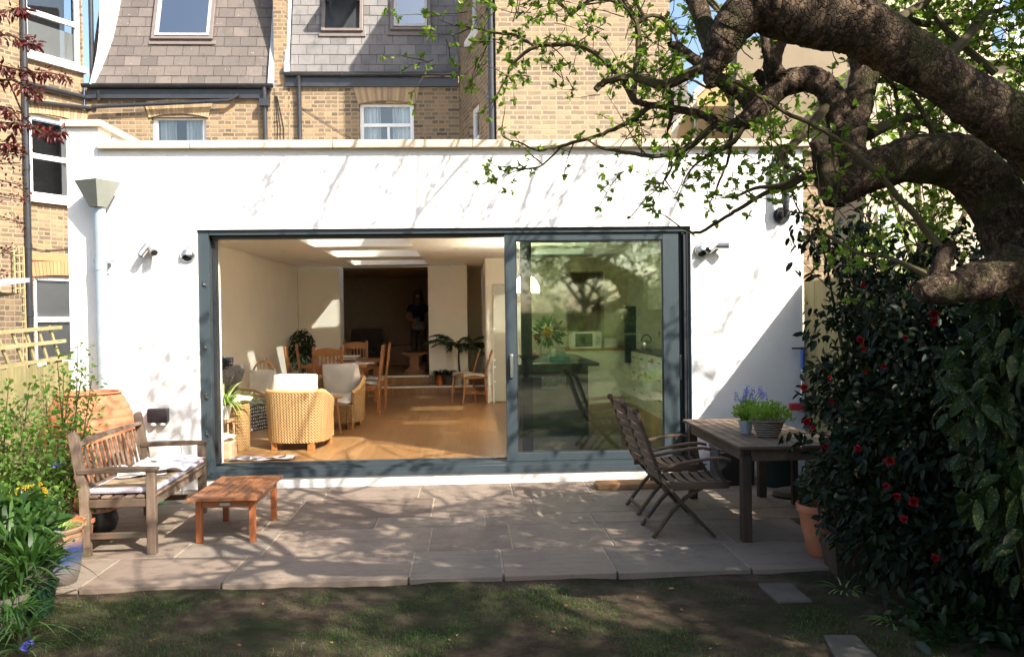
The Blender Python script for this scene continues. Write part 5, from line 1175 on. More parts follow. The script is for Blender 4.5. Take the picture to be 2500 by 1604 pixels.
t = thing('paper_sheets', 'loose sheets of paper on the near right corner of the dining table', 'paper', (-1.72, 4.6, FL+.772)); m = MB(); m.cbox((0, 0, .004), (.42, .30, .006), Matrix.Rotation(.2, 3, 'Z')); m.cbox((-.25, .1, .003), (.3, .21, .004), Matrix.Rotation(-.3, 3, 'Z')); m.build('sheets', M['paper'], t)
t = thing('place_mat', 'striped place mats at the left end of the dining table', 'place mat', (-2.38, 5.2, FL+.771)); m = MB(); m.cbox((0, 0, .003), (.22, .8, .005)); m.build('mat', M['cush_trim'], t)
# small wooden side table between the cane chairs
t = thing('side_table', 'small wooden side table between the two cane armchairs', 'table', (-1.80, 2.2, FL)); m = MB(); m.lathe([(.001, 0), (.16, 0), (.17, .012), (.16, .025), (.001, .025)], (0, 0, .47), 24, capb=False); m.build('top', M['oak'], t, smooth=True)
for a in (0.3, 2.4, 4.5): m = MB(); m.tube([(.13*math.cos(a), .13*math.sin(a), .01), (.08*math.cos(a), .08*math.sin(a), .47)], .016, 8); m.build('leg', M['oak'], t)
# rag rug, toy crates and basket by the door
t = thing('rag_rug', 'multicoloured rag rug on the oak floor just inside the door', 'rug', (-2.22, .45, FL+.004)); m = MB()
n = 24; vs = []; fs = []
for i in range(n+1):
    for j in range(9): u, v = i/n, j/8; vs.append((-.34+.68*u+.02*math.sin(v*7), -.13+.26*v+.015*math.sin(u*9), .010+.006*math.sin(u*11+v*5)))
for i in range(n):
    for j in range(8): k = i*9+j; fs.append((k, k+9, k+10, k+1))
m.add(vs, fs); m.build('rug', M['rug'], t, smooth=True)
t = thing('wicker_hamper', 'tall pale wicker hamper under trailing spider plant just inside the door', 'hamper', (-2.67, 1.12, FL)); m = MB(); m.lathe([(.13, 0), (.15, .05), (.16, .45), (.15, .52), (.11, .555), (.001, .56)], n=30, sx=.95, sy=.95); o = m.build('body', M['wicker'], t, smooth=True)
uv = np.array([(math.atan2(v.co.y, v.co.x)*.28, v.co.z, 0) for v in o.data.vertices], dtype=np.float32); at = o.data.attributes.new('uvw', 'FLOAT_VECTOR', 'POINT'); at.data.foreach_set('vector', uv.ravel())
m = MB(); m.cushion((0, 0, .575), (.32, .32, .08), None, 8, .3); m.build('cloth', M['cush_white'], t, smooth=True, angle=80)
t = thing('paper_bag', 'crumpled brown paper bag of things in the corner by the open door', 'bag', (-2.62, .50, FL)); m = MB(); m.box(-.10, .09, -.10, .12, 0, .20); m.build('bag', M['crate'], t, bevel=.02); m = MB(); m.cushion((-.01, .01, .23), (.20, .22, .08), None, 8, .3); m.build('cloth', M['rug'], t, smooth=True)
SPI = thing('spider_plant', 'spider plant with long striped arching leaves just inside the open door', 'houseplant', (-2.70, .72, FL+.40)); m = MB(); m.lathe([(.06, 0), (.085, .13), (.092, .135), (.088, .15), (.001, .14)], n=20); m.build('pot', M['white_plastic'], SPI, smooth=True)
n = 130; a = RNG.uniform(0, 2*math.pi, n); blades('leaves', np.stack([.03*np.cos(a), .03*np.sin(a), np.full(n, .14)], 1), np.stack([np.cos(a)*.7, np.sin(a)*.7, RNG.uniform(.5, 1.6, n)], 1), RNG.uniform(.28, .62, n), .018, M['spider_leaf'], SPI, 6, RNG.uniform(.6, 1.5, n), world=False)
t = thing('plant_stand', 'low brown shelf holding the spider plant by the door jamb', 'stand', (-2.71, .74, FL)); m = MB(); m.box(-.09, .10, -.12, .14, .375, .395); m.build('shelf', M['crate'], t)
for sx in (-.07, .08):
    for sy in (-.1, .12): m = MB(); m.tube([(sx, sy, 0), (sx, sy, .375)], .010, 6); m.build('leg', M['crate'], t)
# plants at the back
def frond_plant(T_, base, n, L, droop, spread=.55):
    V = []
    st = MB(); P = []; D = []; LL = []
    for i in range(n):
        a = 2*math.pi*i/n+RNG.uniform(-.3, .3); l = L*RNG.uniform(.7, 1.1); pts = []; up = RNG.uniform(.5, 1.0)
        for j in range(9):
            u = j/8; pts.append(Vector((base[0]+math.cos(a)*l*spread*u*1.1, base[1]+math.sin(a)*l*spread*u*1.1, base[2]+l*(up*u-droop*u*u))))
        st.tube(pts, [.006*(1-.7*j/8) for j in range(9)], 5)
        for j in range(2, 9):
            for q in (0, .5):
                if j+q > 8: continue
                p = pts[j].lerp(pts[min(8, j+1)], q); tn = (pts[min(8, j+1)]-pts[j-1]).normalized(); sd = tn.cross(Vector((0, 0, 1))).normalized()
                for s in (-1, 1): P.append(p); D.append(sd*s+tn*.7+Vector((0, 0, -.35))); LL.append(l*.22*(1-.45*j/8))
    st.build('stems', M['herb_leaf'], T_); leaves('leaves', P, D, LL, M['dark_leaf'], T_, .42, .2, .2, world=False, shape='strap')
t = thing('kentia_palm', 'feathery palm in a patterned cream pot on the lower step', 'houseplant', (-.22, 7.62, .39)); m = MB(); m.lathe(pot_profile(.14, .26), n=24); m.build('pot', M['cream_pot'], t, smooth=True)
m = MB(); m.tube([(0, 0, .2), (-.02, 0, .5), (.0, 0, .85)], [.02, .016, .012], 8); m.build('stem', M['twig'], t); frond_plant(t, (0, 0, .66), 22, .84, .62, .75)
t = thing('copper_planter', 'polished copper planter with bushy fern on the lower step', 'houseplant', (-.60, 7.60, .39)); m = MB(); m.lathe([(.09, 0), (.105, .01), (.105, .05), (.098, .055), (.098, .16), (.105, .17), (.11, .21), (.10, .21), (.001, .18)], n=26); m.build('pot', M['copper'], t, smooth=True)
n = 90; a = RNG.uniform(0, 6.28, n); blades('leaves', np.stack([.03*np.cos(a), .03*np.sin(a), np.full(n, .17)], 1), np.stack([np.cos(a), np.sin(a), RNG.uniform(.4, 1.8, n)], 1), RNG.uniform(.2, .42, n), .035, M['dark_leaf'], t, 5, .8, world=False)
t = thing('grey_planter', 'dull grey pot with strappy plant between copper planter and palm', 'houseplant', (-.42, 7.58, .39)); m = MB(); m.lathe(pot_profile(.13, .20), n=24); m.build('pot', M['grey_pot'], t, smooth=True)
n = 60; a = RNG.uniform(0, 6.28, n); blades('leaves', np.stack([.03*np.cos(a), .03*np.sin(a), np.full(n, .17)], 1), np.stack([np.cos(a), np.sin(a), RNG.uniform(.5, 2.2, n)], 1), RNG.uniform(.2, .48, n), .03, M['dark_leaf'], t, 5, .9, world=False)
t = thing('weeping_fig', 'tall leafy houseplant in the back left corner behind the dining chairs', 'houseplant', (-3.12, 7.1, FL)); m = MB(); m.lathe(pot_profile(.14, .24), n=20); m.build('pot', M['terracotta'], t, smooth=True)
m = MB()
for i in range(7): a = i*.9; m.tube([(0, 0, .2), (.04*math.cos(a), .04*math.sin(a), .6), (.14*math.cos(a), .14*math.sin(a), 1.05)], .007, 5)
m.build('stem', M['twig'], t); n = 1100; q = rdir(n)*(RNG.random(n)**.4)[:, None]; Pp = q*np.array([.23, .23, .42])+np.array([0, 0, .92]); leaves('foliage', Pp, q*np.array([1, 1, .2])+np.array([0, 0, -.9]), RNG.uniform(.05, .085, n), M['dark_leaf'], t, .45, .2, .2, world=False)
# trestle stool and person in the dim room
t = thing('trestle_stool', 'carved orange oak trestle stool in front of the dim back room', 'stool', (-1.18, 9.0, .555)); m = MB()
pr = [(-.20, 0), (-.20, .05), (-.12, .09), (-.085, .16), (-.11, .24), (-.09, .31), (-.17, .35), (-.22, .375), (.22, .375), (.17, .35), (.09, .31), (.11, .24), (.085, .16), (.12, .09), (.20, .05), (.20, 0)]
m.prism(pr, -.025, .025); m.build('end_panel', M['oak'], t, bevel=.004); m = MB(); m.prism(pr, .75, .80); m.build('end_panel', M['oak'], t, bevel=.004); m = MB(); m.box(-.26, .26, -.10, .88, .377, .41); m.build('seat', M['oak_x'], t, bevel=.004); m = MB(); m.box(-.03, .03, .027, .748, .14, .20); m.build('stretcher', M['oak'], t)
def skin_body(name, joints, bones, mat, par, sub=2):
    me = bpy.data.meshes.new(name); me.from_pydata([j[0] for j in joints], bones, []); me.update(); o = bpy.data.objects.new(name, me); COL.objects.link(o); o.parent = par
    md = o.modifiers.new('skin', 'SKIN'); md.use_smooth_shade = True
    if not me.skin_vertices: me.skin_vertices.new()
    for v, j in zip(me.skin_vertices[0].data, joints): v.radius = j[1] if hasattr(j[1], '__len__') else (j[1], j[1])
    me.skin_vertices[0].data[0].use_root = True; s = o.modifiers.new('sub', 'SUBSURF'); s.levels = sub; s.render_levels = sub; me.materials.append(mat); return o
t = thing('person', 'woman with long hair in dark t-shirt and pale bag standing in the dim back room', 'person', (-1.17, 10.3, .555))
J = [((0, 0, .92), (.135, .095)), ((0, 0, 1.12), (.115, .085)), ((0, .0, 1.34), (.15, .09)), ((0, 0, 1.44), (.06, .055)), ((0, -.01, 1.50), (.05, .05)), ((0, -.02, 1.60), (.075, .09)), ((0, -.02, 1.68), (.07, .085)),
     ((-.17, 0, 1.385), .052), ((-.235, -.02, 1.13), .040), ((-.13, -.20, 1.08), .031), ((-.05, -.24, 1.10), .028), ((.17, 0, 1.385), .052), ((.24, .0, 1.13), .040), ((.25, -.06, .92), .030), ((.25, -.08, .84), .03),
     ((-.09, 0, .84), .085), ((-.095, -.01, .48), .055), ((-.10, 0, .10), .038), ((-.11, -.10, .03), .035), ((.09, 0, .84), .085), ((.10, -.01, .48), .055), ((.11, 0, .10), .038), ((.12, -.10, .03), .035)]
B = [(0, 1), (1, 2), (2, 3), (3, 4), (4, 5), (5, 6), (2, 7), (7, 8), (8, 9), (9, 10), (2, 11), (11, 12), (12, 13), (13, 14), (0, 15), (15, 16), (16, 17), (17, 18), (0, 19), (19, 20), (20, 21), (21, 22)]
skin_body('body', J, B, M['skin'], t)
skin_body('tshirt', [((0, 0, .98), (.145, .105)), ((0, 0, 1.14), (.135, .10)), ((0, 0, 1.34), (.165, .105)), ((0, 0, 1.42), (.09, .075)), ((-.175, 0, 1.385), .068), ((-.22, -.01, 1.24), .062), ((.175, 0, 1.385), .068), ((.225, 0, 1.24), .062)], [(0, 1), (1, 2), (2, 3), (2, 4), (4, 5), (2, 6), (6, 7)], M['tee'], t)
skin_body('trousers', [((0, 0, .94), (.145, .105)), ((-.09, 0, .84), .098), ((-.095, -.01, .48), .072), ((-.10, 0, .10), .055), ((.09, 0, .84), .098), ((.10, -.01, .48), .072), ((.11, 0, .10), .055)], [(0, 1), (1, 2), (2, 3), (0, 4), (4, 5), (5, 6)], M['trousers'], t)
m = MB(); m.lathe([(.001, -.32), (.10, -.30), (.13, -.12), (.115, .03), (.07, .10), (.001, .115)], (0, .015, 1.66), 20, 1.0, .85); m.build('hair', M['hair'], t, smooth=True)
m = MB(); m.cushion((.02, -.14, .93), (.24, .17, .08), rot3(rad(90)), 8, .3); m.build('bag', M['shorts'], t, smooth=True, angle=80)
# face details
m = MB()
for s in (-.03, .03): m.lathe([(.001, -.008), (.008, 0), (.001, .008)], (s, -.105, 1.635), 8)
m.build('eyes', M['frame_dark'], t); m = MB(); m.add([(-.012, -.105, 1.60), (.012, -.105, 1.60), (0, -.10, 1.64), (0, -.13, 1.602)], [(0, 1, 3), (1, 2, 3), (2, 0, 3)]); m.build('nose', M['skin'], t)
for s, (hx, hy, hz) in ((-1, (-.05, -.25, 1.10)), (1, (.25, -.085, .82))):
    m = MB()
    for f in range(5): a = -.5+f*.25; m.tube([(hx+.02*a*2, hy, hz), (hx+.05*a, hy-.03, hz-.035 if s > 0 else hz+.01), (hx+.05*a, hy-.02-.02*(s < 0), hz-.075+.01*abs(f-2) if s > 0 else hz-.02)], .008, 6)
    m.build('fingers', M['skin'], t, smooth=True)
t = thing('camera', 'small dark camera held by the woman in the dim room', 'camera', (-1.17, 10.02, 1.66)); m = MB(); m.box(-.05, .05, -.02, .02, -.035, .035); m.tube([(0, -.02, 0), (0, -.05, 0)], .025, 14); m.build('body', M['black_plastic'], t)
t = thing('person', 'seated person mostly hidden by the wall, one bare knee showing', 'person', (-.70, 9.55, .555))
skin_body('body', [((.06, .30, .50), (.12, .10)), ((.06, .32, .75), (.11, .08)), ((.06, .30, 1.0), (.14, .08)), ((.06, .30, 1.14), .05), ((.06, .28, 1.28), (.07, .085)), ((-.08, -.10, .53), .07), ((-.10, -.14, .50), .055), ((-.09, -.02, .08), .036), ((-.10, -.12, .03), .033), ((.14, -.10, .53), .07), ((.15, -.02, .08), .036), ((-.08, .30, 1.02), .045), ((-.12, .10, .82), .035), ((-.10, -.05, .62), .03), ((.2, .30, 1.02), .045), ((.24, .1, .82), .035)],
          [(0, 1), (1, 2), (2, 3), (3, 4), (0, 5), (5, 6), (6, 7), (7, 8), (0, 9), (9, 10), (2, 11), (11, 12), (12, 13), (2, 14), (14, 15)], M['skin'], t)
skin_body('shirt', [((.06, .30, .52), (.14, .12)), ((.06, .32, .75), (.13, .10)), ((.06, .30, 1.0), (.16, .10)), ((-.09, .30, 1.02), .06), ((.21, .30, 1.02), .06)], [(0, 1), (1, 2), (2, 3), (2, 4)], M['tee'], t)
m = MB(); m.lathe([(.001, -.15), (.08, -.10), (.09, .02), (.06, .09), (.001, .11)], (.06, .30, 1.30), 16); m.build('hair', M['hair'], t, smooth=True)
t = thing('chest', 'low dark chest with lamp in the dim back room', 'furniture', (-1.7, 11.5, .555)); m = MB(); m.box(-.8, .8, 0, .45, 0, .48); m.build('body', M['oak_dark'], t, bevel=.01); m = MB(); m.tube([(-.5, .2, .48), (-.5, .2, .7)], .015, 8); m.lathe([(.09, .70), (.05, .84)], (-.5, .2, 0), 16); m.build('lamp', M['grey_pot'], t)
t = thing('armchair', 'dim upholstered armchair in the back room', 'armchair', (-2.35, 10.3, .555)); m = MB(); m.cushion((0, 0, .28), (.75, .7, .3), None, 8, .3); m.cushion((0, .3, .62), (.75, .6, .2), rot3(rad(80)), 8, .3); m.build('seat', M['trousers'], t, smooth=True)
# vertical radiator with pipes on the partition wall near the door
t = thing('stair_gate', 'folded tall white child gate standing at the end of the partition wall', 'gate', (.36, 5.80, FL))
m = MB()
for x in (-.06, .02): m.box(x-.008, x+.008, -.015, .015, 0, 1.98 if x < 0 else 1.25)
m.box(-.075, -.045, -.03, .02, 1.90, 2.0)
for z in (.35, .60, .72, 1.25): m.box(-.07, .06, -.02, .018, z, z+.025)
m.build('frame', M['white_plastic'], t); m = MB(); m.box(.03, .25, .02, .05, .02, 2.03); m.build('panel', M['radiator'], t, bevel=.004)
# ================================================================ kitchen behind the glass
t = thing('kitchen_island', 'dark green kitchen island with black worktop behind the glass door', 'kitchen island', (1.0, 2.6, FL)); m = MB(); m.box(-.42, .42, -1.0, 1.3, 0, .86); m.build('cabinet', M['green_unit'], t, bevel=.004); m = MB(); m.box(-.46, .55, -1.06, 1.42, .862, .90); m.build('worktop', M['worktop'], t, bevel=.004)
m = MB(); m.box(-.15, .15, -1.012, -1.002, .60, .74); m.build('notice', M['cream_pot'], t)
t = thing('kitchen_units', 'cream base cabinets with wooden worktop at the back of the kitchen', 'cabinet', (2.1, 5.7, FL)); m = MB(); m.box(-.62, .98, -.28, .28, .10, .88); m.box(-.60, .96, -.22, .28, 0, .10); m.build('carcass', M['kit_unit'], t)
for i in range(3): m = MB(); x = -.61+i*.53; m.box(x, x+.52, -.302, -.282, .12, .87); f = m.build('cabinet_door', M['kit_unit'], t, bevel=.004); h = MB(); h.tube([(x+.46, -.32, .70), (x+.46, -.32, .58)], .008, 8); h.build('handle', M['steel'], f)
m = MB(); m.box(-.64, 1.0, -.32, .28, .882, .92); m.build('worktop', M['oak_x'], t, bevel=.003)
t = thing('microwave', 'white microwave oven with dark window on the back worktop', 'microwave', (1.95, 5.62, FL+.921)); m = MB(); m.box(-.27, .25, -.18, .18, 0, .28); m.build('body', M['white_plastic'], t, bevel=.01); m = MB(); m.box(-.20, .09, -.186, -.182, .03, .25); m.build('window', M['frame_dark'], t)
m = MB(); m.tube([(.17, -.181, .19), (.17, -.20, .19)], .03, 16); m.tube([(.17, -.181, .09), (.17, -.20, .09)], .03, 16); m.build('knob', M['steel'], t)
t = thing('toaster', 'pale toaster beside the microwave', 'toaster', (2.36, 5.62, FL+.921)); m = MB(); m.box(-.12, .12, -.08, .08, 0, .17); m.build('body', M['white_plastic'], t, bevel=.02)
t = thing('kitchen_cabinets', 'tall cream kitchen wall units with dark ovens at the right', 'cabinet', (2.86, 4.3, FL)); m = MB(); m.box(-.20, .22, -1.6, 1.1, 0, .88); m.box(-.12, .22, .55, 1.65, .885, 2.1); m.build('carcass', M['kit_unit'], t, bevel=.003)
m = MB(); m.box(-.23, .22, -1.62, 1.1, .882, .92); m.build('worktop', M['worktop'], t)
for y in (-1.5, -.9, -.3, .3):
    for z in (.12, .40, .64): m = MB(); m.box(-.222, -.202, y, y+.56, z, z+.22); f = m.build('drawer', M['kit_unit'], t, bevel=.003); h = MB(); h.tube([(-.24, y+.22, z+.15), (-.24, y+.34, z+.15)], .008, 8); h.build('handle', M['frame_dark'], f)
m = MB(); m.box(-.16, .22, -1.7, -.2, 1.55, 2.2); m.build('wall_unit', M['kit_unit'], t, bevel=.003)
t = thing('oven_tower', 'dark glass oven tower between the kitchen units', 'oven', (2.66, 5.30, FL)); m = MB(); m.box(-.10, .14, -.05, .05, .68, 1.14); m.box(-.10, .14, -.05, .05, 1.17, 1.62); m.build('body', M['teal_plastic'], t, bevel=.006)
t = thing('kettle', 'polished whistling kettle on the right worktop', 'kettle', (2.72, 4.35, FL+.921)); m = MB(); m.lathe([(.09, 0), (.10, .02), (.08, .12), (.04, .15), (.001, .16)], n=22); m.build('body', M['steel'], t, smooth=True); m = MB(); m.tube([(.07*math.cos(a)*1.1, 0, .14+.10*math.sin(a)) for a in np.linspace(0, math.pi, 12)], .009, 8); m.build('handle', M['black_plastic'], t, smooth=True)
FLO = thing('flower_vase', 'glass jug of mixed flowers with a yellow chrysanthemum on the island', 'vase', (.98, 2.5, FL+.901)); m = MB(); m.lathe([(.06, 0), (.075, .03), (.07, .16), (.06, .22)], n=20); m.build('jug', M['glass_sky'], FLO, smooth=True)
n = 260; q = rdir(n)*(RNG.random(n)**.4)[:, None]; leaves('leaves', q*np.array([.18, .14, .16])+np.array([.05, 0, .36]), q, RNG.uniform(.05, .1, n), M['dark_leaf'], FLO, .4, world=False)
def pompom(par, c, r_, mat, n=120, name='flower'):
    d = rdir(n); leaves(name, np.array(c)+d*r_*.3, d, r_*.8, M[mat], par, .35, .3, .1, world=False)
pompom(FLO, (.02, -.14, .36), .075, 'petal_yellow'); pompom(FLO, (-.12, -.1, .30), .05, 'petal_red'); pompom(FLO, (.14, -.1, .46), .045, 'petal_pink'); pompom(FLO, (.22, -.05, .40), .045, 'petal_pink')
t = thing('tissue_box', 'turquoise tissue box with white tissue on the island', 'tissue box', (1.10, 1.95, FL+.901)); m = MB(); m.box(-.13, .13, -.07, .07, 0, .07); m.build('box', M['teal_box'], t); m = MB(); m.cushion((0, 0, .11), (.16, .1, .10), rot3(rad(70)), 8, .5); m.build('tissue', M['cush_white'], t, smooth=True)
t = thing('fruit_bowl', 'bowl of oranges on the island', 'bowl', (.74, 2.1, FL+.901)); m = MB(); m.lathe([(.05, 0), (.12, .05), (.13, .08), (.12, .08), (.001, .03)], n=20); m.build('bowl', M['grey_pot'], t, smooth=True)
m = MB()
for x, y, z in ((-.05, 0, .08), (.05, .03, .08), (0, -.05, .08), (0, 0, .13)): m.lathe([(.001, -.04), (.03, -.026), (.04, 0), (.03, .026), (.001, .04)], (x, y, z), 12)
m.build('fruit', M['arch_orange'], t, smooth=True)
t = thing('pendant_lamp', 'white domed pendant lamp over the island', 'pendant lamp', (.76, 2.9, 2.02)); m = MB(); m.lathe([(.19, 0), (.185, .06), (.15, .15), (.09, .21), (.03, .235), (.001, .24)], n=30, capb=False); m.build('shade', M['lampshade'], t, smooth=True); pl_ = bpy.data.lights.new('lamp_light', 'POINT'); pl_.energy = 36; pl_.color = (1, .88, .70); pl_.shadow_soft_size = .05; po_ = bpy.data.objects.new('lamp_light', pl_); COL.objects.link(po_); po_.location = (0, 0, .05); po_.parent = t; m = MB(); m.tube([(0, 0, .24), (0, 0, .69)], .004, 5); m.build('cord', M['black_plastic'], t)
for i, (x, z, s) in enumerate(((2.62, 1.42, .04), (2.64, 1.02, .055), (2.64, .80, .05), (2.60, .72, .035))):
    t = thing('paper_heart', ['small red paper heart highest on the kitchen cabinets', 'largest red paper heart on the kitchen drawers', 'middle red paper heart low on the kitchen drawers', 'lowest small red paper heart on the drawers'][i], 'decoration', (2.615, 3.0+i*.5, z), 0, 'red paper hearts on the kitchen units'); m = MB(); m.prism([(-s, 0), (0, -s*1.1), (s, 0), (s*.9, s*.6), (s*.45, s*.75), (0, s*.4), (-s*.45, s*.75), (-s*.9, s*.6)], .0, .004, 'x'); m.build('heart', M['red_plastic'], t)
# ================================================================ plants
def blob_leaves(blobs, dens, Lr, out=1.0, flat=.3, shell=.45):
    """blobs: (centre, (rx,ry,rz)); returns leaf bases, directions, lengths spread through the volume, denser towards the outside"""
    P, D = [], []
    for c, R in blobs:
        R = np.array(R if hasattr(R, '__len__') else (R, R, R)); n = int(dens*R[0]*R[1]*R[2]*4.19)
        d = rdir(n); rr = (RNG.random(n)**shell)[:, None]
        lump = 1+.22*np.sin(d[:, :1]*5.3+c[0]*3)*np.sin(d[:, 1:2]*4.7+c[2]*5)+.15*np.sin(d[:, 2:]*9+c[1])
        P.append(np.array(c)+d*R*rr*lump); D.append(d*out+RNG.normal(0, .6, (n, 3))+np.array([0, 0, -flat]))
    P = np.concatenate(P); D = np.concatenate(D); return P, D, RNG.uniform(*Lr, len(P))
def keep_clumps(P, D, L, f=2.2, thr=-.25):
    a = np.sin(P[:, 0]*f*2.1+1.3)*np.sin(P[:, 1]*f*1.9+.4)+np.sin(P[:, 2]*f*2.3+2)*np.sin(P[:, 0]*f*1.1-P[:, 1]*f*1.3)+RNG.normal(0, .25, len(P)); k = a > thr; return P[k], D[k], L[k]
# ---- camellia
CAMB = thing('camellia', 'large dark glossy camellia bush with red flowers filling the right side', 'shrub', (3.0, -2.5, -.06))
def pb(px, py, d, r, ry=None): p = AT(px, py, dist=d); return (tuple(p), (r, ry or r, r))
blobs = [pb(2080, 640, 5.6, .26), pb(2180, 760, 5.5, .36), pb(2050, 800, 5.7, .22), pb(2300, 850, 5.2, .48), pb(2110, 950, 5.5, .38), pb(2420, 760, 5.2, .42), pb(2030, 1010, 5.6, .20), pb(2250, 1080, 5.1, .50), pb(2080, 1150, 5.3, .32), pb(2420, 1080, 5.0, .50), pb(2040, 1230, 5.5, .17),
         pb(2180, 1290, 5.0, .36), pb(2350, 1320, 4.8, .42), pb(2500, 900, 5.2, .5), pb(2240, 600, 5.8, .2), pb(2360, 620, 5.6, .24), pb(2500, 1250, 4.8, .5), pb(2010, 900, 5.6, .13), pb(2005, 580, 5.6, .14), pb(2100, 520, 5.9, .14)]
m = MB(); r = random.Random(12); b0 = Vector((3.05, -2.3, -.06))
for c, R in blobs:
    c = Vector(c); mid = b0.lerp(c, .5)+Vector((r.uniform(-.1, .1), r.uniform(-.1, .1), .1)); m.tube([b0+Vector((r.uniform(-.1, .1), r.uniform(-.1, .1), 0)), mid, c], [.022, .014, .005], 6)
    for _ in range(7):
        q = Vector((r.gauss(0, 1), r.gauss(0, 1), r.gauss(0, .8))).normalized()*R[0]*.95; m.tube([c, c+q*.5+Vector((0, 0, .03)), c+q], [.006, .004, .002], 5)
for a_, b_ in (((2110, 780), (1935, 520)), ((2150, 860), (1960, 640)), ((2120, 800), (1990, 470)), ((2080, 1080), (1905, 1060)), ((2060, 1000), (1960, 945))):
    p0, p1 = AT(*a_, dist=5.5), AT(*b_, dist=5.55); m.tube([p0, p0.lerp(p1, .5)+Vector((0, 0, .04)), p1], [.007, .005, .002], 5)
m.build('stems', M['twig'], CAMB, world=True)
pp = []; 
for (x, y) in ((1935, 520), (1945, 550), (1925, 575), (1940, 600), (1960, 530), (1965, 590), (1990, 470), (2010, 500), (1985, 620), (1940, 650), (1960, 1060), (1905, 1062), (1925, 1050), (1945, 1085)):
    for _ in range(3): pp.append(AT(x+r.uniform(-12, 12), y+r.uniform(-12, 12), dist=5.55))
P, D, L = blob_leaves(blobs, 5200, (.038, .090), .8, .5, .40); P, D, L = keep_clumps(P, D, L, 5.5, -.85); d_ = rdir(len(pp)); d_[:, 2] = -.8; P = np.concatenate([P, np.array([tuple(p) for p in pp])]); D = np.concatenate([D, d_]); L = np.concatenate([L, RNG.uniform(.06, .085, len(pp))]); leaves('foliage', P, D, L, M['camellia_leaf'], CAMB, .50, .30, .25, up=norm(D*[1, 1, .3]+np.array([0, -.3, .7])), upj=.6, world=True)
def rosette(par, p, r_, mat, name='flower', n=26, world=True, face=Vector((-.25, -1, .25))):
    f = np.array(face.normalized()); d = rdir(n); d = norm(d+f*.7); return leaves(name, np.array(p)+d*r_*.15, d, r_*RNG.uniform(.8, 1.1, n), M[mat], par, .95, .45, .0, up=np.tile(f, (n, 1)), upj=.3, world=world, shape='heart')
for (x, y, s) in ((2100, 831, 1.2), (2108, 852, .8), (2111, 908, .7), (1962, 946, 1.3), (2025, 922, .7), (2032, 980, .9), (1970, 1030, 1.4), (2017, 1091, 1.2), (2095, 1095, 1.2), (2045, 1116, 1), (2172, 1125, 1.4), (2187, 1212, 1.3), (2231, 1225, 1.6), (2206, 1267, 1.1), (2364, 988, 1.6), (2283, 1361, 1.2), (2158, 894, .8), (2210, 825, .8), (2163, 1186, 1), (2107, 698, .8), (2234, 708, .8), (2279, 768, 1.3), (2280, 788, 1.1), (1985, 1044, .9)):
    dd = 5.25 if x < 2060 else 4.62 if x < 2200 else 4.4
    rosette(CAMB, AT(x, y, dist=dd), .019*s, 'petal_red')
# ---- spotted laurel
LAU = thing('spotted_laurel', 'laurel shrub with large yellow spotted leaves at the right edge', 'shrub', (2.75, -4.4, -.06))
lb = [pb(2470, 860, 4.1, .26), pb(2440, 1010, 4.05, .24), pb(2520, 1130, 4.0, .30), pb(2430, 1180, 4.1, .18), pb(2500, 1300, 3.9, .22), pb(2380, 900, 4.3, .16), pb(2500, 720, 4.2, .25)]
P, D, L = blob_leaves(lb, 2300, (.09, .15), .8, .7, .4); leaves('foliage', P, D, L, M['laurel_leaf'], LAU, .42, .3, .3, up=norm(D*[1, 1, .2]+np.array([0, -.5, .6])), upj=.3, world=True)
P, D, L = blob_leaves([pb(2410, 1220, 3.85, .10), pb(2460, 1170, 3.8, .12), pb(2395, 990, 3.95, .12)], 3500, (.12, .16), .3, 1.4, .5); leaves('hanging_leaves', P, D, L, M['laurel_leaf'], LAU, .40, .25, .2, up=np.tile([-.2, -1, .2], (len(P), 1)), upj=.3, world=True)
m = MB(); b0 = Vector((2.95, -4.3, -.06))
for c, R in lb: m.tube([b0, b0.lerp(Vector(c), .6)+Vector((0, 0, .1)), Vector(c)], [.02, .013, .005], 6)
m.build('stems', M['twig'], LAU, world=True)
# ---- low plants at lower right
def strap_clump(name, label, cat, loc, n, Lr, W, mat, droop, zup=(.6, 2.0), r0=.04, group=None):
    t = thing(name, label, cat, loc, 0, group); a = RNG.uniform(0, 6.283, n); rr = RNG.uniform(0, r0, n)
    blades('leaves', np.stack([rr*np.cos(a), rr*np.sin(a), np.zeros(n)], 1), np.stack([np.cos(a), np.sin(a), RNG.uniform(*zup, n)], 1), RNG.uniform(*Lr, n), W, M[mat], t, 6, RNG.uniform(*droop, n), world=False); return t
g = lambda x, y: AT(x, y, Z=-.06)
p = g(2130, 1400); strap_clump('iris_clump', 'upright green strap leaved clump under the camellia', 'plant', p, 45, (.35, .6), .022, 'strap_leaf', (.1, .5), (1.5, 4), .09)
p = g(2060, 1450); strap_clump('sedge_tuft', 'pale arching grassy tuft beside the farther stepping stone', 'plant', p, 40, (.12, .26), .010, 'spider_leaf', (.8, 1.6), (.5, 1.6), .03)
p = g(2180, 1530); strap_clump('sedge_tuft', 'pale arching grassy tuft in the deep shade by the nearer stepping stone', 'plant', p, 45, (.12, .28), .010, 'spider_leaf', (.8, 1.6), (.5, 1.6), .03)
t = thing('leafy_ground_plant', 'low dark leafy ground cover in the shade at the bottom right', 'plant', g(2400, 1560)); bb = [(tuple(g(x, y)+Vector((0, 0, z))), (.2, .2, .12)) for x, y, z in ((2260, 1540, .05), (2380, 1500, .1), (2480, 1480, .15), (2330, 1590, .02), (2450, 1570, .08), (2550, 1560, .12), (2560, 1400, .2))]
P, D, L = blob_leaves(bb, 9000, (.05, .10), .7, .1, .5); leaves('foliage', P, D, L, M['dark_leaf'], t, .6, .25, .2, world=True); t['kind'] = 'thing'
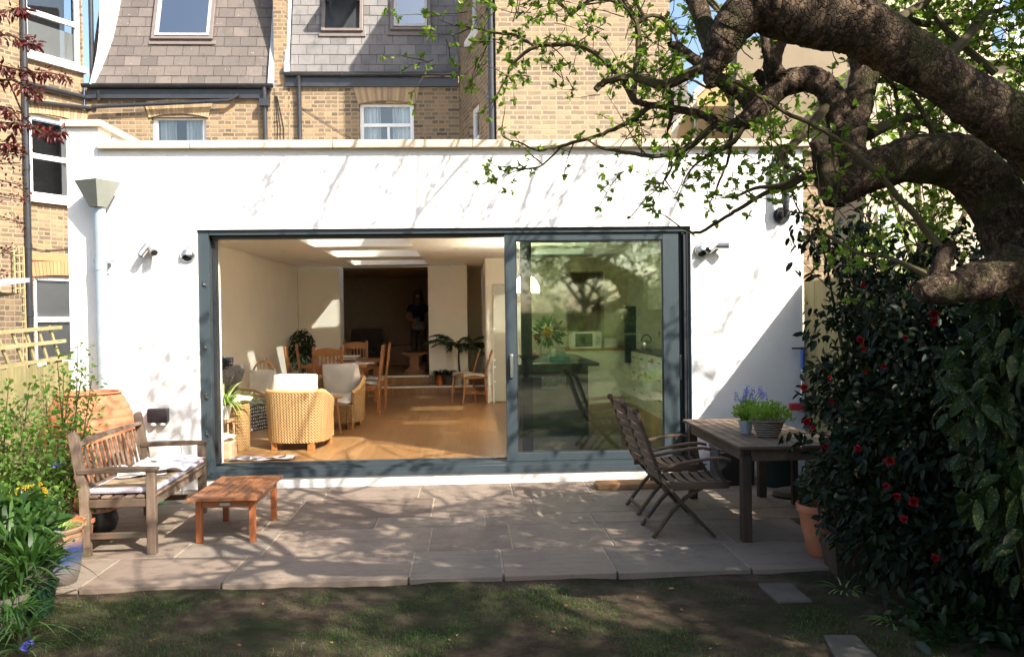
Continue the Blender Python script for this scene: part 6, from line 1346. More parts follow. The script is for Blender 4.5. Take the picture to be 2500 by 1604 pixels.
# pot plant at the right
n = 150; a = RNG.uniform(0, 6.28, n); leaves('leaves', np.stack([.08*np.cos(a), .08*np.sin(a), RNG.uniform(.34, .55, n)], 1), np.stack([np.cos(a), np.sin(a), RNG.uniform(-.2, 1, n)], 1), RNG.uniform(.06, .11, n), M['dark_leaf'], POTR, .5, world=False)
# table pots
n = 130; a = RNG.uniform(0, 6.28, n); blades('leaves', np.stack([.03*np.cos(a), .03*np.sin(a), np.full(n, .10)], 1), np.stack([np.cos(a)*.6, np.sin(a)*.6, RNG.uniform(.8, 2.5, n)], 1), RNG.uniform(.10, .24, n), .008, M['herb_leaf'], MUS, 5, RNG.uniform(.3, 1, n), world=False)
n = 500; q = rdir(n, -.3, 1)*(RNG.random(n)**.5)[:, None]; leaves('herb', q*np.array([.13, .11, .11])+np.array([.02, .0, .16]), q+np.array([0, 0, .3]), RNG.uniform(.015, .03, n), M['herb_leaf'], MUS, .6, world=False)
n = 1300; q = rdir(n, -.35, 1)*(RNG.random(n)**.45)[:, None]; leaves('herb', q*np.array([.165, .13, .12])+np.array([.02, .0, .16]), q+np.array([0, 0, .4]), RNG.uniform(.012, .026, n), M['herb_leaf'], BAS, .7, world=False)
for i, (x, y) in enumerate(((1798, 963), (1820, 955), (1825, 945), (1833, 960), (1838, 950), (1818, 968), (1860, 958), (1868, 962), (1840, 975), (1856, 948), (1811, 975))):
    tp_ = AT(x, y, Y=-1.78+.02*(i % 3)); b0 = Vector((2.23, -1.80, TZ+.10)); m = MB(); m.tube([b0, b0.lerp(tp_, .6)+Vector((0, 0, .02)), tp_], .003, 5); m.build('flower_stem', M['herb_leaf'], MUS, world=True)
    n = 46; u = RNG.random(n); a = RNG.uniform(0, 6.28, n); rr = .012*(1-.5*u); Pp = np.array(tp_)+np.stack([rr*np.cos(a), rr*np.sin(a), -.055+u*.075], 1); leaves('flower', Pp, np.stack([np.cos(a), np.sin(a), np.full(n, -.5)], 1), .012, M['petal_blue'], MUS, .8, world=True)
# ---- rose bush in front of the water butt
def twiggy_shrub(name, label, base, tips, mat, n_leaf, Lr, spread, r0=.012, cat='shrub', stem='twig', petiole=.0, shape='oval'):
    t = thing(name, label, cat, base); m = MB(); P = []; D = []; b0 = Vector(base); r = random.Random(hash(name) % 97+len(tips))
    for tp_ in tips:
        tp_ = Vector(tp_); mid = b0.lerp(tp_, .5)+Vector((r.uniform(-.06, .06), r.uniform(-.06, .06), r.uniform(0, .08))); m.tube([b0+Vector((r.uniform(-.03, .03), r.uniform(-.03, .03), 0)), mid, tp_], [r0, r0*.6, r0*.25], 6)
        for k in range(n_leaf//len(tips)):
            u = r.random()**.6; c = (b0.lerp(mid, u*2) if u < .5 else mid.lerp(tp_, u*2-1)) if u > .28 else mid.lerp(tp_, r.random())
            o = Vector((r.gauss(0, spread), r.gauss(0, spread), r.gauss(0, spread*.8))); P.append(c+o); D.append(o.normalized()+Vector((0, 0, -.1)))
    for i in range(0, len(P), 9): m.tube([P[i]-D[i]*spread*.8, P[i]], [.003, .0015], 4)
    m.build('stems', M[stem], t, world=True); leaves('foliage', np.array([tuple(p) for p in P]), np.array([tuple(d) for d in D]), RNG.uniform(*Lr, len(P)), M[mat], t, .62, .2, .1, world=True, shape=shape); return t
A_ = lambda x, y, d: tuple(AT(x, y, dist=d))
twiggy_shrub('rose_bush', 'open rose bush with fresh light green leaves in front of the water butt', (-3.25, -1.75, -.02), [A_(190, 835, 6.9), A_(140, 880, 6.8), A_(225, 920, 6.8), A_(110, 930, 6.7), A_(170, 950, 6.7), A_(230, 985, 6.7), A_(120, 1010, 6.6), A_(180, 1010, 6.7), A_(155, 900, 6.9), A_(205, 880, 6.8)], 'rose_leaf', 1100, (.030, .052), .055)
twiggy_shrub('green_shrub', 'leafy bright green shrub against the left fence at the picture edge', (-3.2, -2.6, -.06), [A_(20, 950, 6.2), A_(70, 960, 6.2), A_(-20, 1000, 6.1), A_(50, 1010, 6.1), A_(100, 1080, 6.0), A_(20, 1080, 6.0), A_(-40, 1080, 6.0), A_(80, 1140, 6.0), A_(30, 1160, 6.0)], 'rose_leaf', 2100, (.03, .055), .085)
twiggy_shrub('dark_shrub', 'darker low shrub between the rose and the green shrub', (-3.35, -2.0, -.06), [A_(120, 1110, 6.3), A_(150, 1150, 6.2), A_(90, 1170, 6.2), A_(140, 1080, 6.4), A_(190, 1160, 6.3)], 'strap_leaf', 620, (.03, .06), .08)
# yellow flowers in pot
p = AT(70, 1320, Z=-.06)
def tpot(name, label, px, py, dist, r_, h_, mat, cat='pot', z0=None, prof=None):
    q = AT(px, py, dist=dist); z_ = -.06 if z0 is None else z0; t = thing(name, label, cat, (q.x, q.y, z_)); m = MB(); m.lathe(prof or pot_profile(r_, h_), n=34); m.build('pot', M[mat], t, smooth=True, angle=50)
    s_ = MB(); s_.lathe([(.001, 0), (r_*.9, 0)], (0, 0, h_-.03), 20, capb=False); s_.build('soil', M['soil'], t); return t
YF = tpot('flower_pot', 'terracotta pot of yellow wallflowers amid dark green leaves in the left border', 100, 1270, 5.75, .15, .34, 'terracotta', 'potted plant')
n = 420; q = rdir(n, -.1, 1)*(RNG.random(n)**.45)[:, None]; leaves('foliage', q*np.array([.21, .18, .17])+np.array([-.05, 0, .42]), q+np.array([0, 0, .5]), RNG.uniform(.04, .07, n), M['strap_leaf'], YF, .25, .2, .2, world=False, shape='strap')
for (x, y) in ((20, 1210), (28, 1200), (45, 1195), (52, 1190), (60, 1192), (78, 1185), (98, 1182), (108, 1193), (112, 1206), (25, 1216), (66, 1188), (38, 1206), (112, 1200)): pompom(YF, tuple(AT(x, y, dist=5.55)-base_of(YF)), .016, 'petal_yellow', 22)
BP = tpot('glazed_pot', 'blue and grey glazed pot with terracotta rim at the patio corner', 138, 1330, 5.45, .155, .42, 'blue_glaze', 'pot', None, [(.085, 0), (.10, .01), (.135, .12), (.155, .24), (.158, .33), (.150, .39), (.162, .40), (.165, .42), (.15, .425), (.135, .40), (.001, .38)])
n = 90; a = RNG.uniform(0, 6.28, n); blades('leaves', np.stack([.08*np.cos(a), .08*np.sin(a), np.full(n, .39)], 1), np.stack([np.cos(a), np.sin(a), RNG.uniform(.8, 2.5, n)], 1), RNG.uniform(.10, .22, n), .010, M['spider_leaf'], BP, 5, .7, world=False)
m = MB(); m.lathe([(.09, 0), (.15, .012), (.155, .03), (.14, .03), (.001, .02)], n=26); m.build('saucer', M['grey_stone'], BP, smooth=True)
tpot('terracotta_pot', 'pale rimmed terracotta pot behind the blue glazed pot', 155, 1240, 5.9, .13, .36, 'terracotta')
tpot('terracotta_pot', 'tall square shouldered terracotta pot next to the bench leg', 185, 1255, 6.1, .12, .32, 'terracotta')
KB = tpot('plant_pot', 'dark green plastic bucket pot at the edge of the lawn', 82, 1430, 5.0, .13, .20, 'green_plastic')
tpot('plant_pot', 'grey brown plastic pot standing inside the dark green bucket', 76, 1400, 5.02, .10, .24, 'grey_pot', 'pot', .02)
tpot('flower_pot', 'pale stone coloured pot at the lower left edge of the picture', 15, 1530, 4.75, .12, .22, 'grey_stone')
t = thing('black_ball_pot', 'round black pot in the shadow under the bench', 'pot', (-2.98, -1.72, 0)); m = MB(); m.lathe([(.06, 0), (.13, .05), (.15, .13), (.13, .20), (.12, .20), (.001, .17)], n=26); m.build('pot', M['black_plastic'], t, smooth=True)
n = 120; q = rdir(n, 0, 1); leaves('leaves', q*np.array([.10, .1, .08])+np.array([0, 0, .2]), q, RNG.uniform(.03, .06, n), M['strap_leaf'], t, .4, world=False)
def clump_at(name, label, px, py, d, n, Lr, W, mat, droop, zup=(.8, 3), r0=.06):
    q = AT(px, py, dist=d); return strap_clump(name, label, 'plant', (q.x, q.y, max(-.06, q.z)), n, Lr, W, mat, droop, zup, r0)
clump_at('agapanthus', 'upright strap leaved plant growing in the dark bucket at the lower left', 75, 1385, 5.0, 42, (.22, .42), .030, 'strap_leaf', (.2, .8), (1.3, 4), .06)
clump_at('agapanthus', 'broad strap leaved plant behind the blue pot at the left edge', 30, 1330, 5.2, 60, (.3, .5), .034, 'strap_leaf', (.3, 1.0), (1.0, 3), .09)
clump_at('daylily_clump', 'arching grassy clump at the far left edge above the cream planter', 10, 1450, 4.8, 70, (.2, .4), .016, 'strap_leaf', (.6, 1.5), (.6, 2.2), .08)
clump_at('bluebell_clump', 'long thin blue green leaves arching over the soil at the bottom left', 55, 1540, 4.45, 34, (.22, .44), .014, 'strap_leaf', (.7, 1.3), (.6, 1.8), .06)
IR = clump_at('iris_plant', 'small iris with violet flower at the bottom left corner', 60, 1590, 4.3, 14, (.12, .3), .012, 'strap_leaf', (.7, 1.3), (.5, 1.5), .03)
for (x, y) in ((65, 1575), (78, 1568), (70, 1588), (60, 1580)): rosette(IR, AT(x, y, dist=4.3), .022, 'petal_blue', 'flower', 7)
t = thing('broadleaf_plant', 'clump of broad dark oval leaves beside the blue glazed pot', 'plant', AT(75, 1330, Z=-.06)); P, D, L = blob_leaves([(A_(60, 1290, 5.4), .13), (A_(100, 1300, 5.3), .12), (A_(120, 1320, 5.25), .08), (A_(30, 1260, 5.5), .16), (A_(70, 1240, 5.6), .13)], 9000, (.09, .15), .8, .2, .5); leaves('foliage', P, D, L, M['strap_leaf'], t, .5, .25, .3, world=True)
t = thing('mixed_seedlings', 'tangle of light green seedling leaves beneath the yellow flowers', 'plant', AT(60, 1400, Z=-.06)); P, D, L = blob_leaves([(A_(40, 1225, 5.7), .14), (A_(100, 1235, 5.7), .10), (A_(150, 1205, 5.9), .12), (A_(195, 1200, 6.1), .10), (A_(0, 1180, 5.8), .15), (A_(140, 1255, 5.6), .07)], 9000, (.02, .045), .8, -.1, .6); leaves('foliage', P, D, L, M['rose_leaf'], t, .55, .2, .1, world=True)
t = thing('white_bluebell', 'pale blue bell flower on a stem beside the bench post', 'flower', AT(135, 1200, dist=6.3)); m = MB(); b0 = AT(135, 1200, dist=6.3); tp_ = AT(137, 1130, dist=6.3); m.tube([b0, tp_], .004, 5); m.build('stem', M['herb_leaf'], t, world=True)
for (x, y) in ((130, 1135), (140, 1140), (138, 1128), (145, 1135)): rosette(t, AT(x, y, dist=6.3), .02, 'petal_blue', 'flower', 8)
n = 14; a = RNG.uniform(0, 6.28, n); blades('leaves', np.tile(np.array(b0-base_of(t)), (n, 1)), np.stack([np.cos(a)*.4, np.sin(a)*.4, RNG.uniform(1, 2, n)], 1), .28, .02, M['herb_leaf'], t, 5, .3, world=False)
t = thing('plant_label', 'pale blue plastic scrap standing in the dark bucket pot', 'label', AT(95, 1440, dist=5.0)); m = MB(); m.box(-.02, .02, -.002, .002, -.03, .05); m.build('tag', M['zinc'], t)
clump_at('daylily_clump', 'dense arching strap leaves spilling over the pots at the left edge', 60, 1400, 4.9, 90, (.22, .42), .022, 'strap_leaf', (.5, 1.3), (.6, 2.4), .14)
clump_at('daylily_clump', 'low grassy leaves hiding the pale pot at the lower left edge', 20, 1500, 4.6, 80, (.15, .32), .014, 'strap_leaf', (.6, 1.4), (.6, 2.2), .12)
t = thing('ivy_patch', 'small dark leafy patch between the bucket and the blue glazed pot', 'plant', AT(120, 1400, Z=-.06)); P, D, L = blob_leaves([(A_(110, 1330, 5.15), .09), (A_(80, 1360, 5.05), .10), (A_(55, 1470, 4.85), .09)], 9000, (.03, .06), .8, .2, .5); leaves('foliage', P, D, L, M['dark_leaf'], t, .6, .25, .2, world=True)
# grass on the lawn
def grass():
    n = 60000; x = RNG.uniform(-2.9, 2.6, n); y = RNG.uniform(-5.0, -3.12, n)
    f = np.sin(x*2.3+1)*np.sin(y*3.1)+.8*np.sin(x*5.1+y*3.7)+.5*np.sin(x*9.3-y*7.1)+RNG.normal(0, .35, n); fade = (1.0-x)*.35+.2
    k = (f > .42-.0*y-np.clip(fade, -1.2, .9)*.6) & (y < -3.14-RNG.random(n)*.15); x, y = x[k], y[k]; n = len(x)
    z = -.034 + .006*np.sin(x*3.1+y*1.7)+.005*np.sin(x*7.3-y*5.1)+.004*np.sin(x*13+y*11)
    a = RNG.uniform(0, 6.28, n)
    o = blades('grass', np.stack([x, y, z], 1), np.stack([np.cos(a)*.5, np.sin(a)*.5, RNG.uniform(.8, 2.2, n)], 1), RNG.uniform(.015, .06, n), .0028, M['grass'], None, 3, RNG.uniform(.3, 1.4, n)); tag(o, kind='stuff')
grass()
def debris():
    n = 60; x = RNG.uniform(-2.9, 2.9, n); y = RNG.uniform(-5, -3.1, n); m = MB(); r = random.Random(3)
    for i in range(n):
        s = r.uniform(.002, .007)*(1.8 if r.random() < .06 else 1); m.tint = r.random(); z = -.030+.006*math.sin(x[i]*3.1+y[i]*1.7)+.005*math.sin(x[i]*7.3-y[i]*5.1)
        m.lathe([(.001, -.5*s), (s, 0), (s*.6, s*.5), (.001, s*.6)], (x[i], y[i], z), 6, r.uniform(.7, 1.4), r.uniform(.7, 1.3))
    tag(m.build('gravel', M['grey_stone']), kind='stuff')
    n = 60; P = np.stack([RNG.uniform(-2.8, 2.9, n), RNG.uniform(-5, -3.1, n), np.full(n, -.022)], 1); a = RNG.uniform(0, 6.28, n)
    o = leaves('fallen_leaves', P, np.stack([np.cos(a), np.sin(a), np.full(n, .1)], 1), RNG.uniform(.015, .04, n), M['oak_dark'], None, .5, .4, 0); tag(o, kind='stuff')
debris()
# ================================================================ old apple tree
TREE = thing('apple_tree', 'gnarled old apple tree with thick dark limbs and fresh leaves at the upper right', 'tree', (3.05, -4.7, -.06))
TR = random.Random(21)
def path(pts, sub=4, wob=0.0):
    """pts: (px,py,rpx,dist) -> smooth world polyline + radii"""
    Q = [(AT(x, y, dist=d), r_*d/FPX) for x, y, r_, d in pts]; out = []; rs = []
    n = len(Q)
    for i in range(n-1):
        p0 = Q[max(0, i-1)][0]; p1, r1 = Q[i]; p2, r2 = Q[i+1]; p3 = Q[min(n-1, i+2)][0]
        for k in range(sub):
            t = k/sub; t2, t3 = t*t, t*t*t
            out.append(.5*((2*p1)+(-p0+p2)*t+(2*p0-5*p1+4*p2-p3)*t2+(-p0+3*p1-3*p2+p3)*t3)+Vector((TR.uniform(-wob, wob), TR.uniform(-wob, wob), TR.uniform(-wob, wob)))); rs.append(r1+(r2-r1)*t)
    out.append(Q[-1][0]); rs.append(Q[-1][1]); return out, rs
def knobbly(m, pts, rs, n=18, amp=.12):
    """limb with lumpy bark outline"""
    k0 = len(m.v); m.tube(pts, rs, n); ph = TR.uniform(0, 6)
    for i, p in enumerate(pts):
        for j in range(n):
            v = Vector(m.v[k0+i*n+j]); d = v-p; q = 1+amp*(math.sin(v.x*23+v.z*17)+math.sin(v.y*29+v.z*31)*.7+.6*math.sin(v.x*61+v.y*47)+.5*math.sin(v.x*97+v.z*83)*math.sin(v.y*101)+.8*math.sin(i*.5+ph)*math.sin(i*.23+ph))*.6
            m.v[k0+i*n+j] = tuple(p+d*q)
big = [
 # limb A: thick dark limb over the top
 [(2820, 800, 120, 3.9), (2640, 470, 88, 3.65), (2500, 326, 69, 3.5), (2335, 217, 59, 3.4), (2190, 118, 64, 3.35), (2090, 62, 72, 3.3), (2000, 38, 80, 3.3), (1900, 12, 80, 3.3), (1828, 28, 60, 3.3), (1775, 88, 45, 3.32), (1746, 145, 33, 3.34), (1734, 182, 20, 3.35), (1731, 218, 5, 3.36)],
 # limb B lower thick
 [(2760, 900, 110, 3.9), (2600, 760, 84, 3.9), (2510, 640, 72, 3.9), (2452, 525, 66, 3.9), (2400, 445, 66, 3.9), (2320, 392, 64, 3.9), (2230, 390, 60, 3.9), (2140, 412, 50, 3.9), (2060, 452, 44, 3.9), (2010, 472, 24, 3.9)],
 # burl
 [(2040, 500, 26, 3.9), (2025, 440, 40, 3.9), (2010, 380, 34, 3.9), (1985, 345, 12, 3.9)],
 # limb D dark low
 [(2760, 760, 110, 3.9), (2600, 640, 70, 3.85), (2480, 655, 60, 3.8), (2380, 690, 54, 3.75), (2290, 705, 44, 3.7), (2240, 715, 26, 3.7)],
 [(2290, 690, 30, 3.7), (2300, 640, 26, 3.72), (2320, 600, 16, 3.75)],
 # vertical limb V
 [(2080, 420, 52, 3.95), (2075, 340, 46, 4.0), (2090, 270, 40, 4.05), (2108, 200, 40, 4.1), (2105, 120, 38, 4.15), (2090, -60, 34, 4.2)],
 # limb C arching left
 [(2070, 370, 46, 3.98), (2050, 290, 38, 4.0), (2020, 220, 36, 4.02), (1965, 192, 36, 4.05), (1905, 215, 33, 4.08), (1850, 268, 31, 4.1), (1810, 300, 24, 4.12), (1765, 312, 15, 4.2), (1726, 285, 12, 4.25), (1638, 264, 10, 4.35), (1583, 256, 9, 4.4), (1552, 250, 8, 4.45)],
 [(1905, 200, 30, 4.05), (1885, 160, 27, 4.1), (1900, 90, 24, 4.15), (1890, 20, 20, 4.2), (1880, -60, 18, 4.2)],
 [(1900, 190, 18, 4.05), (1876, 140, 15, 4.0), (1868, 80, 14, 4.0), (1860, 0, 12, 4.0)],
 [(1870, 200, 20, 4.2), (1845, 175, 10, 4.2)],
 # upright greenish limb
 [(1752, 150, 26, 3.4), (1730, 90, 28, 3.5), (1712, 40, 26, 3.6), (1690, -20, 26, 3.7), (1660, -90, 24, 3.8)],
 # diagonal limb
 [(1850, 280, 26, 4.15), (1810, 225, 26, 4.2), (1770, 205, 20, 4.2), (1700, 150, 15, 4.25), (1655, 115, 12, 4.3), (1636, 108, 9, 4.3)],
]
trunk = MB(); knobbly(trunk, [Vector((3.0, -4.75, -.1)), Vector((3.0, -4.75, .35)), Vector((2.92, -4.78, .9)), Vector((2.86, -4.75, 1.4)), AT(2820, 800, dist=3.9), AT(2760, 690, dist=3.85)], [.30, .24, .21, .21, .20, .15], 22, .06)
trunk.build('trunk', M['bark'], TREE, world=True, smooth=True, angle=70)
for b in big:
    pts, rs = path(b, 9, .003); rs = [q*(1.0 if b in big[:2] else .86) for q in rs]; m = MB(); knobbly(m, pts, rs, 28, .075 if b[0][2] > 40 else .05); m.build('limb', M['bark'], TREE, world=True, smooth=True, angle=70)
med = [
 [(1552, 250, 9, 4.45), (1521, 199, 7, 4.5), (1492, 164, 7, 4.55), (1434, 117, 6.5, 4.6), (1404, 111, 6, 4.6), (1369, 108, 6, 4.65), (1331, 111, 5.5, 4.7), (1308, 114, 5, 4.7), (1253, 152, 4, 4.75), (1238, 187, 3, 4.8), (1214, 231, 2, 4.8)],
 [(1308, 114, 4, 4.7), (1258, 88, 3.5, 4.75), (1200, 79, 3, 4.8), (1150, 68, 2, 4.9), (1100, 60, 1.5, 4.95)],
 [(1547, 245, 7, 4.45), (1552, 170, 8, 4.45), (1559, 123, 7.5, 4.5), (1553, 58, 7, 4.5), (1521, 0, 8, 4.55), (1490, -60, 8, 4.6)],
 [(1556, 60, 5, 4.5), (1580, 41, 5, 4.5), (1609, 41, 5, 4.5), (1632, 58, 6, 4.5), (1650, 90, 4, 4.5)],
 [(1454, 219, 8, 4.4), (1477, 201, 9, 4.4), (1515, 190, 9, 4.35), (1559, 193, 10, 4.35), (1609, 207, 12, 4.3), (1638, 204, 13, 4.3), (1697, 175, 14, 4.25), (1735, 160, 12, 4.2)],
 [(1625, 212, 10, 4.3), (1636, 235, 8, 4.3), (1638, 262, 7, 4.35)],
 [(1765, 312, 10, 4.2), (1740, 307, 8, 4.25), (1697, 348, 8, 4.3), (1667, 365, 7.5, 4.35), (1638, 378, 6.5, 4.4), (1594, 381, 5.5, 4.4), (1536, 374, 5, 4.45), (1469, 362, 4, 4.5)],
 [(1590, 260, 7, 4.4), (1536, 298, 6, 4.5), (1486, 321, 5, 4.55), (1434, 339, 4.5, 4.6), (1372, 356, 4, 4.7), (1340, 362, 3, 4.7), (1311, 368, 2.5, 4.7), (1273, 350, 2.2, 4.75), (1226, 333, 1.8, 4.8), (1228, 295, 1.2, 4.8)],
 [(1372, 356, 3, 4.7), (1326, 403, 2.2, 4.75), (1285, 412, 1.6, 4.8), (1262, 422, 1.2, 4.8)],
 [(1667, 368, 4, 4.35), (1647, 400, 3, 4.4), (1627, 430, 2.2, 4.4), (1618, 455, 1.5, 4.4)],
 [(2030, 248, 13, 4.0), (1987, 298, 12, 3.95), (1940, 350, 11, 3.9), (1908, 377, 11, 3.9), (1910, 402, 8, 3.9), (1949, 415, 5, 3.9)],
 [(2000, 425, 14, 3.9), (1969, 429, 10, 3.95), (1917, 458, 7, 4.0), (1865, 474, 6, 4.1), (1800, 512, 5, 4.2), (1771, 531, 4.5, 4.3), (1708, 568, 4, 4.4), (1677, 562, 3, 4.4), (1655, 550, 2, 4.4)],
 [(1969, 429, 8, 3.95), (1900, 452, 6, 4.0), (1840, 462, 4.5, 4.1), (1790, 482, 3, 4.1)],
 [(1790, 200, 4, 3.7), (1850, 232, 4.5, 3.7), (1896, 263, 5, 3.7), (1975, 301, 5.5, 3.7), (2048, 342, 6, 3.7), (2121, 403, 7, 3.7), (2174, 458, 8, 3.72), (2238, 531, 9, 3.75), (2290, 600, 11, 3.75)],
 [(2297, 690, 12, 3.7), (2180, 631, 5, 3.8), (2115, 625, 4.5, 3.9), (2048, 593, 4, 4.0), (2004, 563, 3.5, 4.1), (1981, 528, 3, 4.1), (1931, 517, 2, 4.2)],
 [(1790, 260, 5, 4.2), (1770, 220, 4, 4.2), (1757, 207, 4, 4.2), (1730, 215, 3, 4.2), (1700, 200, 3, 4.2)],
 [(1830, 290, 5, 4.1), (1790, 345, 7, 4.1), (1750, 368, 8, 4.2), (1700, 400, 3, 4.3)],
 [(1785, 310, 5, 4.15), (1782, 370, 4, 4.15), (1770, 410, 3, 4.2), (1755, 445, 3, 4.2)],
 [(2170, 60, 14, 3.9), (2240, 20, 12, 4.0), (2300, -40, 10, 4.1)], [(2310, 140, 14, 3.7), (2380, 70, 12, 3.9), (2440, -20, 10, 4.0)], [(2200, 45, 10, 4.1), (2290, 60, 8, 4.2), (2380, 40, 7, 4.3), (2480, 20, 6, 4.3)],
 [(2120, 330, 16, 4.0), (2200, 290, 12, 4.2), (2260, 300, 10, 4.3), (2310, 330, 9, 4.3)], [(2200, 370, 12, 4.1), (2230, 310, 8, 4.2), (2300, 240, 7, 4.3), (2380, 200, 6, 4.4)], [(2430, 180, 10, 4.0), (2300, 60, 8, 4.1), (2240, -20, 7, 4.2)],
 [(2210, 400, 8, 4.1), (2190, 250, 5, 4.2), (2180, 215, 5, 4.2)], [(2290, 350, 8, 4.1), (2240, 250, 7, 4.2), (2195, 215, 6, 4.2)],
]
TW = MB(); LP, LD = [], []
def spur(p, d, s=1.0):
    """a short spur with a rosette of young leaves"""
    d = d.normalized(); l = TR.uniform(.01, .04)*s; q = p+d*l
    TW.tube([p, q], [.0028, .0022], 4, cap=False); n = TR.choice([4, 5, 6, 7])
    for _ in range(n):
        e = Vector((TR.gauss(0, 1), TR.gauss(0, 1), TR.gauss(.2, .8))).normalized(); LP.append(q); LD.append(d*.7+e*.9)
def twig(p, d, L_, r_, lvl=0, leafy=1.0):
    n = max(3, int(L_/.05)); pts = [p]; d = d.normalized()
    for i in range(n):
        d = (d+Vector((TR.gauss(0, .16), TR.gauss(0, .16), TR.gauss(.02, .16)))).normalized(); pts.append(pts[-1]+d*(L_/n))
    rs = [max(.0012, r_*(1-.75*i/n)) for i in range(n+1)]; TW.tube(pts, rs, 5, cap=False)
    for i in range(1, n+1):
        if TR.random() < .55*leafy: spur(pts[i], Vector((TR.gauss(0, 1), TR.gauss(0, 1), TR.gauss(.3, 1))))
        if lvl < 2 and TR.random() < (.30 if lvl == 0 else .16):
            s_ = Vector((TR.gauss(0, 1), TR.gauss(0, 1), TR.gauss(0, .8))).normalized(); twig(pts[i], d*.6+s_, L_*TR.uniform(.35, .6), r_*.55, lvl+1, leafy)
    spur(pts[-1], d, 1)
for b in med:
    pts, rs = path(b, 4, .004); TW.tube(pts, rs, 7)
    for i in range(2, len(pts)-1):
        if TR.random() < .30: spur(pts[i], Vector((TR.gauss(0, 1), TR.gauss(0, 1), TR.gauss(.4, 1))))
        if TR.random() < .13 and rs[i] < .025: twig(pts[i], (pts[i+1]-pts[i]).normalized()+Vector((TR.gauss(0, .9), TR.gauss(0, .7), TR.gauss(0, .8))), TR.uniform(.12, .38), .005, 1)
    twig(pts[-1], pts[-1]-pts[-2], TR.uniform(.1, .22), max(.002, rs[-1]), 1)
# leafy twigs seen in gaps (photo positions at their own distances)
for (x, y, d, n, sx, sy) in ((1330, 60, 4.7, 5, 60, 40), (1180, 120, 4.9, 5, 60, 60), (1130, 30, 5.0, 6, 60, 25), (1430, 150, 4.6, 7, 60, 40), (1620, 90, 4.4, 9, 50, 60), (1690, 250, 4.3, 7, 50, 60), (1600, 330, 4.4, 4, 50, 30), (1820, 330, 4.2, 5, 70, 50), (1900, 320, 4.0, 5, 60, 60),
                             (1880, 490, 4.2, 3, 60, 30), (1560, 440, 4.4, 5, 70, 45), (2080, 560, 4.3, 13, 80, 50), (2220, 560, 4.2, 14, 70, 60), (2330, 480, 4.2, 8, 50, 50), (2330, 90, 4.2, 46, 130, 70), (2430, 160, 4.3, 34, 80, 80), (2450, 40, 4.2, 22, 60, 40), (2270, 290, 4.3, 14, 60, 40), (1700, 180, 4.3, 22, 120, 80), (1480, 70, 4.6, 16, 120, 60), (1850, 300, 4.3, 12, 90, 60), (2230, 300, 4.4, 14, 80, 50), (1250, 90, 4.9, 8, 90, 60), (2280, 330, 4.3, 8, 70, 50), (2160, 520, 4.1, 7, 60, 40), (1760, 420, 4.2, 3, 60, 50), (1850, 130, 4.2, 5, 40, 60), (1960, 280, 4.1, 4, 60, 40), (2450, 300, 4.4, 6, 60, 60), (2200, 650, 4.2, 6, 60, 50)):
    for _ in range(n): twig(AT(x+TR.gauss(0, sx), y+TR.gauss(0, sy), dist=d+TR.uniform(-.25, .35)), Vector((TR.gauss(-.3, 1), TR.gauss(0, .6), TR.gauss(.1, .9))), TR.uniform(.10, .30), .0035, 1)
# ---- crown above the picture: it throws the dappled shade on patio and lawn
def above(p, mg=.12):     # is this point above the top edge of the view
    return p.z > 1.70+(p.y+8.5)*.395+mg-.014*p.x
def wild(p, d, L_, r_, lvl):
    n = max(4, int(L_/.16)); pts = [p]; d = d.normalized()
    for i in range(n):
        d = (d+Vector((TR.gauss(0, .13), TR.gauss(0, .13), TR.gauss(0, .10)))).normalized(); q = pts[-1]+d*(L_/n)
        if not above(q): d.z = abs(d.z)+.45; d.normalize(); q = pts[-1]+d*(L_/n)
        if q.z > 1.17*abs(q.y)+.1 and TR.random() < .85: d.z -= .35; d.normalize(); q = pts[-1]+d*(L_/n)
        pts.append(q)
    rs = [max(.003, r_*(1-.8*i/n)) for i in range(n+1)]; TW.tube(pts, rs, 6, cap=False)
    for i in range(1, n+1):
        if lvl < 2:
            for _ in range(2 if lvl == 0 else 1):
                if TR.random() < (.62 if lvl == 0 else .5): wild(pts[i], d*.5+Vector((TR.gauss(0, 1), TR.gauss(0, 1), TR.gauss(0, .45))), L_*TR.uniform(.3, .55), rs[i]*.6, lvl+1)
        if lvl >= 1:
            e = Vector((TR.gauss(0, 1), TR.gauss(0, 1), TR.gauss(0, .8))).normalized()
            if TR.random() < .33 and above(pts[i]+e*.2, .05): twig(pts[i], e, TR.uniform(.1, .24), .004, 2, .8)
top = AT(2090, -60, dist=4.2)
for (st, dr, L_, r_) in ((AT(1900, -40, dist=3.3), (-1, .5, .55), 2.2, .06), (AT(1660, -90, dist=3.8), (-.9, .9, .5), 2.2, .05), (top, (.1, .8, .8), 2.2, .07), (top, (-.9, .1, .7), 2.0, .06), (top, (.9, .5, .6), 2.0, .06), (top, (.6, -.9, .6), 2.2, .06),
                         (AT(1880, -60, dist=4.2), (-.3, 1, .5), 2.0, .04), (Vector((2.6, -4.9, 3.3)), (1, -.3, .7), 2.2, .07), (AT(2300, -60, dist=4.1), (.3, -1, .5), 2.2, .05), (AT(1900, -40, dist=3.3), (-.5, -.7, .6), 2.0, .05), (AT(1490, -60, dist=4.6), (-.5, .9, .6), 1.9, .035)):
    wild(st, Vector(dr), L_, r_, 0)
